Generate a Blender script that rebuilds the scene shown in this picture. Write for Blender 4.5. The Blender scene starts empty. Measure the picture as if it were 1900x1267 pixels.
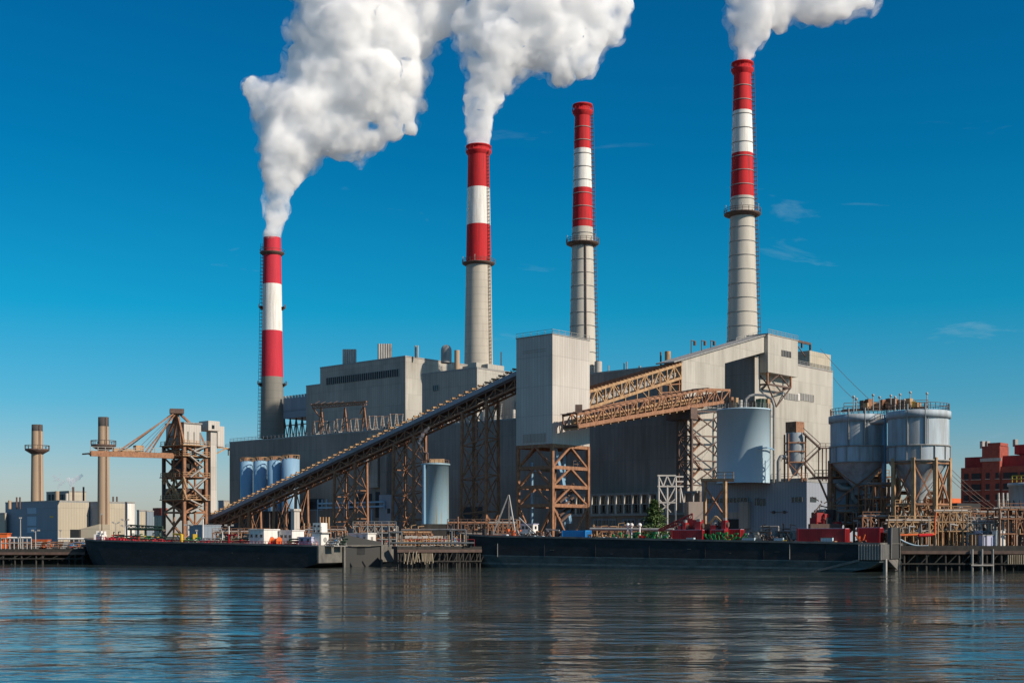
import bpy, math, random
from mathutils import Vector
C = bpy.context.scene.collection
S = bpy.context.scene
R = math.radians

# ------------------------------------------------------------ camera, world, sun, exposure
F, CX, Y0, HC = 2400.0, 950.0, 998.0, 6.0
cam = bpy.data.cameras.new('camera'); camo = bpy.data.objects.new('camera', cam); C.objects.link(camo)
camo.location = (0, 0, HC); camo.rotation_euler = (R(90), 0, 0)
cam.sensor_width = 36; cam.lens = 36 * F / 1900; cam.shift_y = (Y0 - 633.5) / 1900
cam.clip_start = 1; cam.clip_end = 20000
S.camera = camo
SUN_AZ = math.atan2(0.85, -0.53)      # measured from +Y towards +X: the sun stands behind the camera, to the right
SUN_EL = R(33)
sd = Vector((math.sin(SUN_AZ) * math.cos(SUN_EL), math.cos(SUN_AZ) * math.cos(SUN_EL), math.sin(SUN_EL)))
sl = bpy.data.lights.new('sun', 'SUN'); so = bpy.data.objects.new('sun', sl); C.objects.link(so)
sl.energy = 5.0; sl.angle = R(0.55); sl.color = (1.0, 0.875, 0.73)
so.rotation_euler = sd.to_track_quat('Z', 'Y').to_euler()
W = bpy.data.worlds.new('World'); S.world = W; W.use_nodes = True
wt = W.node_tree; wn = wt.nodes; wl = wt.links
bg = wn['Background']; bg.inputs[1].default_value = 0.085
sky = wn.new('ShaderNodeTexSky'); sky.sky_type = 'NISHITA'; sky.sun_disc = False
sky.sun_elevation = SUN_EL; sky.sun_rotation = SUN_AZ; sky.air_density = 1.0; sky.dust_density = 0.6; sky.ozone_density = 3.0
def wnode(t, **k):
    n = wn.new(t)
    for a, b in k.items(): setattr(n, a, b)
    return n
tc = wnode('ShaderNodeTexCoord'); sx = wnode('ShaderNodeSeparateXYZ'); wl.new(tc.outputs['Generated'], sx.inputs[0])
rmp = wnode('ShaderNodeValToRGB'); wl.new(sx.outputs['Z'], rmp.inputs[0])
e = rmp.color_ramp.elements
SKYRAMP = [(0.0, (0.90, 0.86, 1.0)), (0.045, (0.80, 0.90, 1.02)), (0.10, (0.30, 0.86, 1.04)), (0.17, (0.035, 0.86, 1.06)), (0.28, (0.006, 0.70, 0.98)), (0.42, (0.008, 0.60, 0.94)), (0.62, (1.2, 1.25, 1.25)), (1.0, (1.5, 1.45, 1.4))]  # top stops, above the frame, brightened and neutral: added fill for shaded faces
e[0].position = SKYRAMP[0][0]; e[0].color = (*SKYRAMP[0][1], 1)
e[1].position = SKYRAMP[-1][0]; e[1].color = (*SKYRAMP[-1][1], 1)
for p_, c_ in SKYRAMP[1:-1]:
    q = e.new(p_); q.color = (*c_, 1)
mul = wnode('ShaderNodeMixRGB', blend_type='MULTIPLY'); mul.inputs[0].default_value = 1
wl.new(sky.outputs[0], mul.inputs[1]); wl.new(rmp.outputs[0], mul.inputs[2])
# thin cirrus
mp = wnode('ShaderNodeMapping'); mp.inputs['Scale'].default_value = (5.0, 5.0, 26); mp.inputs['Location'].default_value = (1.7, 0.4, 2.6); wl.new(tc.outputs['Generated'], mp.inputs[0])
nz = wnode('ShaderNodeTexNoise'); nz.inputs['Scale'].default_value = 1.7; nz.inputs['Detail'].default_value = 7; nz.inputs['Roughness'].default_value = 0.62; nz.inputs['Distortion'].default_value = 0.6
wl.new(mp.outputs[0], nz.inputs[0])
cr = wnode('ShaderNodeValToRGB'); cr.color_ramp.elements[0].position = 0.635; cr.color_ramp.elements[1].position = 0.85
wl.new(nz.outputs[0], cr.inputs[0])
cr2 = wnode('ShaderNodeValToRGB'); wl.new(sx.outputs['Z'], cr2.inputs[0])
ce = cr2.color_ramp.elements; ce[0].position = 0.0; ce[0].color = (0.5,)*3 + (1,); ce[1].position = 0.33; ce[1].color = (0, 0, 0, 1)
q = ce.new(0.14); q.color = (0.55,)*3 + (1,); q = ce.new(0.25); q.color = (0.35,)*3 + (1,)
mm = wnode('ShaderNodeMath', operation='MULTIPLY'); wl.new(cr.outputs[0], mm.inputs[0]); wl.new(cr2.outputs[0], mm.inputs[1])
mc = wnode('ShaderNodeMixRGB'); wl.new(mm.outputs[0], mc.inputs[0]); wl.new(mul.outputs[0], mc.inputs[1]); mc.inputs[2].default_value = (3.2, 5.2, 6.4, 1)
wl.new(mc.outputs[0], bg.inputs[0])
S.view_settings.view_transform = 'Standard'; S.view_settings.look = 'None'; S.view_settings.exposure = 0.1; S.view_settings.gamma = 1
S.cycles.volume_bounces = 48; S.cycles.max_bounces = 50; S.cycles.transparent_max_bounces = 24; S.cycles.volume_step_rate = 2.0; S.cycles.volume_max_steps = 256; S.cycles.diffuse_bounces = 3; S.cycles.glossy_bounces = 4
S.cycles.use_denoising = True

# ------------------------------------------------------------ frames: the plant's own axes (u runs away to the left, v away to the right)
UX, UY, VX, VY = -0.7431, 0.6691, 0.6691, 0.7431
def uv(u, v, z=0.0): return Vector((u * UX + v * VX, u * UY + v * VY, z))
def toU(x, y): return x * UX + y * UY
def toV(x, y): return x * VX + y * VY
def at(px, py, D): return Vector(((px - CX) / F * D, D, HC + (Y0 - py) / F * D))
def zat(py, D): return HC + (Y0 - py) / F * D
def Dv(px, v): k = (px - CX) / F; return v / (VX * k + VY)
def Du(px, u): k = (px - CX) / F; return u / (UX * k + UY)
def lf(px, py, v):                     # a point on a left (shaded) face, plane v = const -> (u, z)
    D = Dv(px, v); k = (px - CX) / F; return toU(k * D, D), zat(py, D)
def rf(px, py, u):                     # a point on a right (sunlit) face, plane u = const -> (v, z)
    D = Du(px, u); k = (px - CX) / F; return toV(k * D, D), zat(py, D)
def cuv(px, D): x = (px - CX) / F * D; return toU(x, D), toV(x, D)
GZ = 3.6

# ------------------------------------------------------------ materials
def newmat(name):
    m = bpy.data.materials.new(name); m.use_nodes = True
    nt = m.node_tree; return m, nt, nt.nodes, nt.links, nt.nodes['Principled BSDF']
def nd(n, t, **k):
    q = n.new(t)
    for a, b in k.items(): setattr(q, a, b)
    return q
def mth(n, l, op, a, b=None):
    q = n.new('ShaderNodeMath'); q.operation = op
    for i, s in enumerate((a, b)):
        if s is None: continue
        if isinstance(s, (int, float)): q.inputs[i].default_value = s
        else: l.new(s, q.inputs[i])
    return q.outputs[0]
def coordA(n, l):
    g = nd(n, 'ShaderNodeNewGeometry'); s = nd(n, 'ShaderNodeSeparateXYZ'); l.new(g.outputs['Position'], s.inputs[0])
    a = mth(n, l, 'ADD', mth(n, l, 'MULTIPLY', s.outputs[0], UX + VX), mth(n, l, 'MULTIPLY', s.outputs[1], UY + VY))
    return g, s, a
def clad(name, col, rib=0.9, ribamt=0.16, seam=6.0, stain=0.35, scol=(0.5, 0.45, 0.4), rough=0.6, bump=0.25, streak=1.0):
    m, nt, n, l, b = newmat(name); g, s, a = coordA(n, l)
    b.inputs['Roughness'].default_value = rough
    w = mth(n, l, 'FRACT', mth(n, l, 'DIVIDE', a, rib))
    w = mth(n, l, 'ABSOLUTE', mth(n, l, 'SUBTRACT', w, 0.5))
    rr = nd(n, 'ShaderNodeMapRange'); l.new(w, rr.inputs[0]); rr.inputs[1].default_value = 0.32; rr.inputs[2].default_value = 0.46
    rr.inputs[3].default_value = 1.0; rr.inputs[4].default_value = 1 - ribamt
    zf = mth(n, l, 'FRACT', mth(n, l, 'DIVIDE', s.outputs[2], seam))
    sr = nd(n, 'ShaderNodeMapRange'); l.new(zf, sr.inputs[0]); sr.inputs[1].default_value = 0.0; sr.inputs[2].default_value = 0.04; sr.inputs[3].default_value = 1 - ribamt * 1.4; sr.inputs[4].default_value = 1.0
    # panel to panel variation
    cb = nd(n, 'ShaderNodeCombineXYZ'); l.new(mth(n, l, 'FLOOR', mth(n, l, 'DIVIDE', a, rib * 3)), cb.inputs[0]); l.new(mth(n, l, 'FLOOR', mth(n, l, 'DIVIDE', s.outputs[2], seam)), cb.inputs[1])
    wn_ = nd(n, 'ShaderNodeTexWhiteNoise', noise_dimensions='2D'); l.new(cb.outputs[0], wn_.inputs[0])
    pv = nd(n, 'ShaderNodeMapRange'); l.new(wn_.outputs[0], pv.inputs[0]); pv.inputs[3].default_value = 0.93; pv.inputs[4].default_value = 1.06
    # vertical run-off streaks and big blotches
    cv = nd(n, 'ShaderNodeCombineXYZ'); l.new(mth(n, l, 'MULTIPLY', a, 0.55 * streak), cv.inputs[0]); l.new(mth(n, l, 'MULTIPLY', s.outputs[2], 0.05), cv.inputs[1])
    n1 = nd(n, 'ShaderNodeTexNoise'); n1.inputs['Scale'].default_value = 1.0; n1.inputs['Detail'].default_value = 6; n1.inputs['Roughness'].default_value = 0.65; l.new(cv.outputs[0], n1.inputs[0])
    n2 = nd(n, 'ShaderNodeTexNoise'); n2.inputs['Scale'].default_value = 0.045; n2.inputs['Detail'].default_value = 5; l.new(g.outputs['Position'], n2.inputs[0])
    av = mth(n, l, 'MULTIPLY', mth(n, l, 'ADD', n1.outputs[0], n2.outputs[0]), 0.5)
    st = nd(n, 'ShaderNodeMapRange'); l.new(av, st.inputs[0]); st.inputs[1].default_value = 0.44; st.inputs[2].default_value = 0.68; st.inputs[3].default_value = 0.0; st.inputs[4].default_value = stain
    f = mth(n, l, 'MULTIPLY', mth(n, l, 'MULTIPLY', rr.outputs[0], sr.outputs[0]), pv.outputs[0])
    mx = nd(n, 'ShaderNodeMixRGB'); mx.inputs[1].default_value = (*col, 1); mx.inputs[2].default_value = (col[0]*scol[0], col[1]*scol[1], col[2]*scol[2], 1); l.new(st.outputs[0], mx.inputs[0])
    vm = nd(n, 'ShaderNodeVectorMath', operation='SCALE'); l.new(mx.outputs[0], vm.inputs[0]); l.new(f, vm.inputs['Scale'])
    l.new(vm.outputs[0], b.inputs['Base Color'])
    bp = nd(n, 'ShaderNodeBump'); bp.inputs['Strength'].default_value = bump; bp.inputs['Distance'].default_value = 0.1; l.new(f, bp.inputs['Height']); l.new(bp.outputs[0], b.inputs['Normal'])
    return m
def paint(name, col, rough=0.5, metal=0.0, var=0.25, vcol=None, scale=0.5, zst=0.25, bump=0.0, fine=True):
    """painted or weathered surface: noise mottling stretched down the wall, towards a second colour"""
    m, nt, n, l, b = newmat(name)
    b.inputs['Roughness'].default_value = rough; b.inputs['Metallic'].default_value = metal
    g = nd(n, 'ShaderNodeNewGeometry'); mp = nd(n, 'ShaderNodeMapping'); mp.inputs['Scale'].default_value = (scale, scale, scale * zst); l.new(g.outputs['Position'], mp.inputs[0])
    n1 = nd(n, 'ShaderNodeTexNoise'); n1.inputs['Scale'].default_value = 1; n1.inputs['Detail'].default_value = 8; n1.inputs['Roughness'].default_value = 0.68; l.new(mp.outputs[0], n1.inputs[0])
    mr = nd(n, 'ShaderNodeMapRange'); l.new(n1.outputs[0], mr.inputs[0]); mr.inputs[1].default_value = 0.38; mr.inputs[2].default_value = 0.66; mr.inputs[4].default_value = var * 2
    vc = vcol or (col[0] * 0.45, col[1] * 0.42, col[2] * 0.4)
    mx = nd(n, 'ShaderNodeMixRGB'); mx.inputs[1].default_value = (*col, 1); mx.inputs[2].default_value = (*vc, 1); l.new(mr.outputs[0], mx.inputs[0])
    l.new(mx.outputs[0], b.inputs['Base Color'])
    if bump:
        bp = nd(n, 'ShaderNodeBump'); bp.inputs['Strength'].default_value = bump; bp.inputs['Distance'].default_value = 0.15; l.new(n1.outputs[0], bp.inputs['Height']); l.new(bp.outputs[0], b.inputs['Normal'])
    return m
M = {}
M['pale'] = clad('cladding_pale', (0.51, 0.47, 0.42), stain=0.5, seam=7)
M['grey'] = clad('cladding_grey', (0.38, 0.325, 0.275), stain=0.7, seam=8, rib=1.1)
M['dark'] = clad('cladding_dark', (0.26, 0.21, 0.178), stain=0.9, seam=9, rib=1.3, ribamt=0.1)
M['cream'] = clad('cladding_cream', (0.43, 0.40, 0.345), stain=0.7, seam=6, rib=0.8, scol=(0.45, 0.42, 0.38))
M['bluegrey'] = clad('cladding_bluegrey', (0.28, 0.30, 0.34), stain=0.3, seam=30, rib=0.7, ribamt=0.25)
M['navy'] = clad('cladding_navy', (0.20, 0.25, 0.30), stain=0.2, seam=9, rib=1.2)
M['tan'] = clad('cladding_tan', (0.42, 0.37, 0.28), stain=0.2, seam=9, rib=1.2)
M['roof'] = paint('roofing', (0.09, 0.085, 0.08), 0.9)
M['slot'] = paint('dark_opening', (0.02, 0.022, 0.025), 0.7, var=0.1)
M['glass'] = paint('dark_glass', (0.02, 0.025, 0.03), 0.12, var=0.1)
M['rust'] = paint('rusty_steel', (0.34, 0.165, 0.085), 0.8, var=0.4, vcol=(0.13, 0.06, 0.035), scale=1.3, zst=0.7)
M['rustdark'] = paint('dark_steel', (0.13, 0.08, 0.06), 0.7, var=0.4, vcol=(0.06, 0.035, 0.028), scale=1.0, zst=0.8)
M['tansteel'] = paint('tan_steel', (0.45, 0.28, 0.14), 0.75, var=0.4, vcol=(0.18, 0.09, 0.045), scale=0.9, zst=0.6)
M['steel'] = paint('grey_steel', (0.30, 0.29, 0.27), 0.55, var=0.3, scale=0.9)
M['galv'] = paint('galvanised', (0.38, 0.36, 0.33), 0.5, metal=0.1, var=0.25)
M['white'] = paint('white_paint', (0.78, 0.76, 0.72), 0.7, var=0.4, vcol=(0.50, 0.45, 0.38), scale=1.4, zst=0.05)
M['red'] = paint('red_paint', (0.58, 0.006, 0.012), 0.8, var=0.4, vcol=(0.22, 0.008, 0.010), scale=1.3, zst=0.05)
M['redflat'] = paint('faded_red_paint', (0.54, 0.02, 0.04), 0.8, var=0.25, vcol=(0.30, 0.014, 0.025), scale=1.2, zst=0.05)
M['maroon'] = paint('maroon_paint', (0.30, 0.012, 0.015), 0.55, var=0.3)
M['blue'] = paint('blue_paint', (0.02, 0.20, 0.48), 0.5, var=0.15)
M['green'] = paint('green_paint', (0.02, 0.20, 0.05), 0.5, var=0.3)
M['dgreen'] = paint('dark_green_paint', (0.035, 0.07, 0.04), 0.6, var=0.3)
M['yellow'] = paint('yellow_paint', (0.62, 0.40, 0.02), 0.5, var=0.2)
M['orange'] = paint('orange_paint', (0.70, 0.14, 0.03), 0.5, var=0.2)
M['black'] = paint('black_paint', (0.015, 0.015, 0.016), 0.6, var=0.2)
M['lilac'] = paint('pale_lilac_paint', (0.45, 0.45, 0.58), 0.6, var=0.1)
M['tankblue'] = paint('tank_blue', (0.44, 0.58, 0.66), 0.45, var=0.15, vcol=(0.34, 0.44, 0.5), scale=0.4, zst=0.12)
M['siloblue'] = paint('silo_blue', (0.22, 0.38, 0.52), 0.42, var=0.25, vcol=(0.16, 0.26, 0.36), scale=0.6, zst=0.1)
M['hopper'] = paint('hopper_paint', (0.41, 0.48, 0.53), 0.75, var=0.45, vcol=(0.22, 0.22, 0.21), scale=0.5, zst=0.12)
M['hull'] = paint('hull_black', (0.007, 0.008, 0.009), 0.75, var=0.5, vcol=(0.022, 0.024, 0.026), scale=0.35, zst=2.0, bump=0.25)
M['hullgrey'] = paint('hull_scuffed', (0.16, 0.15, 0.13), 0.6, var=0.45, vcol=(0.07, 0.065, 0.06), scale=0.5, zst=0.6, bump=0.2)
M['hullwet'] = paint('hull_fouled', (0.05, 0.062, 0.06), 0.5, var=0.6, vcol=(0.02, 0.03, 0.028), scale=0.5, zst=1.6, bump=0.3)
M['boot'] = paint('hull_boot_topping', (0.11, 0.13, 0.13), 0.5, var=0.5, vcol=(0.04, 0.055, 0.055), scale=0.4, zst=1.2, bump=0.2)
M['steelplate'] = paint('dull_steel_plate', (0.05, 0.05, 0.048), 0.55, var=0.35, vcol=(0.05, 0.048, 0.045), scale=0.5, zst=0.5, bump=0.2)
M['steelblue'] = paint('blue_grey_pipe', (0.16, 0.20, 0.24), 0.5, var=0.3)
M['concrete'] = paint('concrete', (0.30, 0.27, 0.23), 0.9, var=0.4, scale=0.4, bump=0.2)
M['timber'] = paint('wet_timber', (0.022, 0.020, 0.018), 0.85, var=0.5, vcol=(0.05, 0.043, 0.035), scale=1.2, zst=0.3, bump=0.4)
M['lighttimber'] = paint('bleached_timber', (0.36, 0.29, 0.20), 0.8, var=0.5, scale=1.2, zst=0.3, bump=0.4)
M['ground'] = paint('ground', (0.14, 0.125, 0.11), 0.95, var=0.4, scale=0.3, zst=1, bump=0.3)
M['brickred'] = paint('brick_red', (0.34, 0.075, 0.05), 0.85, var=0.3, scale=0.8, zst=1)
M['redroof'] = paint('red_wall_panel', (0.30, 0.035, 0.035), 0.85, var=0.35)
M['chimtan'] = paint('chimney_tan', (0.42, 0.30, 0.20), 0.85, var=0.15, scale=0.2)
M['chimgrey'] = paint('chimney_grey', (0.085, 0.083, 0.085), 0.85, var=0.2, scale=0.2)
M['chimtop'] = paint('chimney_soot_band', (0.07, 0.06, 0.055), 0.85, var=0.2, scale=0.2)
def stackmat(name, col, band=6.2, lineamt=0.35, vcol=None):
    m, nt, n, l, b = newmat(name); g = nd(n, 'ShaderNodeNewGeometry'); s = nd(n, 'ShaderNodeSeparateXYZ'); l.new(g.outputs['Position'], s.inputs[0])
    b.inputs['Roughness'].default_value = 0.75
    zf = mth(n, l, 'FRACT', mth(n, l, 'DIVIDE', s.outputs[2], band))
    sr = nd(n, 'ShaderNodeMapRange'); l.new(zf, sr.inputs[0]); sr.inputs[1].default_value = 0.04; sr.inputs[2].default_value = 0.09; sr.inputs[3].default_value = 1 - lineamt; sr.inputs[4].default_value = 1.0
    mp = nd(n, 'ShaderNodeMapping'); mp.inputs['Scale'].default_value = (0.5, 0.5, 0.06); l.new(g.outputs['Position'], mp.inputs[0])
    n1 = nd(n, 'ShaderNodeTexNoise'); n1.inputs['Scale'].default_value = 1; n1.inputs['Detail'].default_value = 8; l.new(mp.outputs[0], n1.inputs[0])
    mr = nd(n, 'ShaderNodeMapRange'); l.new(n1.outputs[0], mr.inputs[0]); mr.inputs[1].default_value = 0.4; mr.inputs[2].default_value = 0.7; mr.inputs[4].default_value = 0.5
    vc = vcol or tuple(c * 0.6 for c in col)
    mx = nd(n, 'ShaderNodeMixRGB'); mx.inputs[1].default_value = (*col, 1); mx.inputs[2].default_value = (*vc, 1); l.new(mr.outputs[0], mx.inputs[0])
    vm = nd(n, 'ShaderNodeVectorMath', operation='SCALE'); l.new(mx.outputs[0], vm.inputs[0]); l.new(sr.outputs[0], vm.inputs['Scale']); l.new(vm.outputs[0], b.inputs['Base Color'])
    return m
M['stack'] = stackmat('stack_concrete', (0.50, 0.45, 0.37), 3.1, 0.22)
M['stackring'] = stackmat('stack_shell_panels', (0.50, 0.46, 0.39), 8.2, 0.0)
M['stackshaded'] = stackmat('stack_grey_concrete_shaded', (0.19, 0.18, 0.155), 3.3, 0.2, (0.27, 0.25, 0.20))  # grey darkened to stand in for the neighbouring stack's shadow on the foot

# ------------------------------------------------------------ mesh builder and object tree
class MB:
    def __init__(s): s.v = []; s.f = []; s.sm = []
    def add(s, vs, fs, smooth=False):
        o = len(s.v); s.v += [tuple(p) for p in vs]; s.f += [tuple(i + o for i in f) for f in fs]; s.sm += [smooth] * len(fs); return s
    def hexa(s, c):     # 4 bottom corners (counter-clockwise from above), 4 top corners
        return s.add(c, [(3, 2, 1, 0), (4, 5, 6, 7), (0, 1, 5, 4), (1, 2, 6, 5), (2, 3, 7, 6), (3, 0, 4, 7)])
    def box(s, x0, x1, y0, y1, z0, z1):
        return s.hexa([(x0, y0, z0), (x1, y0, z0), (x1, y1, z0), (x0, y1, z0), (x0, y0, z1), (x1, y0, z1), (x1, y1, z1), (x0, y1, z1)])
    def uvbox(s, u0, u1, v0, v1, z0, z1):
        if u0 > u1: u0, u1 = u1, u0
        if v0 > v1: v0, v1 = v1, v0
        if z0 > z1: z0, z1 = z1, z0
        a = [(u1, v0), (u0, v0), (u0, v1), (u1, v1)]
        return s.hexa([uv(*p, z0) for p in a] + [uv(*p, z1) for p in a])
    def rbox(s, c, dx, dy, dz, a=0.0):   # box centred at c (bottom centre), turned by a
        ca, sa = math.cos(a), math.sin(a); q = []
        for z in (0, dz):
            for x, y in ((-dx, -dy), (dx, -dy), (dx, dy), (-dx, dy)):
                q.append((c[0] + (x * ca - y * sa) / 2, c[1] + (x * sa + y * ca) / 2, c[2] + z))
        return s.hexa(q)
    def bar(s, p, q, w, h=None):
        p, q = Vector(p), Vector(q); d = q - p
        if d.length < 1e-5: return s
        d.normalize(); h = h or w
        up = Vector((0, 0, 1)) if abs(d.z) < 0.95 else Vector((UX, UY, 0))
        a = d.cross(up).normalized() * (w / 2); b = a.cross(d).normalized() * (h / 2)
        return s.hexa([p - a - b, p + a - b, q + a - b, q - a - b, p - a + b, p + a + b, q + a + b, q - a + b])
    def tube(s, p, q, r, r2=None, n=10, cap=True):
        p, q = Vector(p), Vector(q); r2 = r if r2 is None else r2; d = (q - p).normalized()
        up = Vector((0, 0, 1)) if abs(d.z) < 0.95 else Vector((0, 1, 0))
        a = d.cross(up).normalized(); b = d.cross(a)
        vs = []
        for c, rr in ((p, r), (q, r2)):
            for i in range(n):
                t = 2 * math.pi * i / n; vs.append(c + (a * math.cos(t) + b * math.sin(t)) * rr)
        s.add(vs, [(i, (i + 1) % n, n + (i + 1) % n, n + i) for i in range(n)], True)
        if cap: s.add(vs, [tuple(range(n))[::-1], tuple(range(n, 2 * n))])
        return s
    def pipe(s, pts, r, n=8):
        for i in range(len(pts) - 1):
            s.tube(pts[i], pts[i + 1], r, n=n)
            if 0 < i: s.ball(pts[i], r * 1.02, 6, 4)
        return s
    def ball(s, c, r, nu=12, nv=8, sq=(1, 1, 1)):
        vs = []; fs = []
        for j in range(nv + 1):
            t = math.pi * j / nv
            for i in range(nu):
                p = 2 * math.pi * i / nu
                vs.append((c[0] + r * sq[0] * math.sin(t) * math.cos(p), c[1] + r * sq[1] * math.sin(t) * math.sin(p), c[2] + r * sq[2] * math.cos(t)))
        for j in range(nv):
            for i in range(nu):
                fs.append((j * nu + i, (j + 1) * nu + i, (j + 1) * nu + (i + 1) % nu, j * nu + (i + 1) % nu))
        return s.add(vs, fs, True)
    def lathe(s, c, prof, n=32, a0=0.0, a1=2 * math.pi, smooth=True):   # prof: (radius, z) going up
        full = abs(a1 - a0 - 2 * math.pi) < 1e-6; m = n if full else n + 1
        vs = []
        for r, z in prof:
            for i in range(m):
                t = a0 + (a1 - a0) * i / n; vs.append((c[0] + r * math.cos(t), c[1] + r * math.sin(t), z))
        fs = []
        for j in range(len(prof) - 1):
            for i in range(n):
                i2 = (i + 1) % m; fs.append((j * m + i, j * m + i2, (j + 1) * m + i2, (j + 1) * m + i))
        return s.add(vs, fs, smooth)
    def disc(s, c, r, z, n=32): return s.add([(c[0] + r * math.cos(2 * math.pi * i / n), c[1] + r * math.sin(2 * math.pi * i / n), z) for i in range(n)], [tuple(range(n))])
    def prism(s, poly, e):   # planar polygon (3-D points) extruded by vector e
        k = len(poly); poly = [Vector(p) for p in poly]; e = Vector(e)
        return s.add(poly + [p + e for p in poly], [tuple(range(k))[::-1], tuple(range(k, 2 * k))] + [(i, (i + 1) % k, k + (i + 1) % k, k + i) for i in range(k)])
    def build(s, name, mat, parent=None, label=None, cat=None, group=None, kind=None):
        o3 = Vector((0, 0, 0)); p = parent
        while p is not None: o3 = o3 + p.location; p = p.parent
        own = Vector((0, 0, 0))
        if parent is None and kind is None and s.v:
            xs = [v[0] for v in s.v]; ys = [v[1] for v in s.v]; zs = [v[2] for v in s.v]
            own = Vector(((min(xs) + max(xs)) / 2, (min(ys) + max(ys)) / 2, min(zs)))
        me = bpy.data.meshes.new(name); off = o3 + own
        me.from_pydata([(v[0] - off.x, v[1] - off.y, v[2] - off.z) for v in s.v], [], s.f)
        me.polygons.foreach_set('use_smooth', s.sm); me.update()
        me.materials.append(M[mat] if isinstance(mat, str) else mat)
        o = bpy.data.objects.new(name, me); C.objects.link(o); o.parent = parent; o.location = own
        return tag(o, label, cat, group, kind)
def tag(o, label=None, cat=None, group=None, kind=None):
    if label: o['label'] = label
    if cat: o['category'] = cat
    if group: o['group'] = group
    if kind: o['kind'] = kind
    return o
def thing(name, label, cat, loc, group=None, rz=0.0):
    o = bpy.data.objects.new(name, None); C.objects.link(o); o.location = loc; o.empty_display_size = 0.5; o.rotation_euler = (0, 0, rz)
    return tag(o, label, cat, group)
def kids(o): return [c for c in bpy.data.objects if c.parent is o]
def copy_tree(o, parent=None):
    c = o.copy(); C.objects.link(c); c.parent = parent
    for ch in kids(o): copy_tree(ch, c)
    return c
def rail(mb, pts, h=1.1, w=0.09, step=2.2, n=2):
    """guard rail along a polyline"""
    for i in range(len(pts) - 1):
        p, q = Vector(pts[i]), Vector(pts[i + 1]); L = (q - p).length; k = max(1, int(L / step))
        for j in range(k + 1):
            a = p.lerp(q, j / k); mb.bar(a, a + Vector((0, 0, h)), w)
        for r in range(n):
            z = Vector((0, 0, h * (r + 1) / n)); mb.bar(p + z, q + z, w)
    return mb
def truss_face(mb, a0, a1, b0, b1, n, w, kind='x'):
    """bracing between chord a (a0->a1) and chord b (b0->b1)"""
    a0, a1, b0, b1 = map(Vector, (a0, a1, b0, b1))
    for i in range(n + 1):
        t = i / n; mb.bar(a0.lerp(a1, t), b0.lerp(b1, t), w)
    for i in range(n):
        t, t2 = i / n, (i + 1) / n
        if kind == 'x':
            mb.bar(a0.lerp(a1, t), b0.lerp(b1, t2), w * 0.8); mb.bar(b0.lerp(b1, t), a0.lerp(a1, t2), w * 0.8)
        elif kind == 'w':
            if i % 2: mb.bar(a0.lerp(a1, t), b0.lerp(b1, t2), w * 0.9)
            else: mb.bar(b0.lerp(b1, t), a0.lerp(a1, t2), w * 0.9)
        elif kind == 'k':
            mid = a0.lerp(a1, t2).lerp(b0.lerp(b1, t2), 0.5); mb.bar(a0.lerp(a1, t), mid, w * 0.9); mb.bar(b0.lerp(b1, t), mid, w * 0.9)
    return mb
def tower(root, base, top, n, w, mat='rust', kind='x', wl=None):
    """four legs from base corners to top corners, braced on all sides; returns nothing, adds parts to root"""
    base = [Vector(p) for p in base]; top = [Vector(p) for p in top]
    for b_, t_ in zip(base, top): MB().bar(b_, t_, wl or w * 1.8).build('leg', mat, root)
    br = MB()
    for i in range(4):
        j = (i + 1) % 4
        truss_face(br, base[i], top[i], base[j], top[j], n, w, kind)
    br.build('bracing', mat, root)
def uvrect(u0, u1, v0, v1, z): return [uv(u0, v0, z), uv(u1, v0, z), uv(u1, v1, z), uv(u0, v1, z)]
rnd = random.Random(7)

# ------------------------------------------------------------ water, land, quay walls
def water_mat():
    m, nt, n, l, b = newmat('river_water')
    b.inputs['Base Color'].default_value = (0.038, 0.050, 0.044, 1); b.inputs['Roughness'].default_value = 0.06; b.inputs['IOR'].default_value = 1.33
    g = nd(n, 'ShaderNodeNewGeometry')
    def nz(sx_, sy_, det, sc=1.0, dist=0.0):
        mp = nd(n, 'ShaderNodeMapping'); mp.inputs['Scale'].default_value = (sx_, sy_, 1); mp.inputs['Rotation'].default_value = (0, 0, R(8)); l.new(g.outputs['Position'], mp.inputs[0])
        q = nd(n, 'ShaderNodeTexNoise'); q.inputs['Scale'].default_value = sc; q.inputs['Detail'].default_value = det; q.inputs['Roughness'].default_value = 0.55; q.inputs['Distortion'].default_value = dist
        l.new(mp.outputs[0], q.inputs[0]); return q.outputs[0]
    small = nz(1.1, 1.5, 4); mid = nz(0.32, 0.55, 2, dist=0.5); big = nz(0.035, 0.09, 3, dist=0.8)
    patch = nz(0.018, 0.045, 3)
    pr = nd(n, 'ShaderNodeMapRange'); l.new(patch, pr.inputs[0]); pr.inputs[1].default_value = 0.38; pr.inputs[2].default_value = 0.62; pr.inputs[3].default_value = 0.15; pr.inputs[4].default_value = 1.5
    h = mth(n, l, 'ADD', mth(n, l, 'MULTIPLY', small, WSM), mth(n, l, 'MULTIPLY', mid, WMI))
    h = mth(n, l, 'ADD', mth(n, l, 'MULTIPLY', h, pr.outputs[0]), mth(n, l, 'MULTIPLY', big, WBI))
    bp = nd(n, 'ShaderNodeBump'); bp.inputs['Strength'].default_value = 1.0; bp.inputs['Distance'].default_value = 1.0; l.new(h, bp.inputs['Height']); l.new(bp.outputs[0], b.inputs['Normal'])
    return m
WSM, WMI, WBI = 0.04, 0.18, 0.42
M['water'] = water_mat()
MB().add([(-3000, -300, 0), (3000, -300, 0), (3000, 900, 0), (-3000, 900, 0)], [(0, 1, 2, 3)]).build('water', 'water', kind='structure')
def qy(x): return 284.0 - 0.5655 * (x - 1)
land = MB()
xs = [-3000, -97, -97, -30, 74, 74, 3000]; ys = [303, 303, qy(-97), qy(-30), qy(74), 240, 240]
k = len(xs)
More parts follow.
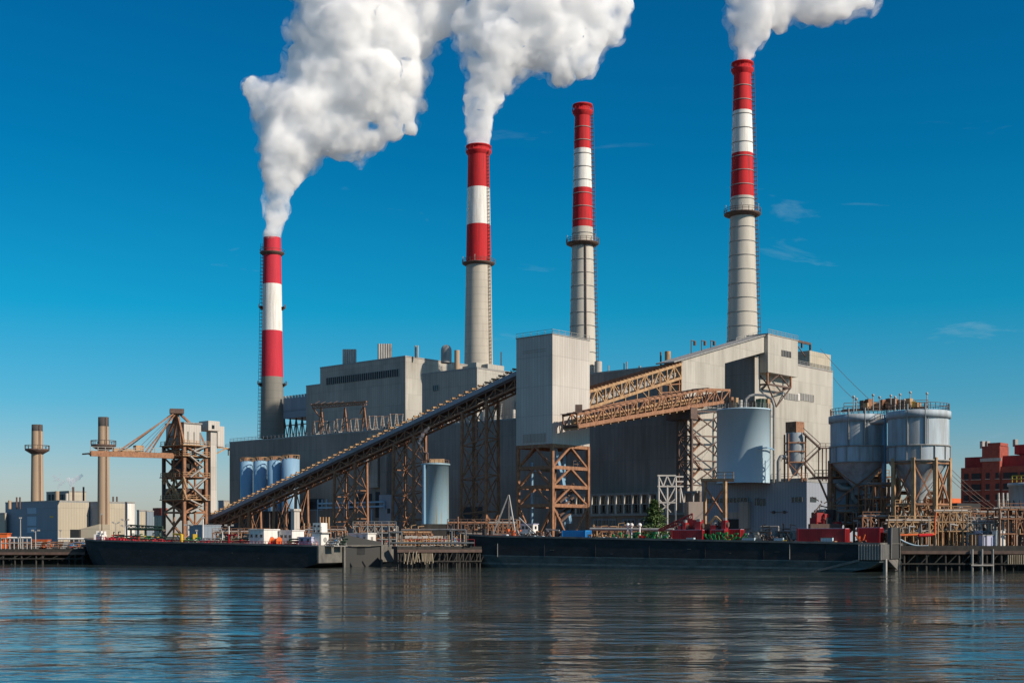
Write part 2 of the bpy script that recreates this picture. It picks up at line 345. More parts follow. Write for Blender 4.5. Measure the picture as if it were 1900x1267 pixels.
land.add([(x, y, GZ) for x, y in zip(xs, ys)] + [(x, 14000, GZ) for x in (3000, -3000)], [tuple(range(k)) + (k, k + 1)])
land.build('ground', 'ground', kind='structure')
qw = MB()
for i in range(k - 1): qw.add([(xs[i], ys[i], -2), (xs[i+1], ys[i+1], -2), (xs[i+1], ys[i+1], GZ), (xs[i], ys[i], GZ)], [(0, 1, 2, 3)])
qw.build('river_bank', 'timber', kind='structure')

# ------------------------------------------------------------ main blocks
K = 1.13
def block(mb, u0, u1, v0, v1, z0, z1): return mb.uvbox(u0, u1, v0, v1, z0, z1)
def bld(name, label, cat, u0, u1, v0, v1, zt, mat, zb=GZ - 0.3, par=0.5, group=None):
    root = thing(name, label, cat, uv((u0 + u1) / 2, (v0 + v1) / 2, zb), group)
    MB().uvbox(u0, u1, v0, v1, zb, zt).build('wall', mat, root)
    m = MB(); w = 0.35
    m.uvbox(u0 - .08, u1 + .08, v0 - .08, v0 + w, zt, zt + par); m.uvbox(u0 - .08, u0 + w, v0 + w, v1 + .08, zt, zt + par)
    m.uvbox(u1 - w, u1 + .08, v0 + w, v1 + .08, zt, zt + par); m.uvbox(u0 + w, u1 - w, v1 - w, v1 + .08, zt, zt + par)
    m.build('parapet', 'steel', root)
    MB().uvbox(u0 + w, u1 - w, v0 + w, v1 - w, zt, zt + 0.1).build('roof', 'roof', root)
    return root
def win_l(root, v, px0, px1, py0, py1, mat='slot', louv=0, name='window', d=0.12, frame=True):
    """opening on a left face at v"""
    ua, za = lf(px0, py0, v); ub, zb_ = lf(px1, py1, v); um, zm = lf((px0 + px1) / 2, py0, v); _, zn = lf((px0 + px1) / 2, py1, v)
    o = MB().uvbox(ua, ub, v - d, v, zn, zm).build(name, mat, root)
    if louv:
        m = MB()
        for i in (range(louv + 1) if louv > 1 else (.5,)):
            u = ua + (ub - ua) * i / louv; m.uvbox(u - .12, u + .12, v - d - .12, v - d, zn, zm)
        m.build('mullion', 'steel', o)
    return o
def win_r(root, u, px0, px1, py0, py1, mat='slot', louv=0, name='window', d=0.12):
    va, _ = rf(px0, py0, u); vb, _ = rf(px1, py1, u); _, zm = rf((px0 + px1) / 2, py0, u); _, zn = rf((px0 + px1) / 2, py1, u)
    o = MB().uvbox(u - d, u, va, vb, zn, zm).build(name, mat, root)
    if louv:
        m = MB()
        for i in range(louv + 1):
            v = va + (vb - va) * i / louv; m.uvbox(u - d - .1, u - d, v - .1, v + .1, zn, zm)
        m.build('mullion', 'steel', o)
    return o
def hand(root, pts, name='handrail', mat='steel', h=1.1, w=0.1): return rail(MB(), pts, h, w).build(name, mat, root)

uA, vA = cuv(1275, 300 * K); uA1, zA = lf(426, 822, vA)
A = bld('turbine_hall', 'long low dark brown clad hall running along the whole plant front below the taller blocks', 'building', uA, uA1, vA, vA + 39 * K, zA, 'dark')
MB().uvbox(uA - .08, uA - .01, vA + .1, vA + 39 * K - .1, GZ, zA - .2).build('lit_side_cladding', 'cream', A)  # cream over the dark wall: sunlight on this side put into the colour
# pilasters, lower openings and pipe gantry on the dark hall
for px0, px1, yb, mt in ((690, 707, 905, 'grey'), (712, 724, 930, 'dark')):
    ua, _ = lf(px0, 800, vA); ub, _ = lf(px1, 800, vA); _, zb_ = lf(px0, yb, vA)
    MB().uvbox(ua, ub, vA - 1.6, vA, zb_, zA - 1).build('pilaster', mt, A)
ua, z1 = lf(689, 838, vA); ub, z2 = lf(700, 880, vA)
MB().prism([uv(ua, vA - 3.2, z1), uv(ub, vA - 3.2, z1), uv(ua, vA - 3.2, z2)], uv(0, 1.4)).build('chute', 'pale', A)
for r in ((662, 690, 916, 932), (697, 715, 912, 960), (560, 600, 925, 945), (640, 655, 930, 945), (480, 520, 962, 978), (860, 895, 940, 985)):
    win_l(A, vA, *r)
win_l(A, vA, 575, 600, 930, 947, 'bluegrey', name='panel'); win_l(A, vA, 714, 738, 918, 985, 'bluegrey', name='lift_shaft', d=2.5); win_l(A, vA - 2.5, 719, 724, 943, 952)
g_ = MB(); va_ = vA - 3
for y_ in (934, 942):
    a_, z_ = lf(590, y_, va_); b_, z2_ = lf(713, y_ - 1, va_); g_.bar(uv(a_, va_, z_), uv(b_, va_, z_), 0.5)
for p_ in (590, 598, 606, 640, 648, 680, 713):
    a_, z_ = lf(p_, 926 if p_ < 650 else 932, va_); _, z2_ = lf(p_, 944, va_); g_.bar(uv(a_, va_, z_), uv(a_, va_, z2_), 0.35)
for p_ in (590, 640, 690): 
    a_, z_ = lf(p_, 944, va_); g_.bar(uv(a_, va_, z_), uv(a_, va_, GZ), 0.4)
g_.build('pipe_gantry', 'siloblue', A)
win_l(A, vA, 445, 560, 948, 990, 'slot', name='annex_wall', d=4)
hand(A, [uv(uA1, vA + .2, zA + .5), uv(uA, vA + .2, zA + .5)])

vB = vA + 45 * K; uB, _ = lf(752, 662, vB); uB1, _ = lf(594, 683, vB); _, zB = lf(752, 662, vB)
B = bld('boiler_house', 'tall grey boiler house with a long louvred strip and sunlit cream side, behind the conveyor', 'building', uB, uB1, vB, vB + 50, zB, 'grey')
MB().uvbox(uB - .06, uB - .01, vB + .1, vB + 49.9, zA, zB - .2).build('lit_side_cladding', 'cream', B)  # paler than the front, sunlit tone in the colour
_o = win_l(B, vB, 606, 740, 693, 706, 'slot', louv=34, name='louvre_strip')
# step block and far bluish gallery
uB2, _ = lf(568, 716, vB + 1)
ZS = lf(580, 716, vB + 1)[1]
B2 = bld('boiler_house_annex', 'narrow grey block stepping down at the left end of the tall louvred boiler house', 'building', uB1 + .05, uB2, vB + 1, vB + 30, ZS, 'grey')
vB3 = vB + 14; a_, z_ = lf(526, 740, vB3); b_, z2_ = lf(570, 790, vB3)
B3 = thing('ash_gallery', 'blue-grey clad elevated box on open dark steel beside the leftmost striped stack', 'building', uv((a_ + b_) / 2, vB3 + 6, z2_))
MB().uvbox(a_, b_, vB3, vB3 + 14, z2_ + 4, z_).build('wall', 'bluegrey', B3)
m_ = MB()
for i in range(9): u_ = a_ + (b_ - a_) * i / 8; m_.tube(uv(u_, vB3 + .8, z_ - .2), uv(u_, vB3 + .8, z_ + 1.2), .55)
m_.build('roof_vent', 'galv', B3)
m_ = MB()
for i in range(5):
    u_ = a_ + (b_ - a_) * i / 4; m_.bar(uv(u_, vB3 + .5, zA), uv(u_, vB3 + .5, z2_ + 4), .5)
    if i < 4: u2 = a_ + (b_ - a_) * (i + 1) / 4; m_.bar(uv(u_, vB3 + .5, zA), uv(u2, vB3 + .5, z2_ + 4), .3); m_.bar(uv(u2, vB3 + .5, zA), uv(u_, vB3 + .5, z2_ + 4), .3)
for z in (zA + 2, zA + 5, z2_ + 1): m_.bar(uv(a_, vB3 + .5, z), uv(b_, vB3 + .5, z), .4)
m_.build('frame', 'rustdark', B3)

vC = vA + 20 * K; uC, zC = lf(885, 683.5, vC); uC1, _ = lf(783, 693, vC)
Cb = bld('coal_bunker_house', 'mid-height grey block with one small dark window between the boiler house and the second stack', 'building', uC, uC1, vC, vC + 26, zC, 'grey')
win_l(Cb, vC, 804, 814, 715, 725, 'glass', louv=3)
MB().uvbox(uC - .06, uC - .01, vC + .1, vC + 20, zA, zC - .2).build('lit_side_cladding', 'cream', Cb)  # sunlit tone of this side carried by the cream colour
vD = vA + 27 * K; uD1, zD = lf(909, 707, vD); uD, _ = lf(1010, 700, vD)
Dd = bld('bunker_extension', 'pale grey block left of the clad transfer tower, under the top of the inclined conveyor', 'building', uD, uD1 , vD, vD + 14, zD, 'grey')
win_l(Dd, vD, 905, 915, 731, 740, 'glass', louv=3)
vE = vA + 41 * K; uE, zE = lf(1400, 662, vE); uE1, _ = lf(985, 707, vE)
E = bld('main_boiler_house', 'largest boiler house, dark front and broad sunlit cream side, behind the blue tank', 'building', uE, uE1, vE, rf(1545, 690, uE)[0], zE, 'dark')
vE2 = rf(1545, 690, uE)[0]
MB().uvbox(uE - .08, uE - .01, vE + .1, vE2 - .05, GZ, zE - .2).build('lit_side_cladding', 'cream', E)  # sunlit side coloured cream, shaded front left dark
win_r(E, uE - .08, 1455, 1480, 730, 742, 'steel', louv=8, name='louvre'); win_r(E, uE - .08, 1484, 1509, 731, 744, 'steel', louv=8, name='louvre')
win_r(E, uE - .08, 1450, 1454, 729, 742, 'white', name='panel'); win_r(E, uE - .08, 1480.5, 1483.5, 730, 743, 'white', name='panel')
va_, _ = rf(1505, 690, uE); vb_, zz = rf(1544, 660, uE)
o = MB().uvbox(uE + .5, uE + 9, va_, vb_, zE, zE + 5.5).build('roof_cabin', 'tan', E)
m_ = MB(); v1_, _ = rf(1483, 690, uE)
zz = zE + 8; m_.bar(uv(uE + 2, v1_, zz), uv(uE + 2, va_ + 3, zz), .7)
for t in (0, .5, 1): m_.bar(uv(uE + 2, v1_ + (va_ + 3 - v1_) * t, zz), uv(uE + 2, v1_ + (va_ + 3 - v1_) * t, zz - 1.8), .5)
m_.bar(uv(uE + 2, va_ + 3, zz), uv(uE + 2, va_ + 3, zE), .5); m_.bar(uv(uE + 2, v1_, zz), uv(uE + 2, va_ + 3, zE + 2), .25)
m_.build('hoist_beam', 'rustdark', E)
hand(E, [uv(uE + .2, vE, zE + .5), uv(uE + .2, vE2, zE + .5)])

# hood row on the roof of the big block, seen above the upper gallery
def small(name, label, cat, fn, mat, group=None):
    m = MB(); fn(m); return m.build(name, mat, None, label, cat, group)
def roofbits():
    # louvre boxes of upright pipes on the tall block
    for i, (x0, x1, yt, yb) in enumerate(((636, 661, 648, 672), (701, 727, 638, 667))):
        root = thing('exhaust_bank', ('left' if i == 0 else 'right') + ' of the two banks of upright silver exhaust pipes on the louvred boiler house roof', 'exhaust stack', uv(*cuv((x0 + x1) / 2, Dv((x0 + x1) / 2, vB + 6)), zB), 'exhaust banks on the boiler house roof')
        for j in range(6):
            p = at(x0 + (x1 - x0) * (j + .5) / 6, yt, Dv((x0 + x1) / 2, vB + 6)); MB().tube((p.x, p.y, zB), p, .55).build('pipe', 'galv', root)
    D = Dv(828, vB + 12); p = at(828, 650, D); m = MB(); r = 10 / F * D
    pr = [(r, zB - 2), (r, p.z)] + [(r * math.cos(t), p.z + r * math.sin(t) * 1.05) for t in (R(20), R(40), R(60), R(80), R(90))]
    m.lathe((p.x, p.y), pr, 20).build('ventilation_dome', 'steel', None, 'domed grey ventilator standing on the boiler house roof left of the second stack', 'ventilator')
    D = Dv(850, vC + 8); p = at(848, 650, D); MB().tube((p.x, p.y, zC - 1), p, 5.0 / F * D, n=14).build('vent_pipe', 'chimtan', None, 'short fat beige vent pipe beside the domed ventilator', 'vent pipe')
    for i, (px, yt, nm) in enumerate(((771, 641, 'left of a close pair of thin vent pipes on the boiler house roof'), (775, 641, 'right of a close pair of thin vent pipes on the boiler house roof'))):
        D = Dv(px, vB + 4); p = at(px, yt, D); MB().tube((p.x, p.y, zB), p, .35).build('vent_pipe', 'galv', None, nm, 'vent pipe', 'thin roof vent pipes')
    for px, yt, r, c, nm in ((1226, 653, 1.6, 'rustdark', 'thin dark pipe left of the fat tan vent on the dark roof'), (1239, 652, 5.6, 'tansteel', 'fat tan cylindrical vent on the dark roof at the start of the clad gallery'), (1158, 673, 1.2, 'steel', 'left thin mast on the dark roof right of the transfer tower'), (1163, 671, 1.2, 'steel', 'right thin mast on the dark roof right of the transfer tower'), (1129, 678, 1.2, 'steel', 'short post on the dark roof close to the transfer tower'), (1187, 679, 2.2, 'steel', 'low cowl on the dark roof midway to the tan vent'), (930, 653, 1.1, 'rustdark', 'tall dark pole on the pale block right of the second stack')):
        D = Dv(px, vE + 3); p = at(px, yt, D); MB().tube((p.x, p.y, (zE if px > 1000 else zD) - .5), p, r / F * D, n=10).build('vent_pipe', c, None, nm, 'vent pipe')
    D = 455; p = at(1110, 671, D); MB().tube((p.x, p.y, zE - 1), p, 7 / F * D, n=16).build('vent_pipe', 'pale', None, 'stubby pale vent at the foot of the third stack beside the transfer tower', 'vent pipe')
    # blocks on C's roof round the foot of stack two
    m = MB(); vq = vC + 4
    for x0, x1, yt in ((868, 884, 674), (880, 905, 678), (858, 870, 680)):
        ua, zt = lf(x0, yt, vq); ub, _ = lf(x1, yt, vq); m.uvbox(ua, ub, vq, vq + 8, zC, zt); vq += 2.5
    m.build('roof_plant_room', 'cream', None, 'cream plant rooms on the roof at the foot of the second stack', 'roof plant')
roofbits()

# ------------------------------------------------------------ stacks
def stack(name, label, px, D, rt, rb, ytop, ybase, bands, plats, cap=True, body='stack', rings=None, ladder=1, redm='red', zb=None):
    Rt, Rb = rt / F * D, rb / F * D; zat = lambda y, d: globals()['zat'](y, d - Rt)
    c = at(px, ytop, D); zt = zat(ytop, D); z0 = zat(ybase, D) if zb is None else zb
    root = thing(name, label, 'chimney stack', (c.x, c.y, z0), 'striped smoke stacks')
    rad = lambda z: Rt + (Rb - Rt) * (zt - z) / (zt - z0)
    ys = [(ytop, ybase, body)] ; prev = zt
    segs = []
    for yb, mt in bands:
        zb_ = zat(yb, D); segs.append((prev, zb_, mt)); prev = zb_
    segs.append((prev, z0, body))
    for a, b, mt in segs:
        n = max(2, int((a - b) / 6)); MB().lathe((c.x, c.y), [(rad(b + (a - b) * i / n), b + (a - b) * i / n) for i in range(n + 1)], 40).build('shaft_band' if mt != body else 'shaft', mt, root)
    MB().lathe((c.x, c.y), [(rad(zt), zt), (rad(zt) - .5, zt), (rad(zt) - .5, zt - 4)], 40).build('lip', 'black' if not cap else redm, root)
    MB().disc((c.x, c.y), rad(zt) - .4, zt - 3).build('flue', 'black', root)
    if cap:
        w = rad(zt); m = MB().lathe((c.x, c.y), [(w, zt - 4.2), (w + 1.0, zt - 2.6), (w + 1.0, zt - 2.2), (w + .3, zt - 2.1), (w + .3, zt - .6), (w + .9, zt - .4), (w + .9, zt), (w, zt + .02)], 32)
        cp = m.build('crown', redm, root)
        m = MB()
        for i in range(16):
            t = 2 * math.pi * i / 16; x, y = c.x + (w + 1.0) * math.cos(t), c.y + (w + 1.0) * math.sin(t); m.bar((x, y, zt - 2.2), (x, y, zt - .9), .12)
        m.lathe((c.x, c.y), [(w + 1.0, zt - 1.0), (w + 1.1, zt - .9)], 32); m.build('guard_rail', redm, cp)
    if rings:
        z = zt - rings[0]
        while z > z0 + 2:
            r = rad(z); MB().lathe((c.x, c.y), [(r, z - .14), (r + .13, z - .14), (r + .13, z + .12), (r, z + .14)], 40).build('stiffener_ring', 'steel', root); z -= rings[1]
    for yp, ov in plats:
        z = zat(yp, D); r = rad(z); m = MB().lathe((c.x, c.y), [(r, z - 1.1), (r + ov, z - .25), (r + ov, z + .1), (r, z + .12)], 32)
        pl = m.build('platform', 'rustdark', root); m = MB()
        for i in range(18):
            t = 2 * math.pi * i / 18; x, y = c.x + (r + ov) * math.cos(t), c.y + (r + ov) * math.sin(t); m.bar((x, y, z), (x, y, z + 1.6), .14)
        for h_ in (.8, 1.5): m.lathe((c.x, c.y), [(r + ov - .06, z + h_), (r + ov + .06, z + h_), (r + ov + .06, z + h_ + .14), (r + ov - .06, z + h_ + .14), (r + ov - .06, z + h_)], 32)
        m.build('guard_rail', 'rustdark', pl)
        m = MB()
        for i in range(6):
            t = 2 * math.pi * (i + .3) / 6; x, y = c.x + (r + ov) * math.cos(t), c.y + (r + ov) * math.sin(t); m.tube((x, y, z), (x, y, z + 2.2), .08, n=6); m.ball((x, y, z + 2.3), .22, 8, 6); m.build('beacon', 'galv', pl); m = MB()
    # caged ladder up the shaft: ang measured in the picture, 0 = facing the camera, + = right
    for ang in ([ladder] if not isinstance(ladder, (list, tuple)) else ladder):
        t = math.atan2(-c.y, -c.x) + R(ang); m = MB(); z = z0; dx, dy = math.cos(t), math.sin(t); tx, ty = -dy, dx
        while z < zt - 3:
            z2 = min(z + 6, zt - 2.5); r, r2 = rad(z), rad(z2)
            for s_ in (-.35, .35): m.bar((c.x + dx * (r + .35) + tx * s_, c.y + dy * (r + .35) + ty * s_, z), (c.x + dx * (r2 + .35) + tx * s_, c.y + dy * (r2 + .35) + ty * s_, z2), .09)
            m.bar((c.x + dx * (r + 1.0), c.y + dy * (r + 1.1), z), (c.x + dx * (r2 + 1.1), c.y + dy * (r2 + 1.1), z2), .12)
            for q in range(4):
                zz = z + q * (z2 - z) / 4; rr = rad(zz)
                m.bar((c.x + dx * rr - tx * .45, c.y + dy * rr - ty * .45, zz), (c.x + dx * (rr + 1.1) - tx * .2, c.y + dy * (rr + 1.1) - ty * .2, zz), .12)
                m.bar((c.x + dx * rr + tx * .45, c.y + dy * rr + ty * .45, zz), (c.x + dx * (rr + 1.1) + tx * .2, c.y + dy * (rr + 1.1) + ty * .2, zz), .12)
            z = z2
        m.build('ladder', 'rustdark', root)
    return root, c, Rt
S1 = stack('smoke_stack', 'shortest and leftmost striped smoke stack, plain rim, shade-tinted grey foot, releasing the widest white plume', 505, 560, 16, 22, 438, 812, [(525, 'redflat'), (612, 'white'), (698, 'redflat')], [], False, 'stackshaded', None, (-88,), 'redflat')
S2 = stack('smoke_stack', 'second smoke stack from the left, thick shaft, rusty balcony under its lower red band', 888, 550, 19.5, 27, 266, 705, [(345, 'red'), (414, 'white'), (483, 'red')], [(485, 1.6)], True, 'stack', None, (50,))
S3 = stack('smoke_stack', 'slender ringed smoke stack with no smoke, rising behind the pale transfer tower', 1081, 460, 14, 25.5, 191, 700, [(274, 'red'), (347, 'white'), (420, 'red')], [(449, 2.0)], True, 'stackring', (8.2, 4.7, None), (80,))
S4 = stack('smoke_stack', 'tallest and rightmost striped ringed smoke stack, smoke at the top edge, above the clad gallery', 1377.5, 440, 15.5, 29, 112, 655, [(203, 'red'), (282, 'white'), (363, 'red')], [(394, 2.1)], True, 'stackring', (8.2, 4.8, None), (82,))
_c3 = S3[1]; _t = math.atan2(-_c3.y, -_c3.x) + R(14); _k = 460 / F
MB().bar((_c3.x + (25.5 * _k + .2) * math.cos(_t), _c3.y + (25.5 * _k + .2) * math.sin(_t), zat(700, 460)), (_c3.x + (20 * _k + .1) * math.cos(_t), _c3.y + (20 * _k + .1) * math.sin(_t), zat(452, 460)), .5).build('riser_pipe', 'rustdark', S3[0])
# bracket balconies half way round stack one
_r, _c, _R = S1
for yb in (571, 713, 470):
    z = zat(yb, 560); rr = (16 + 6 * (yb - 438) / 374) / F * 560
    for a0 in ((-100, 100) if yb != 470 else (-180,)):
        sp = 70 if yb != 470 else 360; t0 = math.atan2(-_c.y, -_c.x) + R(a0 - sp / 2); ov = 1.5
        m = MB().lathe((_c.x, _c.y), [(rr, z - 1.2), (rr + ov, z - .1), (rr + ov, z + .15), (rr, z + .15)], 16, t0, t0 + R(sp))
        pl = m.build('platform', 'rustdark', _r); m = MB()
        for i in range(7):
            t = t0 + R(sp) * i / 6; x, y = _c.x + (rr + ov) * math.cos(t), _c.y + (rr + ov) * math.sin(t); m.bar((x, y, z), (x, y, z + 1.2), .12)
        m.lathe((_c.x, _c.y), [(rr + ov - .05, z + 1.1), (rr + ov + .05, z + 1.1), (rr + ov + .05, z + 1.25), (rr + ov - .05, z + 1.25), (rr + ov - .05, z + 1.1)], 16, t0, t0 + R(sp)).build('guard_rail', 'rustdark', pl)
# open platform at the foot of stack one
z = zA + .6; p0 = at(458, 800, 500); p1 = at(560, 800, 500)
m = MB(); m.rbox((_c.x - 1, _c.y - 8, z + 1.5), 28, 30, .6, 0); rail(m, [(_c.x - 15, _c.y - 23, z + 2.1), (_c.x + 13, _c.y - 23, z + 2.1)], 1.4, .15)
for i in range(8): m.bar((_c.x - 14 + 4 * i, _c.y - 22.5, z - 1), (_c.x - 14 + 4 * i, _c.y - 22.5, z + 1.5), .4)
m.build('foot_platform', 'rustdark', _r)

# ------------------------------------------------------------ smoke plumes
def smoke_mats(dens, col=(1, 1, 1), sc=0, lo=.375, hi=.56):
    m = bpy.data.materials.new('smoke'); m.use_nodes = True; n = m.node_tree.nodes; l = m.node_tree.links
    n.remove(n['Principled BSDF']); v = n.new('ShaderNodeVolumePrincipled'); v.inputs['Color'].default_value = (*col, 1); v.inputs['Density'].default_value = dens; v.inputs['Anisotropy'].default_value = 0.0
    if sc:
        g = n.new('ShaderNodeNewGeometry'); nz = n.new('ShaderNodeTexNoise'); nz.inputs['Scale'].default_value = sc; nz.inputs['Detail'].default_value = 5; nz.inputs['Roughness'].default_value = .62; nz.inputs['Distortion'].default_value = .5
        mp = n.new('ShaderNodeMapRange'); mp.inputs[1].default_value = lo; mp.inputs[2].default_value = hi; mp.inputs[4].default_value = dens
        l.new(g.outputs['Position'], nz.inputs[0]); l.new(nz.outputs[0], mp.inputs[0]); l.new(mp.outputs[0], v.inputs['Density'])
    l.new(v.outputs[0], n['Material Output'].inputs['Volume']); return m
M['smoke'] = smoke_mats(0.55, (1, 1, 1), .085); M['veil'] = smoke_mats(0.16, (1, 1, 1), .16, .46, .62); M['wisp'] = smoke_mats(0.45, (.96, .96, .98)); M['wispthin'] = smoke_mats(0.30, (.8, .8, .85))
def smokecore():
    m, nt, n, l, b = newmat('smoke_core'); b.inputs['Base Color'].default_value = (.93, .92, .91, 1); b.inputs['Roughness'].default_value = 1; b.inputs['Specular IOR Level'].default_value = 0
    return m
M['smokecore'] = smokecore()
texs = {}
def cloud(sz, depth=3):
    if (sz, depth) not in texs:
        t = bpy.data.textures.new('billow', 'CLOUDS'); t.noise_scale = sz; t.noise_depth = depth; t.noise_basis = 'BLENDER_ORIGINAL'; texs[(sz, depth)] = t
    return texs[(sz, depth)]
def fluff(o, voxel, disp, mid=.5):
    md = o.modifiers.new('merge', 'REMESH'); md.mode = 'VOXEL'; md.voxel_size = voxel; md.use_smooth_shade = True
    for sz, st in disp:
        d_ = o.modifiers.new('billow', 'DISPLACE'); d_.texture = cloud(sz, 4); d_.texture_coords = 'GLOBAL'; d_.strength = st; d_.mid_level = mid
def plume(label, nodes, D, c, voxel=1.0, mat='smoke', seed=1, disp=((18, 9), (6, 3.0), (1.8, 1.6)), core=True, name='smoke_plume', cat='smoke', flat=0.7, thin=()):
    rr = random.Random(seed); m = MB(); mc = MB(); k = D / F
    for (px, py, r) in nodes:
        p = at(px, py, D); R_ = r * k
        if R_ < 6: sub = [(0, 0, 0, 1)]
        else:
            sub = [(0, 0, 0, .80)]
            for j in range(14):
                a = rr.uniform(0, 6.28); e_ = math.asin(rr.uniform(-1, 1)); q = rr.uniform(.16, .42); d = 1 - q
                sub.append((d * math.cos(a) * math.cos(e_), d * math.sin(a) * math.cos(e_) * flat, d * math.sin(e_), q))
        light = any(abs(px - tx) < tr and abs(py - ty) < tr for tx, ty, tr in thin)
        for (a, b, g, s_) in sub:
            m.ball((p.x + a * R_, p.y + b * R_, p.z + g * R_), s_ * R_, 14, 9)
            if core: 
                q = s_ * R_ * 1.04 + min(2.0, R_ * .12)
                if 1: mc.ball((p.x + a * R_, p.y + b * R_, p.z + g * R_), q, 14, 9)
    if core:
        root = thing(name, label, cat, nodes_at(nodes[0], D), 'white smoke plumes')
        fluff(m.build('dense_smoke', mat, root), voxel, disp); fluff(mc.build('thin_smoke', 'veil', root), voxel * 1.4, ((14, 6), (4, 3.2))); return root
    o = m.build(name, mat, None, label, cat, 'white smoke plumes' if core else None); fluff(o, voxel, disp); return o
def nodes_at(n_, D): return at(n_[0], n_[1], D)
P1 = [(505, 432, 13), (508, 418, 15), (509, 400, 19), (512, 378, 23), (515, 350, 30), (520, 325, 37), (527, 300, 44), (545, 265, 60), (512, 268, 36), (505, 235, 34), (500, 205, 38), (492, 180, 36), (474, 166, 24), (560, 215, 75), (530, 185, 50), (600, 235, 58), (640, 240, 52), (660, 268, 34), (665, 282, 26), (636, 270, 26), (694, 262, 24), (724, 236, 24), (764, 238, 14), (782, 196, 15), (610, 150, 82), (575, 120, 56), (680, 150, 90), (745, 205, 34), (765, 172, 26), (748, 140, 50), (640, 60, 108), (590, 40, 55), (730, 60, 85), (785, 40, 62), (700, -40, 120), (610, -30, 75), (800, -40, 80)]
plume('broadest white steam plume, billowing right from the shortest striped stack', P1, 560, S1[1], seed=3, thin=((690, 240, 60), (745, 190, 45), (610, 210, 32)))
P2 = [(888, 262, 17), (887, 245, 20), (890, 225, 25), (893, 200, 32), (900, 170, 40), (912, 140, 48), (880, 160, 18), (878, 120, 22), (870, 80, 30), (862, 42, 26), (935, 95, 66), (905, 30, 50), (985, 80, 56), (1010, 110, 34), (1040, 128, 34), (1075, 110, 36), (1100, 75, 36), (1040, 60, 60), (1130, 50, 34), (1145, 20, 32), (990, 10, 80), (1080, 0, 70), (930, -40, 70), (1060, -60, 80)]
plume('middle white steam plume rising from the second stack and leaning right above the smokeless one', P2, 550, S2[1], seed=5, thin=((1050, 120, 45), (1120, 70, 50)))
P3 = [(1379, 107, 15), (1380, 92, 21), (1384, 72, 28), (1392, 48, 38), (1378, 30, 30), (1405, 15, 50), (1440, 20, 36), (1375, -10, 34), (1470, -5, 44), (1500, 12, 32), (1530, 22, 28), (1562, 12, 30), (1590, -2, 28), (1612, 0, 24), (1450, -50, 60), (1550, -50, 60)]
plume('right white steam plume leaving the tallest stack, cut off by the top of the picture', P3, 440, S4[1], seed=8, thin=((1560, 10, 60),))

# ------------------------------------------------------------ clad transfer tower on steel legs
DT = 270 * K; uT, vT = cuv(1025, DT); zT1 = zat(620, DT); zT0 = zat(822.5, DT)
uT1, _ = lf(958, 700, vT); vT1, _ = rf(1094, 700, uT)
TT = thing('transfer_tower', 'tall pale clad box tower on a braced rusty steel frame, mid quay', 'tower', uv((uT + uT1) / 2, (vT + vT1) / 2, GZ))
MB().uvbox(uT, uT1, vT, vT1, zT0, zT1).build('wall', 'pale', TT)
m = MB(); e_ = .12
for (a, b, c, d) in ((uT - e_, uT1 + e_, vT - e_, vT + .3), (uT - e_, uT1 + e_, vT1 - .3, vT1 + e_), (uT - e_, uT + .3, vT + .3, vT1 - .3), (uT1 - .3, uT1 + e_, vT + .3, vT1 - .3)): m.uvbox(a, b, c, d, zT1, zT1 + .25)
m.uvbox(uT + .3, uT1 - .3, vT + .3, vT1 - .3, zT1, zT1 + .1); m.build('roof', 'steel', TT)
hand(TT, [uv(uT, vT1, zT1), uv(uT, vT, zT1), uv(uT1, vT, zT1)], h=1.2, w=.08)
m = MB()
for yy in (651, 655): 
    a, z = lf(970, yy + 1, vT); b, z2 = lf(1013, yy - 1, vT); m.uvbox(a, b, vT - .05, vT, z - .12, z)
m.build('panel_seam', 'grey', TT); m = MB(); a, z = lf(971, 806, vT); b, z2 = lf(1013, 819, vT); m.uvbox(a, b, vT - .12, vT, z2, z); m.build('access_panel', 'grey', TT)
corn = uvrect(uT + .3, uT1 - .3, vT + .3, vT1 - .3, 0)
for p in corn: MB().bar((p.x, p.y, GZ), (p.x, p.y, zT0), .75).build('leg', 'rust', TT)
lv = [zT0 - .4, zat(866, DT), zat(902, DT), zat(937, DT), GZ + 1.0]
m = MB()
for i in range(4):
    a, b = corn[i], corn[(i + 1) % 4]
    A3 = lambda z: Vector((a.x, a.y, z)); B3_ = lambda z: Vector((b.x, b.y, z))
    for z in lv[:4]: m.bar(A3(z), B3_(z), .5, .8)
    for j in range(4):
        mid = A3(lv[j]).lerp(B3_(lv[j]), .5)
        if j < 3: m.bar(mid, A3(lv[j + 1]), .42); m.bar(mid, B3_(lv[j + 1]), .42)
        else: lo = A3(lv[4]).lerp(B3_(lv[4]), .5); m.bar(A3(lv[3]), lo, .42); m.bar(B3_(lv[3]), lo, .42)
m.build('bracing', 'rust', TT)
m = MB(); q = lambda u, v, z: uv(uT + u, vT + v, z)      # chutes and ducts between the legs
m.bar(q(3, 4, zT0), q(3, 7, zT0 - 8), .9); m.bar(q(3, 7, zT0 - 8), q(3, 10, GZ + 6), 1.0); m.tube(q(5.5, 11, zT0), q(5.5, 11, GZ + 3), .35); m.tube(q(9, 3, zT0 - 4), q(9, 3, GZ + 4), .3)
m.tube(q(9, 3, zT0 - 6), q(9, 6, zT0 - 6), .3); m.build('chute', 'siloblue', TT)
m = MB()
for j in range(5): m.bar(q(2, 5, lv[3] + j * 1.6 - 4), q(2.6, 11, lv[3] + j * 1.6 - 1), .5)
m.uvbox(uT + 2, uT + 9, vT + 3, vT + 11, lv[2] - .2, lv[2] + .1); m.uvbox(uT + 1, uT + 8, vT + 4, vT + 12, lv[3] - .2, lv[3] + .1)
rail(m, [q(1, 9, lv[1] + .3), q(1, 12, lv[1] + .3)], 1.6, .12, 1); m.build('landing', 'rustdark', TT)

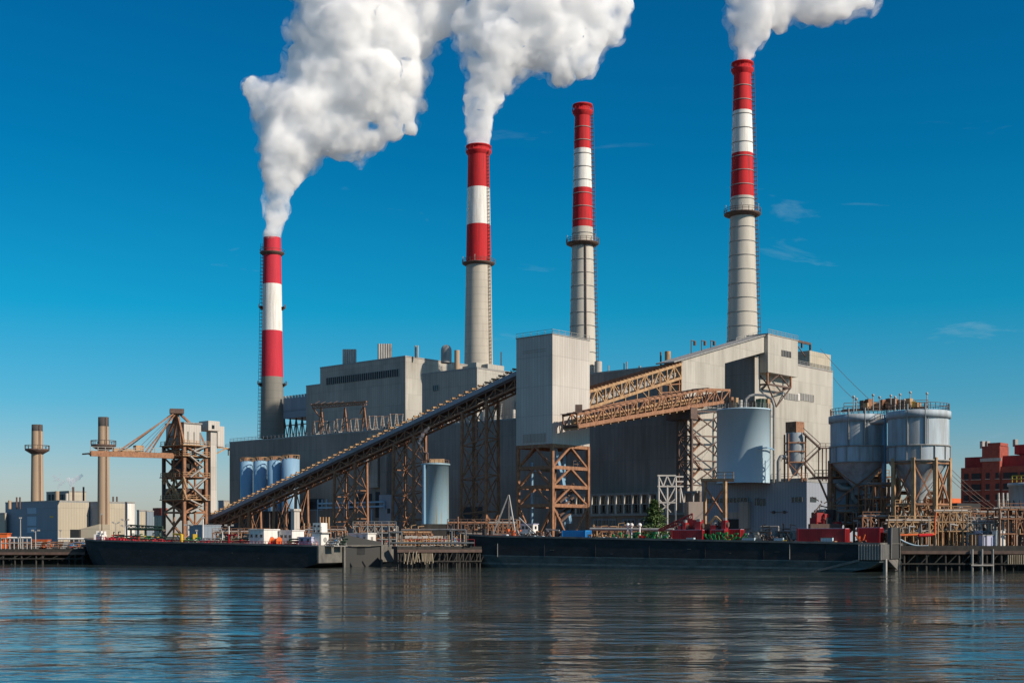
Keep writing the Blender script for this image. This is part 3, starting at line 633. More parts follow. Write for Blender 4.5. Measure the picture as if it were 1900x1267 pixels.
# ------------------------------------------------------------ long inclined conveyor with its trestles
vK = vT + 3.0; wK = 4.2
u1_, z1_ = uT1 + .05, lf(957, 690, vK)[1]; u0_, z0_ = lf(388, 964, vK)
def kp(t, du=0, dv=0, dz=0): return uv(u1_ + (u0_ - u1_) * t + du, vK + dv, z1_ + (z0_ - z1_) * t + dz)
CV = thing('inclined_conveyor', 'very long dark conveyor climbing from the quay at left to the clad transfer tower', 'conveyor', kp(1))
MB().hexa([kp(1, 0, 0, -.9), kp(0, 0, 0, -.9), kp(0, 0, wK, -.9), kp(1, 0, wK, -.9), kp(1, 0, 0, .1), kp(0, 0, 0, .1), kp(0, 0, wK, .1), kp(1, 0, wK, .1)]).build('deck', 'rustdark', CV)
MB().hexa([kp(1, 0, -.15, -.2), kp(0, 0, -.15, -.2), kp(0, 0, 0, -.2), kp(1, 0, 0, -.2), kp(1, 0, -.15, .9), kp(0, 0, -.15, .9), kp(0, 0, 0, .9), kp(1, 0, 0, .9)]).build('side_panel', 'bluegrey', CV)
m = MB(); N = 56
for i in range(N):        # cross boards over the belt
    t = (i + .5) / N; a = kp(t, 0, -.1, 1.5); m.hexa([a + uv(.45, 0), a, a + uv(0, wK), a + uv(.45, wK)] + [p + Vector((0, 0, .42)) for p in (a + uv(.45, 0), a, a + uv(0, wK), a + uv(.45, wK))])
m.build('belt_hood', 'tansteel', CV)
m = MB()
for i in range(N + 1):
    t = i / N; m.bar(kp(t, 0, .3, 0), kp(t, 0, .3, 1.9), .16); m.bar(kp(t, 0, wK - .3, 0), kp(t, 0, wK - .3, 2.2), .16)
m.bar(kp(0, 0, .25, 1.35), kp(1, 0, .25, 1.35), .14); m.bar(kp(0, 0, wK - .2, 2.2), kp(1, 0, wK - .2, 2.2), .14)
m.build('handrail', 'tansteel', CV)
m = MB(); n2 = 40
for dv in (.2, wK - .2): truss_face(m, kp(0, 0, dv, -.9), kp(1, 0, dv, -.9), kp(0, 0, dv, -3.0), kp(1, 0, dv, -3.0), n2, .22, 'w'); m.bar(kp(0, 0, dv, -3.0), kp(1, 0, dv, -3.0), .4)
for i in range(n2 + 1): m.bar(kp(i / n2, 0, .2, -3.0), kp(i / n2, 0, wK - .2, -3.0), .22)
m.build('truss', 'rust', CV)
for i in range(0, n2, 2): MB().tube(kp((i + .5) / n2, 0, .8, -1.9), kp((i + .5) / n2, 0, wK - .8, -1.9), .28, n=8).build('idler_roller', 'tansteel', CV)
m = MB(); m.bar(kp(0, 0, 1.5, -1.7), kp(1, 0, 1.5, -1.7), .9, .5); m.tube(kp(0, 0, 3.4, -2.3), kp(1, 0, 3.4, -2.3), .3); m.build('pipe_run', 'rustdark', CV)
def tz(px): u, _ = lf(px, 800, vK); t = (u - u1_) / (u0_ - u1_); return z1_ + (z0_ - z1_) * t - 3.1
names = {858: 'tallest of the conveyor trestles, next to the transfer tower', 731: 'trestle under the conveyor beside the rust-streaked tank', 621: 'middle trestle under the conveyor, behind the moored barge wheelhouse', 509: 'low trestle under the conveyor in front of the blue silos', 446: 'shortest trestle near the foot of the conveyor'}
for (pa, pb, n, kd) in ((858, 903, 4, 'x'), (731, 768, 4, 'x'), (621, 659, 3, 'x'), (509, 549, 1, 'x'), (446, 462, 1, 'x')):
    ua, _ = lf(pa, 900, vK); ub, _ = lf(pb, 900, vK); za, zb_ = tz(pa), tz(pb)
    root = thing('trestle', names[pa], 'trestle', uv((ua + ub) / 2, vK + 2, GZ), 'steel trestles carrying the conveyor')
    w = .28 if pa > 500 else .22
    tower(root, [uv(ua + .4, vK - .3, GZ), uv(ub, vK - .3, GZ), uv(ub, vK + wK + .4, GZ), uv(ua + .4, vK + wK + .4, GZ)], [uv(ua, vK, za), uv(ub, vK, zb_), uv(ub, vK + wK, zb_), uv(ua, vK + wK, za)], n, w, 'rust', kd, .62)
    m = MB()
    for k_ in range(1, n + 1):
        z = GZ + (min(za, zb_) - GZ) * k_ / (n + .2); m.bar(uv((ua + ub) / 2, vK + 1, z - 5 if z - 5 > GZ else GZ), uv((ua + ub) / 2, vK + 1, z), .3)
    m.build('post', 'rust', root)

# ------------------------------------------------------------ upper gallery: open truss, then clad box up to the head house
uG = uT + 1.8; wG = 5.0
def gp(px, py, du=0.0): v, z = rf(px, py, uG); return uv(uG + du, v, z)
UG = thing('open_truss_gallery', 'sunlit tan lattice gallery climbing right from the back of the transfer tower', 'conveyor bridge', gp(1180, 760))
T0, T1, B0, B1 = gp(1092, 727), gp(1264, 675.5), gp(1092, 757), gp(1264, 701)
for du, nm in ((0, 'near_truss'), (wG, 'far_truss')):
    o_ = uv(du, 0); m = MB(); m.bar(T0 + o_, T1 + o_, .55, .7); m.bar(B0 + o_, B1 + o_, .55, .7); truss_face(m, T0 + o_, T1 + o_, B0 + o_, B1 + o_, 12, .34, 'w'); m.build(nm, 'tansteel', UG)
m = MB()
for i in range(27): t = i / 26; m.bar(T0.lerp(T1, t) + uv(-.5, 0, .5), T0.lerp(T1, t) + uv(wG + .4, 0, .5), .5, .16)
m.build('roof_purlin', 'rust', UG)
MB().hexa([B0, B1, B1 + uv(wG, 0), B0 + uv(wG, 0)] + [p + Vector((0, 0, .3)) for p in (B0, B1, B1 + uv(wG, 0), B0 + uv(wG, 0))]).build('floor', 'rustdark', UG)
MB().hexa([p + uv(1.4, 0, .5) for p in (B0, B1, B1 + uv(2, 0), B0 + uv(2, 0))] + [p + uv(1.4, 0, 1.6) for p in (B0, B1, B1 + uv(2, 0), B0 + uv(2, 0))]).build('belt', 'galv', UG)
C0, C1 = gp(1092, 782), gp(1264, 736)
m = MB(); m.bar(C0, C1, .3)
for i in range(9): t = i / 8; m.bar(B0.lerp(B1, t), C0.lerp(C1, t), .28)
for t in (.55, .7, .85): m.bar(B0.lerp(B1, t), C0.lerp(C1, t + .13), .22)
m.build('hanger', 'tansteel', UG)
m = MB(); a_ = gp(1222, 690); b_ = gp(1262, 682)
for x_ in (1228, 1243, 1261): m.bar(gp(x_, 700, .2), gp(x_, 742, .2), .35)
for y_ in (712, 726): m.bar(gp(1222, y_ + 3, .2), gp(1263, y_, .2), .28)
m.build('end_frame', 'rust', UG)
CG = thing('clad_gallery', 'pale clad sloping gallery climbing from the open truss to the head house', 'conveyor bridge', gp(1340, 740))
pts = [gp(1264, 738), gp(1345, 725), gp(1345, 674), gp(1427, 651), gp(1427, 622), gp(1252, 672), gp(1264, 678)]
pts = [gp(1264, 738), gp(1345, 726), gp(1345, 674), gp(1427, 651), gp(1427, 622), gp(1264, 668)]
MB().prism(pts, uv(wG, 0)).build('wall', 'cream', CG)
m = MB(); a_, b_ = gp(1248, 673, -.5), gp(1427, 620.5, -.5); m.hexa([a_, b_, b_ + uv(wG + 1, 0), a_ + uv(wG + 1, 0)] + [p + Vector((0, 0, .35)) for p in (a_, b_, b_ + uv(wG + 1, 0), a_ + uv(wG + 1, 0))]); m.build('roof', 'steel', CG)
hand(CG, [gp(1388, 632, 4), gp(1427, 621, 4)], h=1.2)
# vent hooks along its roof
for i, px in enumerate((1308, 1327, 1344)):
    a_ = gp(px, 648, 4.5); m = MB(); hgt = 2.4 + .5
    m.pipe([a_ + Vector((0, 0, -1)), a_ + Vector((0, 0, hgt)), a_ + uv(0, 1.7, hgt)], .14, 6); m.tube(a_ + uv(0, 1.7, hgt), a_ + uv(0, 1.7, hgt - 1.2), .4)
    m.build('roof_vent_pipe', 'rustdark', None, ('left', 'middle', 'right')[i] + ' of three hooked vent pipes on the roof line of the clad gallery', 'vent pipe', 'hooked vent pipes')
uH = uG - 1.2; vH = rf(1425, 650, uH)[0]; vH1 = rf(1480.5, 650, uH)[0]; DH = Dv(1425, vH)
zH1, zH0 = zat(620, DH), zat(690, DH); uH1, _ = lf(1386, 650, vH)
HH = thing('head_house', 'pale streaked clad box on rusty steel at the upper end of the clad gallery', 'head house', uv((uH + uH1) / 2, (vH + vH1) / 2, zH0))
MB().uvbox(uH, uH1, vH, vH1, zH0, zH1).build('wall', 'cream', HH)
MB().uvbox(uH - .15, uH1 + .15, vH - .15, vH1 + .15, zH1, zH1 + .3).build('roof', 'steel', HH)
hand(HH, [uv(uH, vH, zH1 + .3), uv(uH, vH1, zH1 + .3)], h=1.2)
win_r(HH, uH, 1450, 1467, 651, 662, 'slot', louv=6, name='louvre')
zl = zat(712, DH); cs = uvrect(uH + .5, uH1 - .3, vH + .5, vH1 - 3.5, 0)
for p in cs: MB().bar((p.x, p.y, zl), (p.x, p.y, zH0), .55).build('leg', 'rust', HH)
m = MB()
for i in range(4):
    a, b = cs[i], cs[(i + 1) % 4]; mid = (a + b) / 2; m.bar((a.x, a.y, zl), (b.x, b.y, zl), .5)
    m.bar((mid.x, mid.y, zH0), (a.x, a.y, zl), .35); m.bar((mid.x, mid.y, zH0), (b.x, b.y, zl), .35)
zk = zat(742, DH); f_ = uv(uE - .1, rf(1440, 730, uE)[0] , zk)
for p in cs: m.bar((p.x, p.y, zl), (f_.x, f_.y, zk - 1), .35)
for i in range(4): a, b = cs[i], cs[(i + 1) % 4]; m.bar((a.x, a.y, zl), ((a.x + f_.x) / 2 * .4 + b.x * .6, (a.y + f_.y) / 2 * .4 + b.y * .6, (zl + zk) / 2), .3)
m.build('bracing', 'rustdark', HH)
# ------------------------------------------------------------ lower gallery with its lattice support
uL = uT - 7.5; wL = 4.2
def lp(px, py, du=0.0): v, z = rf(px, py, uL); return uv(uL + du, v, z)
LG = thing('lower_truss_gallery', 'rust brown lattice conveyor bridge below the brighter one, ending above the blue tank', 'conveyor bridge', lp(1200, 770))
for du, nm in ((0, 'near_truss'), (wL, 'far_truss')):
    m = MB(); P = [(lp(1070, 769, du), lp(1072, 791, du)), (lp(1180, 745, du), lp(1180, 772, du)), (lp(1312, 722, du), lp(1306, 751, du)), (lp(1354, 724, du), lp(1352, 745, du))]
    for i, n_ in ((0, 7), (1, 8), (2, 3)):
        m.bar(P[i][0], P[i + 1][0], .45, .6); m.bar(P[i][1], P[i + 1][1], .5, .9); truss_face(m, P[i][0], P[i + 1][0], P[i][1], P[i + 1][1], n_, .28, 'w')
    m.build(nm, 'rust', LG)
m = MB()
for i in range(24):
    t = i / 23; a_ = P[0][0].lerp(P[2][0], t) + uv(-wL - .4, 0, .3); m.bar(a_, a_ + uv(wL + .8, 0, 0), .9, .12)
m.build('roof_board', 'rustdark', LG)
a_, b_ = lp(1072, 790), lp(1352, 745); MB().hexa([lp(1072, 791), lp(1306, 751), lp(1306, 751, wL), lp(1072, 791, wL)] + [p + Vector((0, 0, .35)) for p in (lp(1072, 791), lp(1306, 751), lp(1306, 751, wL), lp(1072, 791, wL))]).build('floor', 'rustdark', LG)
m = MB(); m.tube(lp(1074, 782, 2), lp(1308, 742, 2), .55); m.tube(lp(1074, 778, 1), lp(1308, 737, 1), .3); m.build('belt', 'tansteel', LG)
for i in range(18): t = i / 17; a_ = lp(1073, 795).lerp(lp(1306, 756), t); MB().tube(a_, a_ + uv(wL, 0, 0), .25, n=6).build('idler_roller', 'tansteel', LG)
MB().rbox(lp(1080, 768, 1), 1.6, 1.6, 2.2).build('drive_unit', 'rustdark', LG)
uS, vS = uL + 4.6, lf(1275, 800, rf(1290, 800, uL)[0])[0]
va_ = rf(1283, 800, uL)[0]; vb_ = rf(1343, 800, uL)[0]
LS = thing('lattice_support', 'dark braced steel tower carrying the lower conveyor bridge left of the blue tank', 'support tower', uv(uL + 2, (va_ + vb_) / 2, GZ))
zt_ = lp(1306, 752).z; zb_ = zat(888, 300)
tower(LS, [uv(uL, va_, zb_), uv(uL + wL, va_, zb_), uv(uL + wL, vb_, zb_), uv(uL, vb_, zb_)], [uv(uL, va_, zt_ - 2), uv(uL + wL, va_, zt_ - 2), uv(uL + wL, vb_, zt_ - 1), uv(uL, vb_, zt_ - 1)], 3, .34, 'rustdark', 'x', .62)
m = MB()
for j in range(6):
    z = zb_ + (zt_ - zb_) * (j + .4) / 6.5; a_ = uv(uL + 1, va_ + .5 + 5 * (j % 2), z); b_ = uv(uL + 1, va_ + 5.5 - 5 * (j % 2), z + (zt_ - zb_) / 6.5); m.bar(a_, b_, .8, .18); m.bar(a_ + Vector((0, 0, 1)), b_ + Vector((0, 0, 1)), .12); m.uvbox(uL + .4, uL + 1.8, va_ + (4.5 if j % 2 == 0 else -.5), va_ + (6.5 if j % 2 == 0 else 1.5), b_.z - .1, b_.z)
m.build('stair', 'rust', LS)
MB().uvbox(uL - .5, uL + wL + 3, va_ - 1, va_ + 2, zt_ - 4, zt_ - 1).build('drive_house', 'rustdark', LS)
MB().bar(uv(uL, vb_, GZ), uv(uL, vb_, zb_), .6).bar(uv(uL, va_, GZ), uv(uL, va_, zb_), .6).bar(uv(uL + wL, va_, GZ), uv(uL + wL, va_, zb_), .6).build('footing', 'rustdark', LS)

# ------------------------------------------------------------ low workshop with the blue tank on it
vW = 228 * K; zW = lf(1400, 897, vW)[1]; uW, _ = lf(1497, 900, vW); uW1, _ = lf(1302, 900, vW)
WS = bld('workshop', 'low blue-grey ribbed workshop below the big blue tank, with a few small dark windows', 'building', uW, uW1, vW, vW + 42, zW, 'bluegrey', par=.9)
win_l(WS, vW, 1311, 1388, 924, 932, 'glass', louv=12); win_l(WS, vW, 1401, 1409, 924, 937, 'glass', louv=1); win_l(WS, vW, 1411, 1420, 925, 938, 'glass', louv=1); win_l(WS, vW, 1469, 1489, 922, 931, 'glass', louv=3); win_r(WS, uW, 1503, 1514, 922, 931, 'glass')
win_l(WS, vW, 1376, 1393, 931, 980, 'grey', name='duct', d=1.2); win_l(WS, vW, 1333, 1374, 950, 962, 'grey', name='shutter'); win_l(WS, vW, 1333, 1374, 963, 985, 'slot', name='doorway')
m = MB(); zz = lf(1440, 950, vW)[1]
for p_ in (1436, 1456): u_, _ = lf(p_, 950, vW); m.tube(uv(u_, vW - .02, zz), uv(u_, vW - .25, zz), .35, n=12)
ua, _ = lf(1430, 950, vW); ub, _ = lf(1462, 950, vW); m.bar(uv(ua, vW - .15, zz), uv(ub, vW - .15, zz), .1); m.build('wall_lamp_bracket', 'rustdark', WS)
m = MB()
for x0 in (1412, 1429):
    ua, z0 = lf(x0, 997, vW - 3); ub, _ = lf(x0 + 15, 997, vW - 3); _, zt = lf(x0, 977, vW - 3)
    m.pipe([uv(ua, vW - 3, z0), uv(ua, vW - 3, zt), uv(ub, vW - 3, zt), uv(ub, vW - 3, z0)], .22)
m.build('pipe_loop', 'galv', WS)
hand(WS, [uv(uW1, vW + .3, zW + .9), uv(uW, vW + .3, zW + .9), uv(uW, vW + 14, zW + .9)], w=.08)
DB = 296; cb = at(1380, 800, DB); rB = 49.5 / F * DB; zb0 = zW; zb1 = zat(758, DB - rB)
BT = thing('storage_tank', 'biggest pale blue tank, plain round, on the workshop roof below the head house', 'tank', (cb.x, cb.y, zb0))
MB().lathe((cb.x, cb.y), [(rB, zb0), (rB, zb1), (rB + .12, zb1), (rB + .12, zb1 + .3), (rB, zb1 + .3), (0.01, zb1 + .8)], 56).build('shell', 'tankblue', BT)
m = MB()
for i in range(40):
    t = 2 * math.pi * i / 40; x, y = cb.x + (rB - .1) * math.cos(t), cb.y + (rB - .1) * math.sin(t); m.bar((x, y, zb1 + .3), (x, y, zb1 + 1.4), .08)
for h_ in (.85, 1.4): m.lathe((cb.x, cb.y), [(rB - .06, zb1 + h_), (rB - .14, zb1 + h_), (rB - .14, zb1 + h_ + .08), (rB - .06, zb1 + h_ + .08)], 40)
m.build('guard_rail', 'steel', BT)
m = MB(); a_ = at(1384, 757, DB); z = at(0, 733, DB).z
c1 = at(1432, 800, DB - 3)
pts = [Vector((a_.x, a_.y, zb1))] + [Vector((a_.x, a_.y, z - 1))] + [at(1390, 735, DB), at(1400, 732, DB), at(1420, 733, DB - 1), at(1432, 740, DB - 2), at(1436, 752, DB - 3), Vector((at(1436, 0, DB - 3).x, DB - 3, zW))]
m.pipe(pts, .3); m.build('vent_pipe', 'steel', BT)
for x0, x1, y0, y1, dd, mt in ((1345, 1352, 738, 757, 3, 'rustdark'), (1354, 1360, 735, 757, 2, 'rust'), (1363, 1369, 737, 757, 1, 'tansteel'), (1405, 1418, 740, 757, 0, 'dgreen'), (1421, 1428, 739, 757, 1, 'tansteel'), (1392, 1400, 743, 757, 1, 'rustdark'), (1372, 1377, 742, 757, 0, 'galv')):
    p = at((x0 + x1) / 2, y1, DB + dd); w = (x1 - x0) / F * DB; MB().rbox((p.x, p.y, zb1), w, w, at(0, y0, DB).z - zb1, .6).build('roof_fitting', mt, BT)
m = MB(); t0 = math.atan2(-cb.y, -cb.x)
for i in range(9):
    t = t0 + R(28 + 5.2 * i); m.bar((cb.x + (rB + .9) * math.cos(t), cb.y + (rB + .9) * math.sin(t), zat(836 - 2.5 * math.sin(i / 8 * 3.1), DB)), (cb.x + (rB + .9) * math.cos(t + .1), cb.y + (rB + .9) * math.sin(t + .1), zat(836 - 2.5 * math.sin((i + 1) / 8 * 3.1), DB)), .25)
m.build('hose', 'siloblue', BT)
# portal frame and platform left of the workshop
PF = thing('access_platform', 'small railed tan platform on two orange-brown posts at the left corner of the workshop', 'platform', at(1330, 990, 262))
m = MB(); D_ = 255
a_, b_, c_ = at(1308, 893, D_ + 6), at(1345, 893, D_), at(1357, 893, D_)
MB().bar(a_, a_ + Vector((0, 0, GZ - a_.z)), .55).build('post', 'tansteel', PF); MB().bar(b_, b_ + Vector((0, 0, GZ - b_.z)), .65).build('post', 'tansteel', PF)
p_ = at(1300, 892, D_ + 6.2); q_ = at(1362, 892, D_ - .5); m.hexa([p_, q_, q_ + Vector((.5, 3, 0)), p_ + Vector((.5, 3, 0))] + [x + Vector((0, 0, .5)) for x in (p_, q_, q_ + Vector((.5, 3, 0)), p_ + Vector((.5, 3, 0)))]); m.build('deck', 'tansteel', PF)
hand(PF, [at(1326, 888, D_ + 3), at(1361, 888, D_ - .3)], mat='tansteel', h=1.3, w=.12)
m = MB(); m.bar(a_ + Vector((0, 0, -1)), b_ + Vector((0, 0, -7)), .3); m.bar(b_ + Vector((0, 0, -1)), a_ + Vector((0, 0, -7)), .3); m.build('bracing', 'rust', PF)
# dust cyclone with stairs
DY = 285; cy = at(1475, 850, DY)
CY = thing('dust_filter', 'rusty topped grey filter vessel with hopper bottom and outside stair, beside the blue tank', 'filter vessel', (cy.x, cy.y, zW))
rr = 17 / F * DY
MB().rbox((cy.x, cy.y, zat(803, DY)), 2.9, 2.9, zat(783, DY) - zat(803, DY), .7).build('cap', 'rust', CY)
MB().lathe((cy.x, cy.y), [(.5, zat(882, DY)), (1.0, zat(870, DY)), (rr * .95, zat(858, DY)), (rr * .95, zat(803, DY))], 20).build('vessel', 'hopper', CY)
m = MB()
for s_ in (-1, 1):
    for t_ in (-1, 1): m.bar((cy.x + s_ * 1.9, cy.y + t_ * 1.9, zW), (cy.x + s_ * 1.9, cy.y + t_ * 1.9, zat(805, DY)), .28)
for y_ in (858, 838, 822): 
    for s_ in (-1, 1): m.bar((cy.x - 1.9, cy.y + s_ * 1.9, zat(y_, DY)), (cy.x + 1.9, cy.y + s_ * 1.9, zat(y_, DY)), .25); m.bar((cy.x + s_ * 1.9, cy.y - 1.9, zat(y_, DY)), (cy.x + s_ * 1.9, cy.y + 1.9, zat(y_, DY)), .25)
m.bar((cy.x - 1.9, cy.y - 1.9, zW), (cy.x + 1.9, cy.y - 1.9, zat(858, DY)), .2); m.bar((cy.x + 1.9, cy.y - 1.9, zW), (cy.x - 1.9, cy.y - 1.9, zat(858, DY)), .2)
m.build('frame', 'rust', CY)
m = MB(); a_, b_, c_, d_ = at(1490, 803, DY - 2), at(1522, 832, DY - 2), at(1492, 860, DY - 2), at(1512, 884, DY - 2)
for p_, q_ in ((a_, b_), (b_, c_), (c_, d_)): m.bar(p_, q_, .9, .3); m.bar(p_ + Vector((0, 0, 1.1)), q_ + Vector((0, 0, 1.1)), .14)
m.rbox(b_ + Vector((1.2, 0, 0)), 3, 1.5, .2); rail(m, [b_, b_ + Vector((2.4, 0, 0))], 1.1, .1, 1)
for x_ in (1519, 1526, 1533): p_ = at(x_, 832, DY - 2); m.bar(p_, (p_.x, p_.y, zW), .2)
m.build('stair', 'rustdark', CY)
MB().pipe([at(1462, 848, DY - 1), at(1449, 848, DY - 1), at(1445, 856, DY - 1), Vector((at(1445, 0, DY - 1).x, DY - 1, zW))], .5).build('duct', 'galv', CY)

# ------------------------------------------------------------ the two grey hopper silos
def hopper(px, D, r, yt, yring, yb, ycone, pxc, label, frame):
    c = at(px, 800, D); Rr = r / F * D; z1, zr, zb, zc = (zat(y, D - Rr) for y in (yt, yring, yb, ycone))
    root = thing('hopper_silo', label, 'silo', (c.x, c.y, GZ), 'grey hopper silos')
    MB().lathe((c.x, c.y), [(Rr, zr + .1), (Rr, z1 - 1.5)], 48).build('shell', 'hopper', root)
    MB().lathe((c.x, c.y), [(Rr, z1 - 1.5), (Rr + .35, z1 - 1.5), (Rr + .35, z1 - .2), (Rr, z1 - .1), (.01, z1 + .5)], 48).build('top_band', 'hopper', root)
    MB().lathe((c.x, c.y), [(Rr + .12, zb + .1), (Rr + .12, zr)], 48).build('skirt', 'hopper', root)
    m = MB()
    for z in (zr, zb): m.lathe((c.x, c.y), [(Rr + .1, z - .15), (Rr + .35, z - .12), (Rr + .35, z + .12), (Rr + .1, z + .15)], 48)
    for i in range(14):
        t = 2 * math.pi * i / 14; m.bar((c.x + (Rr + .25) * math.cos(t), c.y + (Rr + .25) * math.sin(t), zb), (c.x + (Rr + .25) * math.cos(t), c.y + (Rr + .25) * math.sin(t), zr), .16)
    m.build('ring_beam', 'steel', root)
    MB().lathe((c.x, c.y), [(.9, zc - 1.2), (.9, zc), (Rr, zb)], 40).build('cone', 'hopper', root)
    m = MB()
    for i in range(34):
        t = 2 * math.pi * i / 34; x, y = c.x + Rr * math.cos(t), c.y + Rr * math.sin(t); m.bar((x, y, z1), (x, y, z1 + 1.2), .09)
    for h_ in (.6, 1.2): m.lathe((c.x, c.y), [(Rr - .04, z1 + h_), (Rr + .05, z1 + h_), (Rr + .05, z1 + h_ + .08), (Rr - .04, z1 + h_ + .08), (Rr - .04, z1 + h_)], 40)
    m.build('guard_rail', 'rustdark', root)
    ls = []
    for a in frame:
        t = math.atan2(-c.y, -c.x) + R(a); p = Vector((c.x + (Rr + .1) * math.cos(t), c.y + (Rr + .1) * math.sin(t), GZ)); q_ = Vector((p.x, p.y, zb + .5)); ls.append((p, q_)); MB().bar(p, q_, .7).build('leg', 'tansteel' if px > 1650 else 'rust', root)
    m = MB()
    for i in range(len(ls)):
        (p, q_), (p2, q2) = ls[i], ls[(i + 1) % len(ls)]
        truss_face(m, p + Vector((0, 0, 1)), q_ - Vector((0, 0, 1)), p2 + Vector((0, 0, 1)), q2 - Vector((0, 0, 1)), 2, .34, 'x')
    m.build('bracing', 'rust', root)
    for a in (-20, 12):
        t = math.atan2(-c.y, -c.x) + R(a); x, y = c.x + (Rr + .2) * math.cos(t), c.y + (Rr + .2) * math.sin(t); m = MB()
        m.bar((x, y, zr), (x, y, z1 + 1), .3); m.bar((x + .6, y, zr), (x + .6, y, z1 + 1), .12); m.build('downpipe', 'steel', root)
    return root, c, Rr, z1
H1 = hopper(1593, 259, 51, 766, 826, 856, 905, 1593, 'grey silo with banded top and hopper bottom, left of its twin, mostly in shade', (-78, 60, 130, 235))
H2 = hopper(1704, 250, 54.5, 758, 825, 853, 925, 1718, 'brighter grey silo with cone bottom on tall orange-brown legs, right of its twin', (-52, -9, 32, 78, 140, 220))
m = MB(); c_ = H1[1]
m.pipe([at(1640, 770, 255), at(1640, 905, 255)], .5); m.build('drop_pipe', 'siloblue', H2[0])
MB().pipe([at(1597, 784, 254), at(1610, 784, 254), at(1640, 782, 253)], .45).build('duct', 'galv', H1[0])
# mechanical penthouse between the silo tops
PH = thing('silo_top_plant', 'rusty cluster of machinery and catwalk bridging the tops of the grey hopper silos', 'machinery', at(1650, 758, 257))
m = MB(); zt = H1[3]; zc_ = zt + .35
a_, b_ = at(1566, 757, 258), at(1722, 752, 252); a_.z = zt + .9; b_.z = zt + .9
m.hexa([a_, b_, b_ + Vector((0, 2.4, 0)), a_ + Vector((0, 2.4, 0))] + [x + Vector((0, 0, .3)) for x in (a_, b_, b_ + Vector((0, 2.4, 0)), a_ + Vector((0, 2.4, 0)))]); m.build('catwalk', 'rustdark', PH)
hand(PH, [a_ + Vector((0, 0, .3)), b_ + Vector((0, 0, .3))], h=1.2, w=.1, mat='rust')
for i in range(16):
    x_ = 1600 + i * 6.6 + rnd.uniform(-2, 2); D_ = 257 - (i / 16) * 4; p = at(x_, 0, D_); w = rnd.uniform(.7, 1.8); h_ = rnd.uniform(.8, 2.1)
    MB().rbox((p.x, p.y + rnd.uniform(-.6, 1), zt + 1.1), w, w, h_, rnd.uniform(0, 1.5)).build('machine_box', rnd.choice(['rust', 'tansteel', 'rustdark', 'yellow', 'rust']), PH)
for (px, yt) in ((1584, 737), (1589, 741), (1620, 734), (1632, 738), (1653, 735), (1661, 738), (1670, 733), (1678, 743), (1689, 729), (1720, 731)):
    p = at(px, yt, 253); MB().tube((p.x, p.y, zt + .3), p, .1, n=6).ball((p.x, p.y, p.z + .1), .28, 8, 6).build('lamp_post', 'galv', None, 'slim flood lamp on the silo top about %s' % {1584: 'at the left end of the row', 1589: 'second from the left', 1620: 'third from the left', 1632: 'fourth from the left', 1653: 'fifth, over the machinery', 1661: 'sixth, over the machinery', 1670: 'seventh, over the machinery', 1678: 'eighth, the shortest one', 1689: 'ninth and tall, on the brighter silo', 1720: 'at the far right end of the row'}[px], 'lamp', 'flood lamps on the silo tops')

# ------------------------------------------------------------ blue silos in front of the long hall, streaked tank
for i, (x0, x1, yt, yb, lab) in enumerate(((446, 470, 856, 950, 'leftmost of the four slim blue silos in front of the dark hall'), (471, 496, 855, 955, 'second from the left of the four slim blue silos'), (497, 522, 854, 960, 'third from the left of the four slim blue silos'), (523, 556, 851, 965, 'rightmost and widest of the four slim blue silos, its side sunlit'))):
    vs = vA - 9 - (3.5 if i < 3 else 1.5); D = Dv((x0 + x1) / 2, vs); c = at((x0 + x1) / 2, 0, D); r = (x1 - x0) / 2 / F * D * .98
    root = thing('slim_silo', lab, 'silo', (c.x, c.y, GZ), 'slim blue silos'); z1 = zat(yt, D - r); z0 = zat(948, D)
    MB().lathe((c.x, c.y), [(r, z0), (r, z1), (.01, z1 + .6)], 28).build('shell', 'siloblue', root)
    m = MB()
    for k_ in range(14):
        t = 2 * math.pi * k_ / 14; x, y = c.x + r * math.cos(t), c.y + r * math.sin(t); m.bar((x, y, z1), (x, y, z1 + 1.3), .14)
    m.lathe((c.x, c.y), [(r - .1, z1 + 1.2), (r + .12, z1 + 1.2), (r + .12, z1 + 1.4), (r - .1, z1 + 1.4)], 20); m.build('guard_rail', 'tansteel', root)
    MB().rbox((c.x, c.y, z1 + .4), 1.4, 1.4, 1.0, .4).build('filter_unit', 'rust', root)
    m = MB()
    for k_ in range(4): t = R(45 + 90 * k_); m.bar((c.x + r * .9 * math.cos(t), c.y + r * .9 * math.sin(t), GZ), (c.x + r * .9 * math.cos(t), c.y + r * .9 * math.sin(t), z0), .4)
    m.build('support', 'rustdark', root)
DS = 318; c = at(808, 0, DS); r = 25 / F * DS
ST = thing('storage_tank', 'faded blue tank with vertical rust streaks between two conveyor trestles, small steam pipe on top', 'tank', (c.x, c.y, GZ))
def streakmat():
    mm_, nt, n, l, b = newmat('streaked_tank'); g, s, a = coordA(n, l); b.inputs['Roughness'].default_value = .5
    sc = nd(n, 'ShaderNodeCombineXYZ'); l.new(mth(n, l, 'MULTIPLY', s.outputs[0], 1.3), sc.inputs[0]); l.new(mth(n, l, 'MULTIPLY', s.outputs[2], .04), sc.inputs[1])
    nz_ = nd(n, 'ShaderNodeTexNoise'); nz_.inputs['Scale'].default_value = 1; nz_.inputs['Detail'].default_value = 4; l.new(sc.outputs[0], nz_.inputs[0])
    mr = nd(n, 'ShaderNodeMapRange'); l.new(nz_.outputs[0], mr.inputs[0]); mr.inputs[1].default_value = .52; mr.inputs[2].default_value = .66
    mx = nd(n, 'ShaderNodeMixRGB'); mx.inputs[1].default_value = (.24, .36, .42, 1); mx.inputs[2].default_value = (.30, .20, .08, 1); l.new(mr.outputs[0], mx.inputs[0]); l.new(mx.outputs[0], b.inputs['Base Color']); return mm_
M['streak'] = streakmat()
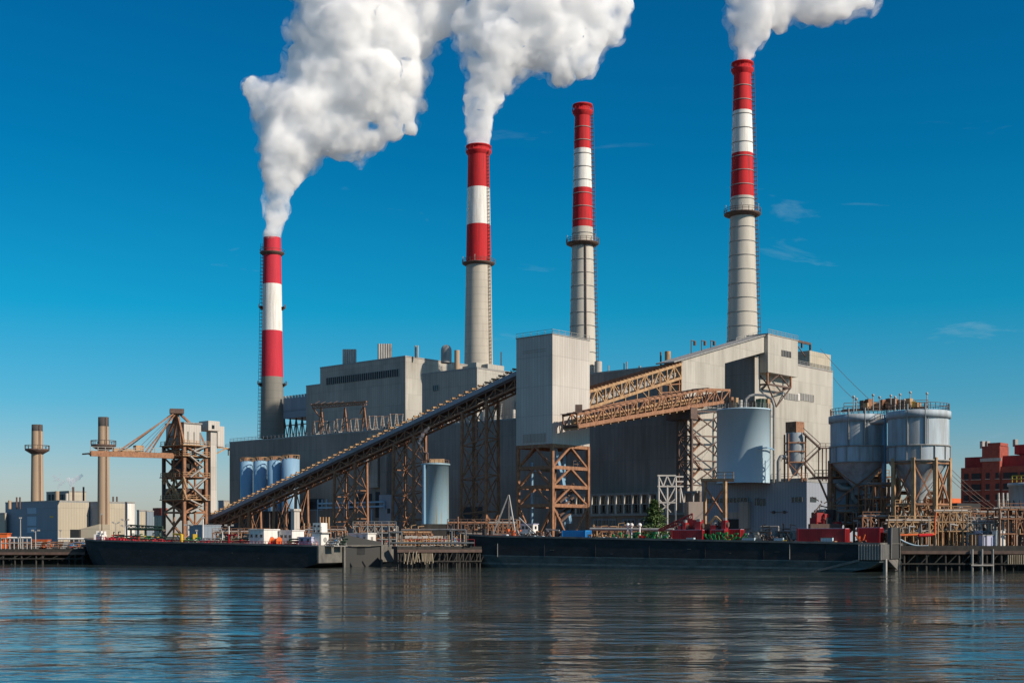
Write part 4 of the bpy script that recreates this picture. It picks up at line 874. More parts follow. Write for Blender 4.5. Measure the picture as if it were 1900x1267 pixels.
z1, z0 = zat(862, DS - r), zat(972, DS)
MB().lathe((c.x, c.y), [(r, z0), (r, z1), (r + .3, z1), (r + .3, z1 + .4), (.01, z1 + .8)], 40).build('shell', 'streak', ST)
m = MB()
for k_ in range(20):
    t = 2 * math.pi * k_ / 20; x, y = c.x + r * math.cos(t), c.y + r * math.sin(t); m.bar((x, y, z1 + .3), (x, y, z1 + 1.3), .09)
m.lathe((c.x, c.y), [(r - .04, z1 + 1.2), (r + .05, z1 + 1.2), (r + .05, z1 + 1.3), (r - .04, z1 + 1.3)], 24); m.build('guard_rail', 'rustdark', ST)
MB().tube((c.x - 1.4, c.y, z1 + .9), (c.x + 2.2, c.y, z1 + .9), .75).build('roof_drum', 'tansteel', ST)
MB().pipe([(c.x - 1.9, c.y, z1), (c.x - 1.9, c.y, z1 + 3), (c.x - 2.9, c.y, z1 + 3.3), (c.x - 3.2, c.y, z1 + 4.6)], .2).build('vent_pipe', 'rustdark', ST)
MB().rbox((c.x, c.y, GZ), 2 * r, 2 * r, z0 - GZ, 0).build('plinth', 'timber', ST)
m = MB(); x_ = at(787, 0, DS - 3).x; m.tube((x_, c.y - 2.6, z0), (x_, c.y - 2.6, z1), .35); m.build('riser_pipe', 'siloblue', ST)
# concrete silos base pier, lit cream column at 540
p = at(548, 0, 352); MB().rbox((p.x, p.y, GZ), 1.7, 1.7, zat(948, 352) - GZ, .7).rbox((p.x, p.y, zat(948, 352)), 2.3, 2.3, .6, .7).build('concrete_pier', 'pale', None, 'cream concrete pier with a wider cap in front of the widest blue silo', 'pier')

# ------------------------------------------------------------ switchyard on the roof of the long hall
SY = thing('switchyard_gantry', 'rusty steel gantry with insulators on the long hall roof, left of the boiler house', 'gantry', uv(*cuv(630, Dv(630, vA + 4)), zA))
def sp(px, py, dv=4.0): u, z = lf(px, py, vA + dv); return uv(u, vA + dv, z)
m = MB()
for dv in (4, 11):
    m.bar(sp(578, 752 - (dv > 4) * 1, dv), sp(680, 745, dv), .5); m.bar(sp(580, 758, dv), sp(676, 750, dv), .35)
    for i in range(14): t = i / 14; a_, b_ = sp(578, 752, dv), sp(680, 745, dv); c2, d2 = sp(580, 758, dv), sp(676, 750, dv); m.bar(a_.lerp(b_, t), c2.lerp(d2, t + 1 / 28), .22); m.bar(a_.lerp(b_, t + 1 / 14), c2.lerp(d2, t + 1 / 28), .22)
    for px in (596, 640, 676):
        b_ = sp(px, 798, dv); m.bar(sp(px - 5, 800, dv), sp(px, 756, dv), .4); m.bar(sp(px + 5, 800, dv), sp(px, 756, dv), .4)
        for k_ in range(4): m.bar(sp(px - 4.5 + k_, 796 - k_ * 10, dv), sp(px + 4 - k_, 788 - k_ * 10, dv), .2)
    m.bar(sp(580, 756, dv), sp(592, 772, dv), .35); m.bar(sp(676, 750, dv), sp(668, 768, dv), .35)
for px in (578, 610, 645, 680): m.bar(sp(px, 751, 4), sp(px, 750, 11), .35)
m.build('frame', 'rust', SY)
m = MB()
for i in range(9): x0 = 584 + i * 11; m.bar(sp(x0, 749, 5), sp(x0 + 9, 744 + (i % 3), 8), .18)
m.build('bus_bar', 'rustdark', SY)
# transformers and bushings on the same roof
labs = ['first', 'second', 'third', 'fourth', 'fifth', 'sixth', 'seventh', 'eighth', 'ninth', 'tenth', 'eleventh', 'twelfth', 'thirteenth']
proto = None
xs_ = [588, 602, 615, 630, 655, 668, 690, 703, 716, 729, 742, 847, 925]
for i, px in enumerate(xs_):
    b_ = sp(px, 800, 6 + (i % 3) * 2); b_.z = zA
    if proto is None:
        root = thing('bushing_set', '', 'electrical bushing', b_)
        L = lambda m_, nm, mt: m_.build(nm, mt, root)
        bx = MB().rbox(b_, 1.6, 1.4, 1.6, .7); L(bx, 'base', 'steel')
        for s_ in (-.5, .5):
            a = b_ + Vector((s_, 0, 1.6)); m = MB().tube(a, a + Vector((s_ * .9, 0, 4.4)), .2, .12, 8)
            for k_ in range(9): q_ = a + Vector((s_ * .9, 0, 4.4)) * (k_ / 9 + .05); m.tube(q_, q_ + Vector((0, 0, .12)), .34, n=8)
            L(m, 'insulator', 'galv')
        L(MB().bar(b_ + Vector((-1.2, 0, 0)), b_ + Vector((-1.2, 0, 5.6)), .22).bar(b_ + Vector((-1.2, 0, 5.6)), b_ + Vector((.6, 0, 5.9)), .15), 'post', 'rust'); proto = root
    else:
        root = copy_tree(proto); root.location = b_
    root['label'] = labs[i] + ' insulator set from the left, standing on the long dark hall roof'; root['group'] = 'insulator sets on the hall roof'
for i, (px, w, h_, mt) in enumerate(((621, 10, 9, 'steel'), (683, 12, 11, 'siloblue'), (697, 9, 8, 'rust'), (712, 12, 12, 'steel'), (722, 8, 16, 'rust'), (735, 10, 10, 'siloblue'), (661, 9, 8, 'rustdark'))):
    D = Dv(px, vA + 7); p = at(px, 0, D); m = MB().rbox((p.x, p.y, zA), w / F * D, w / F * D * .8, h_ / F * D, .72)
    root = thing('transformer', labs[i] + ' transformer cabinet from the left among the roof insulators', 'transformer', (p.x, p.y, zA), 'transformers on the hall roof'); m.build('tank_body', mt, root)
    m = MB()
    for k_ in range(5): m.rbox((p.x - .6 + .3 * k_, p.y - .75, zA + .3), .1, .3, h_ / F * D - .6, .72)
    m.build('radiator', 'steel', root); MB().tube((p.x, p.y, zA + h_ / F * D), (p.x, p.y, zA + h_ / F * D + .8), .3, n=8).build('bushing', 'galv', root)
for i, px in enumerate((803, 815, 830, 893, 900, 918, 953)):
    u_, _ = lf(px, 780, vA + 3); MB().tube(uv(u_, vA + 3, zA), uv(u_, vA + 3, lf(px, 760, vA + 3)[1]), .55, n=10).build('roof_pipe', 'pale', None, labs[i] + ' pale upright pipe from the left on the long hall roof, near the transfer tower', 'pipe', 'pale pipes on the hall roof')
win_l(Dd, vD, 952, 957, 745, 785, 'grey', name='duct', d=1)

# ------------------------------------------------------------ colonnaded annex, pipe frame, tree
vN = vA - 12; uN, _ = lf(1290, 950, vN); uN1, _ = lf(1050, 950, vN); zN = lf(1180, 915, vN)[1]
AN = bld('office_annex', 'two-storey dark annex with a row of pale posts at the foot of the long hall', 'building', uN, uN1, vN + 2, vN + 11, zN, 'dark', par=.3)
m = MB(); z1 = lf(1180, 954, vN)[1]
for i in range(16):
    u_ = uN1 + (uN - uN1) * i / 15.5; m.bar(uv(u_, vN + 1, z1), uv(u_, vN + 1, zN), .4)
m.build('post', 'pale', AN); m = MB(); m.bar(uv(uN, vN + 1, zN), uv(uN1, vN + 1, zN), .5); m.bar(uv(uN, vN + 1, z1), uv(uN1, vN + 1, z1), .6); m.bar(uv(uN, vN + 1, (z1 + zN) / 2), uv(uN1, vN + 1, (z1 + zN) / 2), .22); m.build('fascia', 'steel', AN)
win_l(AN, vN + 2, 1060, 1228, 920, 950, 'glass', louv=20)
for x0 in (1120, 1155, 1100, 1185): win_l(AN, vN + 2, x0, x0 + 24, 962, 978, 'bluegrey', name='panel'); [win_l(AN, vN + 1.85, x0 + 3 + 7 * j, x0 + 7 + 7 * j, 965, 975, 'glass') for j in range(3)]
FR = thing('steel_gantry', 'pale bent steel frame standing behind the conifer, in front of the dark hall', 'steel frame', at(1250, 985, 300))
m = MB(); D_ = 292; g1 = lambda x, y, dd=0: at(x, y, D_ + dd)
for x_, yt in ((1222, 882), (1238, 900), (1254, 885)): m.bar(g1(x_, yt), Vector((g1(x_, 0).x, D_, GZ)), .32)
for y_, x0, x1 in ((882, 1220, 1254), (902, 1220, 1268), (884, 1252, 1268), (893, 1252, 1268), (932, 1222, 1254)): m.bar(g1(x0, y_), g1(x1, y_), .32)
for a, b in (((1222, 882), (1231, 902)), ((1231, 902), (1238, 882)), ((1238, 882), (1247, 902)), ((1247, 902), (1254, 882)), ((1222, 902), (1238, 932)), ((1254, 902), (1238, 932)), ((1222, 950), (1254, 925)), ((1222, 925), (1245, 950)), ((1262, 902), (1268, 932)), ((1262, 905), (1262, 932))): m.bar(g1(*a), g1(*b), .25)
m.build('frame', 'pale', FR)
MB().rbox((at(1287, 0, 292).x, 292, GZ), 3.4, 3,  zat(931, 292) - GZ, .2).build('plant_cabin', 'dark', None, 'flat dark blue-grey cabin behind the red machinery, left of the workshop', 'cabin')

def conifer(px, pyb, pyt, D, wpx):
    b = at(px, pyb, D); b.z = GZ; t = at(px, pyt, D); H = t.z - b.z; rw = wpx / 2 / F * D
    root = thing('pine_tree', 'single dark green conifer standing before the annex posts behind the long barge', 'tree', b)
    MB().tube(b, (b.x, b.y, b.z + H * .9), .28, .05, 8).build('trunk', 'rustdark', root)
    m = MB(); rr = random.Random(11)
    for i in range(6500):
        f = rr.random() ** 1.15; z = b.z + H * (.08 + .92 * f); R0 = rw * (1 - f) ** .8 * (0.78 + .3 * math.sin(f * 40 + i % 3)); a = rr.uniform(0, 6.28)
        q_ = R0 * rr.uniform(.35, 1.08) + .05; p = Vector((b.x + q_ * math.cos(a), b.y + q_ * math.sin(a), z - q_ * .22))
        d = Vector((math.cos(a), math.sin(a), rr.uniform(-.5, .5))) * rr.uniform(.3, .7); s = Vector((-math.sin(a), math.cos(a), rr.uniform(-.3, .3))) * rr.uniform(.1, .24)
        m.add([p - s, p + s, p + d * 1.0 + s * .3, p + d - s * .3], [(0, 1, 2, 3)]); 
    m.build('crown', 'needles', root)
M['needles'] = paint('needles', (0.15, 0.23, 0.07), 0.8, var=.5, vcol=(.06, .11, .035), scale=1.4, zst=1)
conifer(1214, 985, 927, 276, 98)

# ------------------------------------------------------------ far plant at the left
DF = 520; uF, vF = cuv(107, DF); uF1, _ = lf(10, 937, vF); vF1, _ = rf(165, 934, uF); zF = zat(930, DF)
FP = bld('power_plant_hall', 'far blue-fronted hall with a sunlit tan side at the left edge of the picture', 'building', uF, uF1, vF, vF1, zF, 'navy')
MB().uvbox(uF - .1, uF - .01, vF + .1, vF1 - .1, GZ, zF - .2).build('lit_side_cladding', 'tan', FP)  # tan on the lit side, navy on the shaded front: light painted in
for r in ((51, 68, 942, 953), (51, 68, 958, 975), (51, 68, 978, 988), (93, 99, 957, 960)): win_l(FP, vF, *r, 'siloblue' if r[0] == 51 else 'yellow', name='wall_panel')
def backblock(name, label, px, D, pl, pr, yt, ml, mr, vent=0):
    u, v = cuv(px, D); u1, _ = lf(pl, yt, v); v1, _ = rf(pr, yt, u); z = zat(yt, D)
    root = bld(name, label, 'building', u, u1, v, v1, z, ml); MB().uvbox(u - .1, u - .01, v + .1, v1 - .1, GZ, z - .2).build('lit_side_cladding', mr, root); return root, u, v, u1, v1, z  # where paler than the front, sun on this side is in its colour
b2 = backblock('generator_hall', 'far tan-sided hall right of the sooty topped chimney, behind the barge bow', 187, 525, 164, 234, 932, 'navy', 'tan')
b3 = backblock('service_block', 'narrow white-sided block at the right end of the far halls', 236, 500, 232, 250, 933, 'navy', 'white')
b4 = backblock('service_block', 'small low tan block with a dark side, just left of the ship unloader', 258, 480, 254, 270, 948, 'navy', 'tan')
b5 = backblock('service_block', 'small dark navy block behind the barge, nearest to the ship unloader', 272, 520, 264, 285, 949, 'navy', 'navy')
b6 = backblock('roof_plant_house', 'low grey plant house with narrow openings seen over the far blue-fronted hall', 128, 640, 86, 160, 912, 'steel', 'tan')
for i in range(6): win_l(b6[0], b6[2], 90 + 6 * i, 94 + 6 * i, 917, 928, 'slot')
b7 = backblock('brick_house', 'tiny pale house with a red-brown upper block, far behind the ship unloader legs', 292, 600, 286, 303, 958, 'tan', 'tan')
MB().rbox((at(297, 0, 605).x, 605, zat(958, 605)), 5, 5, 4, .7).build('chimney', 'brickred', b7[0])
b8 = backblock('service_block', 'pale low block cut by the left edge of the picture', 9, 545, -30, 12, 953, 'tan', 'tan')
b9 = backblock('service_block', 'small dark roofed block just beyond the foot of the inclined conveyor', 415, 520, 405, 430, 930, 'bluegrey', 'tan')
for px, yt, yb, D, r, c_, l_ in ((106, 911, 930, 620, 4, 'chimtan', 'fat tan flue on the far roof plant house, left of the pair'), (136, 903, 930, 620, 2, 'rustdark', 'thin dark flue on the far roof plant house, middle'), (155, 903, 930, 620, 1.8, 'rustdark', 'thin dark flue on the far roof plant house, right'), (31, 922, 940, 530, 1.6, 'rustdark', 'left thin dark pipe on the blue-fronted far hall roof'), (37, 922, 940, 530, 1.6, 'rustdark', 'right thin dark pipe on the blue-fronted far hall roof'), (210, 921, 935, 545, 1.6, 'rustdark', 'left dark pipe on the tan far hall roof'), (217, 921, 935, 545, 1.6, 'rustdark', 'right dark pipe on the tan far hall roof'), (18, 928, 940, 530, 3, 'chimtan', 'squat pale vent on the far left roof corner'), (124, 915, 930, 620, 3, 'pale', 'short pale flue below the far white puff of smoke')):
    p = at(px, yt, D); MB().tube((p.x, p.y, zat(yb + 4, D)), p, r / F * D, n=10).build('flue', c_, None, l_, 'flue')
def chimney(px, D, yt, yb, r, yp, label, ytop):
    c = at(px, yt, D); r = r / F * D; z1 = zat(yt, D - r); z0 = zat(yb, D); zs = zat(ytop, D)
    root = thing('chimney', label, 'chimney', (c.x, c.y, z0), 'tan chimneys of the far plant'); R_ = lambda z: r * (1 + .16 * (z1 - z) / (z1 - z0))
    MB().lathe((c.x, c.y), [(R_(z0), z0), (R_(zs), zs)], 32).build('shaft', 'chimtan', root)
    MB().lathe((c.x, c.y), [(R_(zs), zs), (R_(z1), z1), (R_(z1) - .4, z1), (R_(z1) - .4, z1 - 2)], 32).build('soot_band', 'chimtop', root); MB().disc((c.x, c.y), R_(z1) - .3, z1 - 1.5).build('flue', 'black', root)
    z = zat(yp, D); w = R_(z); m = MB().lathe((c.x, c.y), [(w, z - 2.2), (w + 2.6, z - .6), (w + 2.6, z), (w, z)], 24)
    pl = m.build('platform', 'rustdark', root); m = MB()
    for i in range(16): t = 2 * math.pi * i / 16; x, y = c.x + (w + 2.6) * math.cos(t), c.y + (w + 2.6) * math.sin(t); m.bar((x, y, z), (x, y, z + 1.5), .16)
    m.lathe((c.x, c.y), [(w + 2.5, z + 1.4), (w + 2.7, z + 1.4), (w + 2.7, z + 1.6), (w + 2.5, z + 1.6), (w + 2.5, z + 1.4)], 24); m.build('guard_rail', 'rustdark', pl)
    m = MB(); t = R(-45)
    for s_ in (-.3, .3): m.bar((c.x + (R_(z0) + .4) * math.cos(t), c.y + (R_(z0) + .4) * math.sin(t) + s_, z0), (c.x + (R_(z1) + .4) * math.cos(t), c.y + (R_(z1) + .4) * math.sin(t) + s_, z1), .2)
    m.build('ladder', 'rustdark', root)
chimney(69, 549, 787, 940, 9.8, 833, 'farther left tan chimney with a sooty top and railed balcony above the blue-fronted hall', 800)
chimney(192, 500, 773, 1000, 9.6, 825, 'nearer tan chimney with a sooty top, behind the tip of the unloader boom', 791)
plume('small white wisp of steam drifting over the far plant roof', [(131, 906, 4), (133, 898, 5), (137, 891, 6), (128, 890, 5), (145, 886, 5), (152, 882, 4)], 620, None, voxel=.5, mat='wisp', disp=((4, 1.2), (1.5, .5)), core=False, name='steam_wisp', cat='steam')
plume('faint grey smoke drifting left of the white wisp over the far plant', [(108, 905, 3), (112, 899, 4), (118, 894, 4), (108, 889, 4), (101, 884, 4), (112, 880, 3), (100, 892, 3)], 620, None, voxel=.5, mat='wispthin', disp=((4, 1.0), (1.5, .4)), core=False, name='steam_wisp', cat='smoke')
plume('thin curl of steam rising from the rust-streaked tank vent', [(784, 835, 2), (781, 829, 3), (777, 822, 4), (779, 814, 4), (784, 807, 4), (790, 800, 3.4), (795, 795, 2.5)], 318, None, voxel=.25, mat='wispthin', disp=((2, 1.2), (.8, .5)), core=False, name='steam_wisp', cat='steam')

# ------------------------------------------------------------ ship unloader
DU = 395; uQ, vQ = cuv(341.5, DU); UL = thing('ship_unloader', 'tall rusty coal unloader tower with a long boom held by stays over the river', 'ship unloader', uv(uQ, vQ, GZ))
uQ1, _ = lf(304, 800, vQ); vQ1, _ = rf(382, 800, uQ)
zz = lambda y: zat(y, DU)
uh, _ = lf(308, 800, vQ); vh, _ = rf(373, 800, uQ)
hs = MB().uvbox(uQ, uh, vQ, vh, zz(824), zz(785)).build('machine_house', 'pale', UL); MB().uvbox(uQ - .3, uh + .3, vQ - .3, vh + .3, zz(785), zz(785) + .4).build('roof', 'steel', hs)
vq = rf(348, 800, uQ)[0]
for k_ in range(3): MB().uvbox(uQ - .25, uQ, vq + 2.2 * k_, vq + 2.2 * k_ + .3, zz(818), zz(800)).build('pipe', 'steel', hs)
legs = [(uQ, vQ), (uQ1, vQ), (uQ1, vQ1), (uQ, vQ1)]
for (a, b) in legs: MB().bar(uv(a, b, GZ), uv(a, b, zz(826)), .9).build('leg', 'rustdark' if a > uQ + 1 else 'rust', UL)
m = MB(); levels = [GZ + 2, zz(950), zz(927), zz(885), zz(846), zz(826)]
for i in range(4):
    a, b = legs[i], legs[(i + 1) % 4]
    for z in levels[1:]: m.bar(uv(*a, z), uv(*b, z), .55)
    for j in range(5): m.bar(uv(*a, levels[j]), uv(*b, levels[j + 1]), .38); m.bar(uv(*b, levels[j]), uv(*a, levels[j + 1]), .38)
um, vm = (uQ + uQ1) / 2, (vQ + vQ1) / 2
for (a, b) in ((um, vQ), (uQ, vm)): m.bar(uv(a, b, GZ), uv(a, b, zz(826)), .5)
m.build('bracing', 'rust', UL)
for j, z in enumerate(levels[2:]):
    o = MB().uvbox(uQ - 1.2, uQ1 + .6, vQ - 1.2, vQ1 + .8, z, z + .3).build('deck', 'tansteel' if j != 1 else 'rust', UL)
    rail(MB(), [uv(uQ1, vQ - 1.1, z + .3), uv(uQ - 1.1, vQ - 1.1, z + .3), uv(uQ - 1.1, vQ1 + .7, z + .3)], 1.2, .14, 2).build('guard_rail', 'tansteel', o)
m = MB(); zc = levels    # zigzag stairs on the sunlit side
for j in range(1, 5):
    a, b = (vQ + 1, vQ1 - 1) if j % 2 else (vQ1 - 1, vQ + 1); mid = (zc[j] + zc[j + 1]) / 2
    m.bar(uv(uQ - 1.6, a, zc[j]), uv(uQ - 1.6, (a + b) / 2 + (b - a) * .3, mid), 1.0, .35); m.bar(uv(uQ - 1.6, (a + b) / 2 + (b - a) * .3, mid), uv(uQ - 1.6, a, zc[j + 1]), 1.0, .35)
m.build('stair', 'galv', UL)
# hopper and machinery inside
rr_ = MB(); cc = uv(um, vm); rr_.lathe((cc.x, cc.y), [(1.2, zz(965)), (1.6, zz(950)), (6.2, zz(926)), (6.2, zz(905))], 4, R(3), R(363)); rr_.build('hopper', 'rustdark', UL)
MB().uvbox(uQ + 2, uQ1 - 1, vQ + 2, vQ1 - 1, zz(884), zz(850)).build('cab', 'black', UL)
for i in range(18):
    a = rnd.uniform(uQ + .2, uQ1 - 1); b = rnd.uniform(vQ - .5, vQ1 - 1); z = rnd.choice(levels[2:5]) + .3; w = rnd.uniform(.8, 2.4)
    if rnd.random() < .6: b = vQ - .6
    MB().uvbox(a, a + w, b, b + w * .7, z, z + rnd.uniform(1, 2.8)).build('machinery', rnd.choice(['rust', 'tansteel', 'rustdark', 'orange', 'rust']), UL)
m = MB()
for i in range(10):
    a = rnd.uniform(uQ, uQ1); z = zz(rnd.uniform(890, 925)); m.pipe([uv(a, vQ - .5, z), uv(a - 2, vQ - .8, z + 1.5), uv(a - 3, vQ - .4, z - 1.5)], .35)
m.build('pipe', 'tansteel', UL)
# mast and stays
uap, vap = cuv(328, DU - 1); ap = uv(uap, vap, zz(763)); m = MB()
for (px, y) in ((306, 827), (322, 827), (334, 824), (341, 821)):
    a, _ = lf(px, y, vQ - .6); m.bar(ap, uv(a, vQ - .6, zz(y)), .6)
m.bar(ap, uv(uQ + 1, vh, zz(798)), .6); m.bar(uv(uQ + 1, vh, zz(798)), uv(uQ, vQ1, zz(826)), .5)
for y_ in (790, 808): a, _ = lf(317 if y_ < 800 else 312, y_, vQ - .6); b, _ = lf(336, y_, vQ - .6); m.bar(uv(a, vQ - .6, zz(y_)), uv(b, vQ - .6, zz(y_)), .35)
m.build('mast', 'rust', UL); MB().rbox(ap + Vector((0, 0, -.8)), 4.2, 3, 1.4, .3).build('sheave_housing', 'rustdark', UL)
def bp_(px, y, du=0):
    u_ = um + du; k_ = (px - CX) / F; D = u_ / (UX * k_ + UY); return Vector((k_ * D, D, zat(y, D)))
m = MB()
for du in (-2.2, 2.2): m.bar(bp_(168, 841, du), bp_(342, 846, du), .8, 1.6)
for i in range(16): t = i / 15; a, b = bp_(168, 841, -2.2), bp_(342, 846, -2.2); m.bar(a.lerp(b, t), a.lerp(b, t) + uv(4.4, 0, 0), .4)
bo = m.build('boom', 'rust', UL)
rail(MB(), [bp_(168, 838, -2.4), bp_(300, 841, -2.4)], 1.5, .14, 2.2).build('guard_rail', 'galv', bo)
MB().rbox(bp_(257, 840), 2.5, 2, 2.2, .7).build('trolley', 'tansteel', bo); MB().rbox(bp_(232, 840), 8, 1.2, 1.2, .84).build('walkway', 'tansteel', bo)
m = MB()
for (px, y, du) in ((218, 838, -2), (227, 838, 2), (268, 841, -2), (277, 841, 2)): m.bar(ap + uv(du * .3, 0, 0), bp_(px, y, du), .38)
m.build('stay', 'rust', UL)
m = MB(); m.bar(ap, bp_(262, 838), .12); m.bar(ap, bp_(250, 838), .12); m.build('hoist_rope', 'rustdark', UL)
# slim lift shaft and counterweight box to its right
uX, vX = cuv(391, DU + 8); uX1, _ = lf(383, 800, vX); vX1, _ = rf(402, 800, uX)
MB().uvbox(uX, uX1, vX, vX1, GZ, zat(798, DU + 8)).build('lift_shaft', 'pale', UL)
va, _ = rf(386, 800, uX - .6); MB().uvbox(uX - .8, uX1 + 2, va, vX1 + .6, zat(799, DU + 8) , zat(781, DU + 8)).build('head_box', 'pale', UL)
MB().uvbox(uX + .5, uX + 5, vX1 + .7, rf(418, 800, uX)[0], zat(827, DU + 8), zat(789, DU + 8)).build('side_box', 'pale', UL)
va, z_ = rf(393, 792, uX - .8); MB().uvbox(uX - .95, uX - .81, va, va + .9, z_ - .5, z_ + .6).build('window', 'glass', UL)
m = MB(); m.bar(uv(uX + 1, vX1 + 1, zat(829, DU + 8)), uv(uX + 1, vX1 + 5, zat(829, DU + 8)), .4); m.bar(uv(uX + 1, vX1, zat(842, DU + 8)), uv(uX + 1, vX1 + 4.5, zat(829, DU + 8)), .35); m.build('bracket', 'tansteel', UL)

# ------------------------------------------------------------ barges
def hull(P0, a, L, B, zt_bow, zt_st, Lb, rake, st_rake, levels, mat_of, root, blunt=2.4):
    """plan outline lofted over height; a = unit vector bow->stern, inboard side is to its left"""
    b = Vector((-a.y, a.x)); nb = 14
    def outline(z, f):   # f: 0 bottom .. 1 deck
        off = rake * (1 - f) ** 1.7; so_ = st_rake * max(0, 1 - f / .34) ** 1.0; pts = []
        for i in range(nb + 1):
            t = math.pi / 2 - math.pi * i / nb   # from far side to near side round the bow
            cx, sn = math.cos(t), math.sin(t); e1 = abs(cx) ** (2 / blunt); e2 = abs(sn) ** (2 / blunt) * (1 if sn > 0 else -1)
            pts.append((Lb + off - Lb * e1, B / 2 + B / 2 * e2))
        pts.append((L - so_, 0)); pts.append((L - so_, B)); return pts
    rings = []
    for f in levels:
        ring = []
        for (s, t) in outline(0, f):
            zt = zt_st + (zt_bow - zt_st) * max(0, 1 - s / L) ** 3; z = -.8 + (zt + .8) * f
            w = P0 + Vector((a.x, a.y, 0)) * s + Vector((b.x, b.y, 0)) * t; ring.append((w.x, w.y, z))
        rings.append(ring)
    n = len(rings[0])
    for j in range(len(levels) - 1):
        m = MB(); m.add(rings[j] + rings[j + 1], [(i, (i + 1) % n, n + (i + 1) % n, n + i) for i in range(n)]); nm, mt = mat_of(levels[j]); m.build(nm, mt, root)
    MB().add(rings[-1], [tuple(range(n))]).build('deck', 'deckred', root)
    m = MB(); top = rings[-1]
    for i in range(n - 1): m.bar(Vector(top[i]) + Vector((0, 0, .12)), Vector(top[(i + 1) % n]) + Vector((0, 0, .12)), .25, .35)
    m.build('gunwale', 'hullgrey', root)
    return b
M['deckred'] = paint('deck_red_lead', (0.20, 0.055, 0.04), .8, var=.4, scale=.8, zst=1)
# left barge
PL = Vector((-93.6, 290, 0)); PR = Vector((-39.0, 260, 0)); aL = (PR - PL).normalized(); LL = (PR - PL).length; bL = Vector((-aL.y, aL.x, 0))
def lb(px, t=0.0):   # deck position seen at column px, t metres inboard
    q_ = PL + bL * t; k_ = (px - CX) / F; s = (k_ * q_.y - q_.x) / (aL.x - k_ * aL.y); w = q_ + aL * s; w.z = 4.3 + 1.0 * max(0, 1 - s / LL) ** 3; return w
BL = thing('tank_barge', 'black hulled barge with a rounded bow and crowded deck, moored at the left', 'barge', (PL + PR) / 2)
hull(Vector((PL.x, PL.y, 0)) - aL * 9.0, aL, LL + 9.0, 26.5, 5.9, 4.3, 10, 3.5, 7.0, [0, .30, .65, 1], lambda f: ('hull', 'hull'), BL)
def lq(s, t, z): w = PL + aL * (LL + s) + bL * t; return Vector((w.x, w.y, z))
MB().hexa([lq(-.2, -.12, 1.0), lq(.25, -.12, 1.0), lq(.25, 8, 1.0), lq(-.2, 8, 1.0), lq(-.2, -.12, 4.35), lq(.25, -.12, 4.35), lq(.25, 8, 4.35), lq(-.2, 8, 4.35)]).build('stern_plate', 'hullgrey', BL)
MB().hexa([lq(0, 21.5, .9), lq(.3, 21.5, .9), lq(.3, 26.6, .9), lq(0, 26.6, .9), lq(0, 21.5, 4.4), lq(.3, 21.5, 4.4), lq(.3, 26.6, 4.4), lq(0, 26.6, 4.4)]).build('stern_plate', 'hullgrey', BL)
m = MB(); N = 10
for i in range(N):      # tug notch: raised, gently curved steel wall
    t0, t1 = i / N, (i + 1) / N; f = lambda t: (.45 - 1.6 * math.sin(math.pi * t) * .3, 8 + 13.5 * t, 6.9 - 1.7 * t - (0 if t > .12 else (0.12 - t) * 5))
    a_, b_ = f(t0), f(t1); m.hexa([lq(a_[0] - .3, a_[1], -.3), lq(a_[0], a_[1], -.3), lq(b_[0], b_[1], -.3), lq(b_[0] - .3, b_[1], -.3), lq(a_[0] - .3, a_[1], a_[2]), lq(a_[0], a_[1], a_[2]), lq(b_[0], b_[1], b_[2]), lq(b_[0] - .3, b_[1], b_[2])])
m.build('notch_wall', 'steelplate', BL)
M_ = None
for t in (8, 21.5): MB().bar(lq(.6, t, -.5), lq(.6, t, 4.4), .45).build('skeg_post', 'hullgrey', BL)
MB().bar(lq(.75, 8, 4.5), lq(.75, 21.5, 4.5), .15).build('rubbing_strip', 'hullgrey', BL)
# deck gear helpers -----------------------------------------------------------
def cabin(root_name, label, p, w, d, h, ax, mat, wins=3, cat='deckhouse', roof='white', parent=None, group=None):
    ang = math.atan2(ax.y, ax.x); c = p + Vector((-ax.y, ax.x, 0)) * (d / 2); root = thing(root_name, label, cat, c, group)
    MB().rbox(c, w, d, h, ang).build('wall', mat, root); MB().rbox(c + Vector((0, 0, h)), w + .3, d + .3, .18, ang).build('roof', roof, root)
    for i in range(wins):
        q_ = p + ax * (w * ((i + .5) / wins - .5)) ; q_.z = p.z + h * .55; MB().rbox(q_ - Vector((-ax.y, ax.x, 0)) * .04, .55, .1, .6, ang).build('window', 'glass', root)
    e_ = c + ax * (w / 2 + .03) ; e_.z = p.z + .1; MB().rbox(e_, .1, .8, 1.9, ang).build('door', 'steel', root)
    return root
def bollard(p, mat='white'): return MB().tube(p, p + Vector((0, 0, .8)), .22, n=10).tube(p + Vector((.7, 0, 0)), p + Vector((.7, 0, .8)), .22, n=10).bar(p + Vector((-.35, 0, .6)), p + Vector((1.05, 0, .6)), .14)
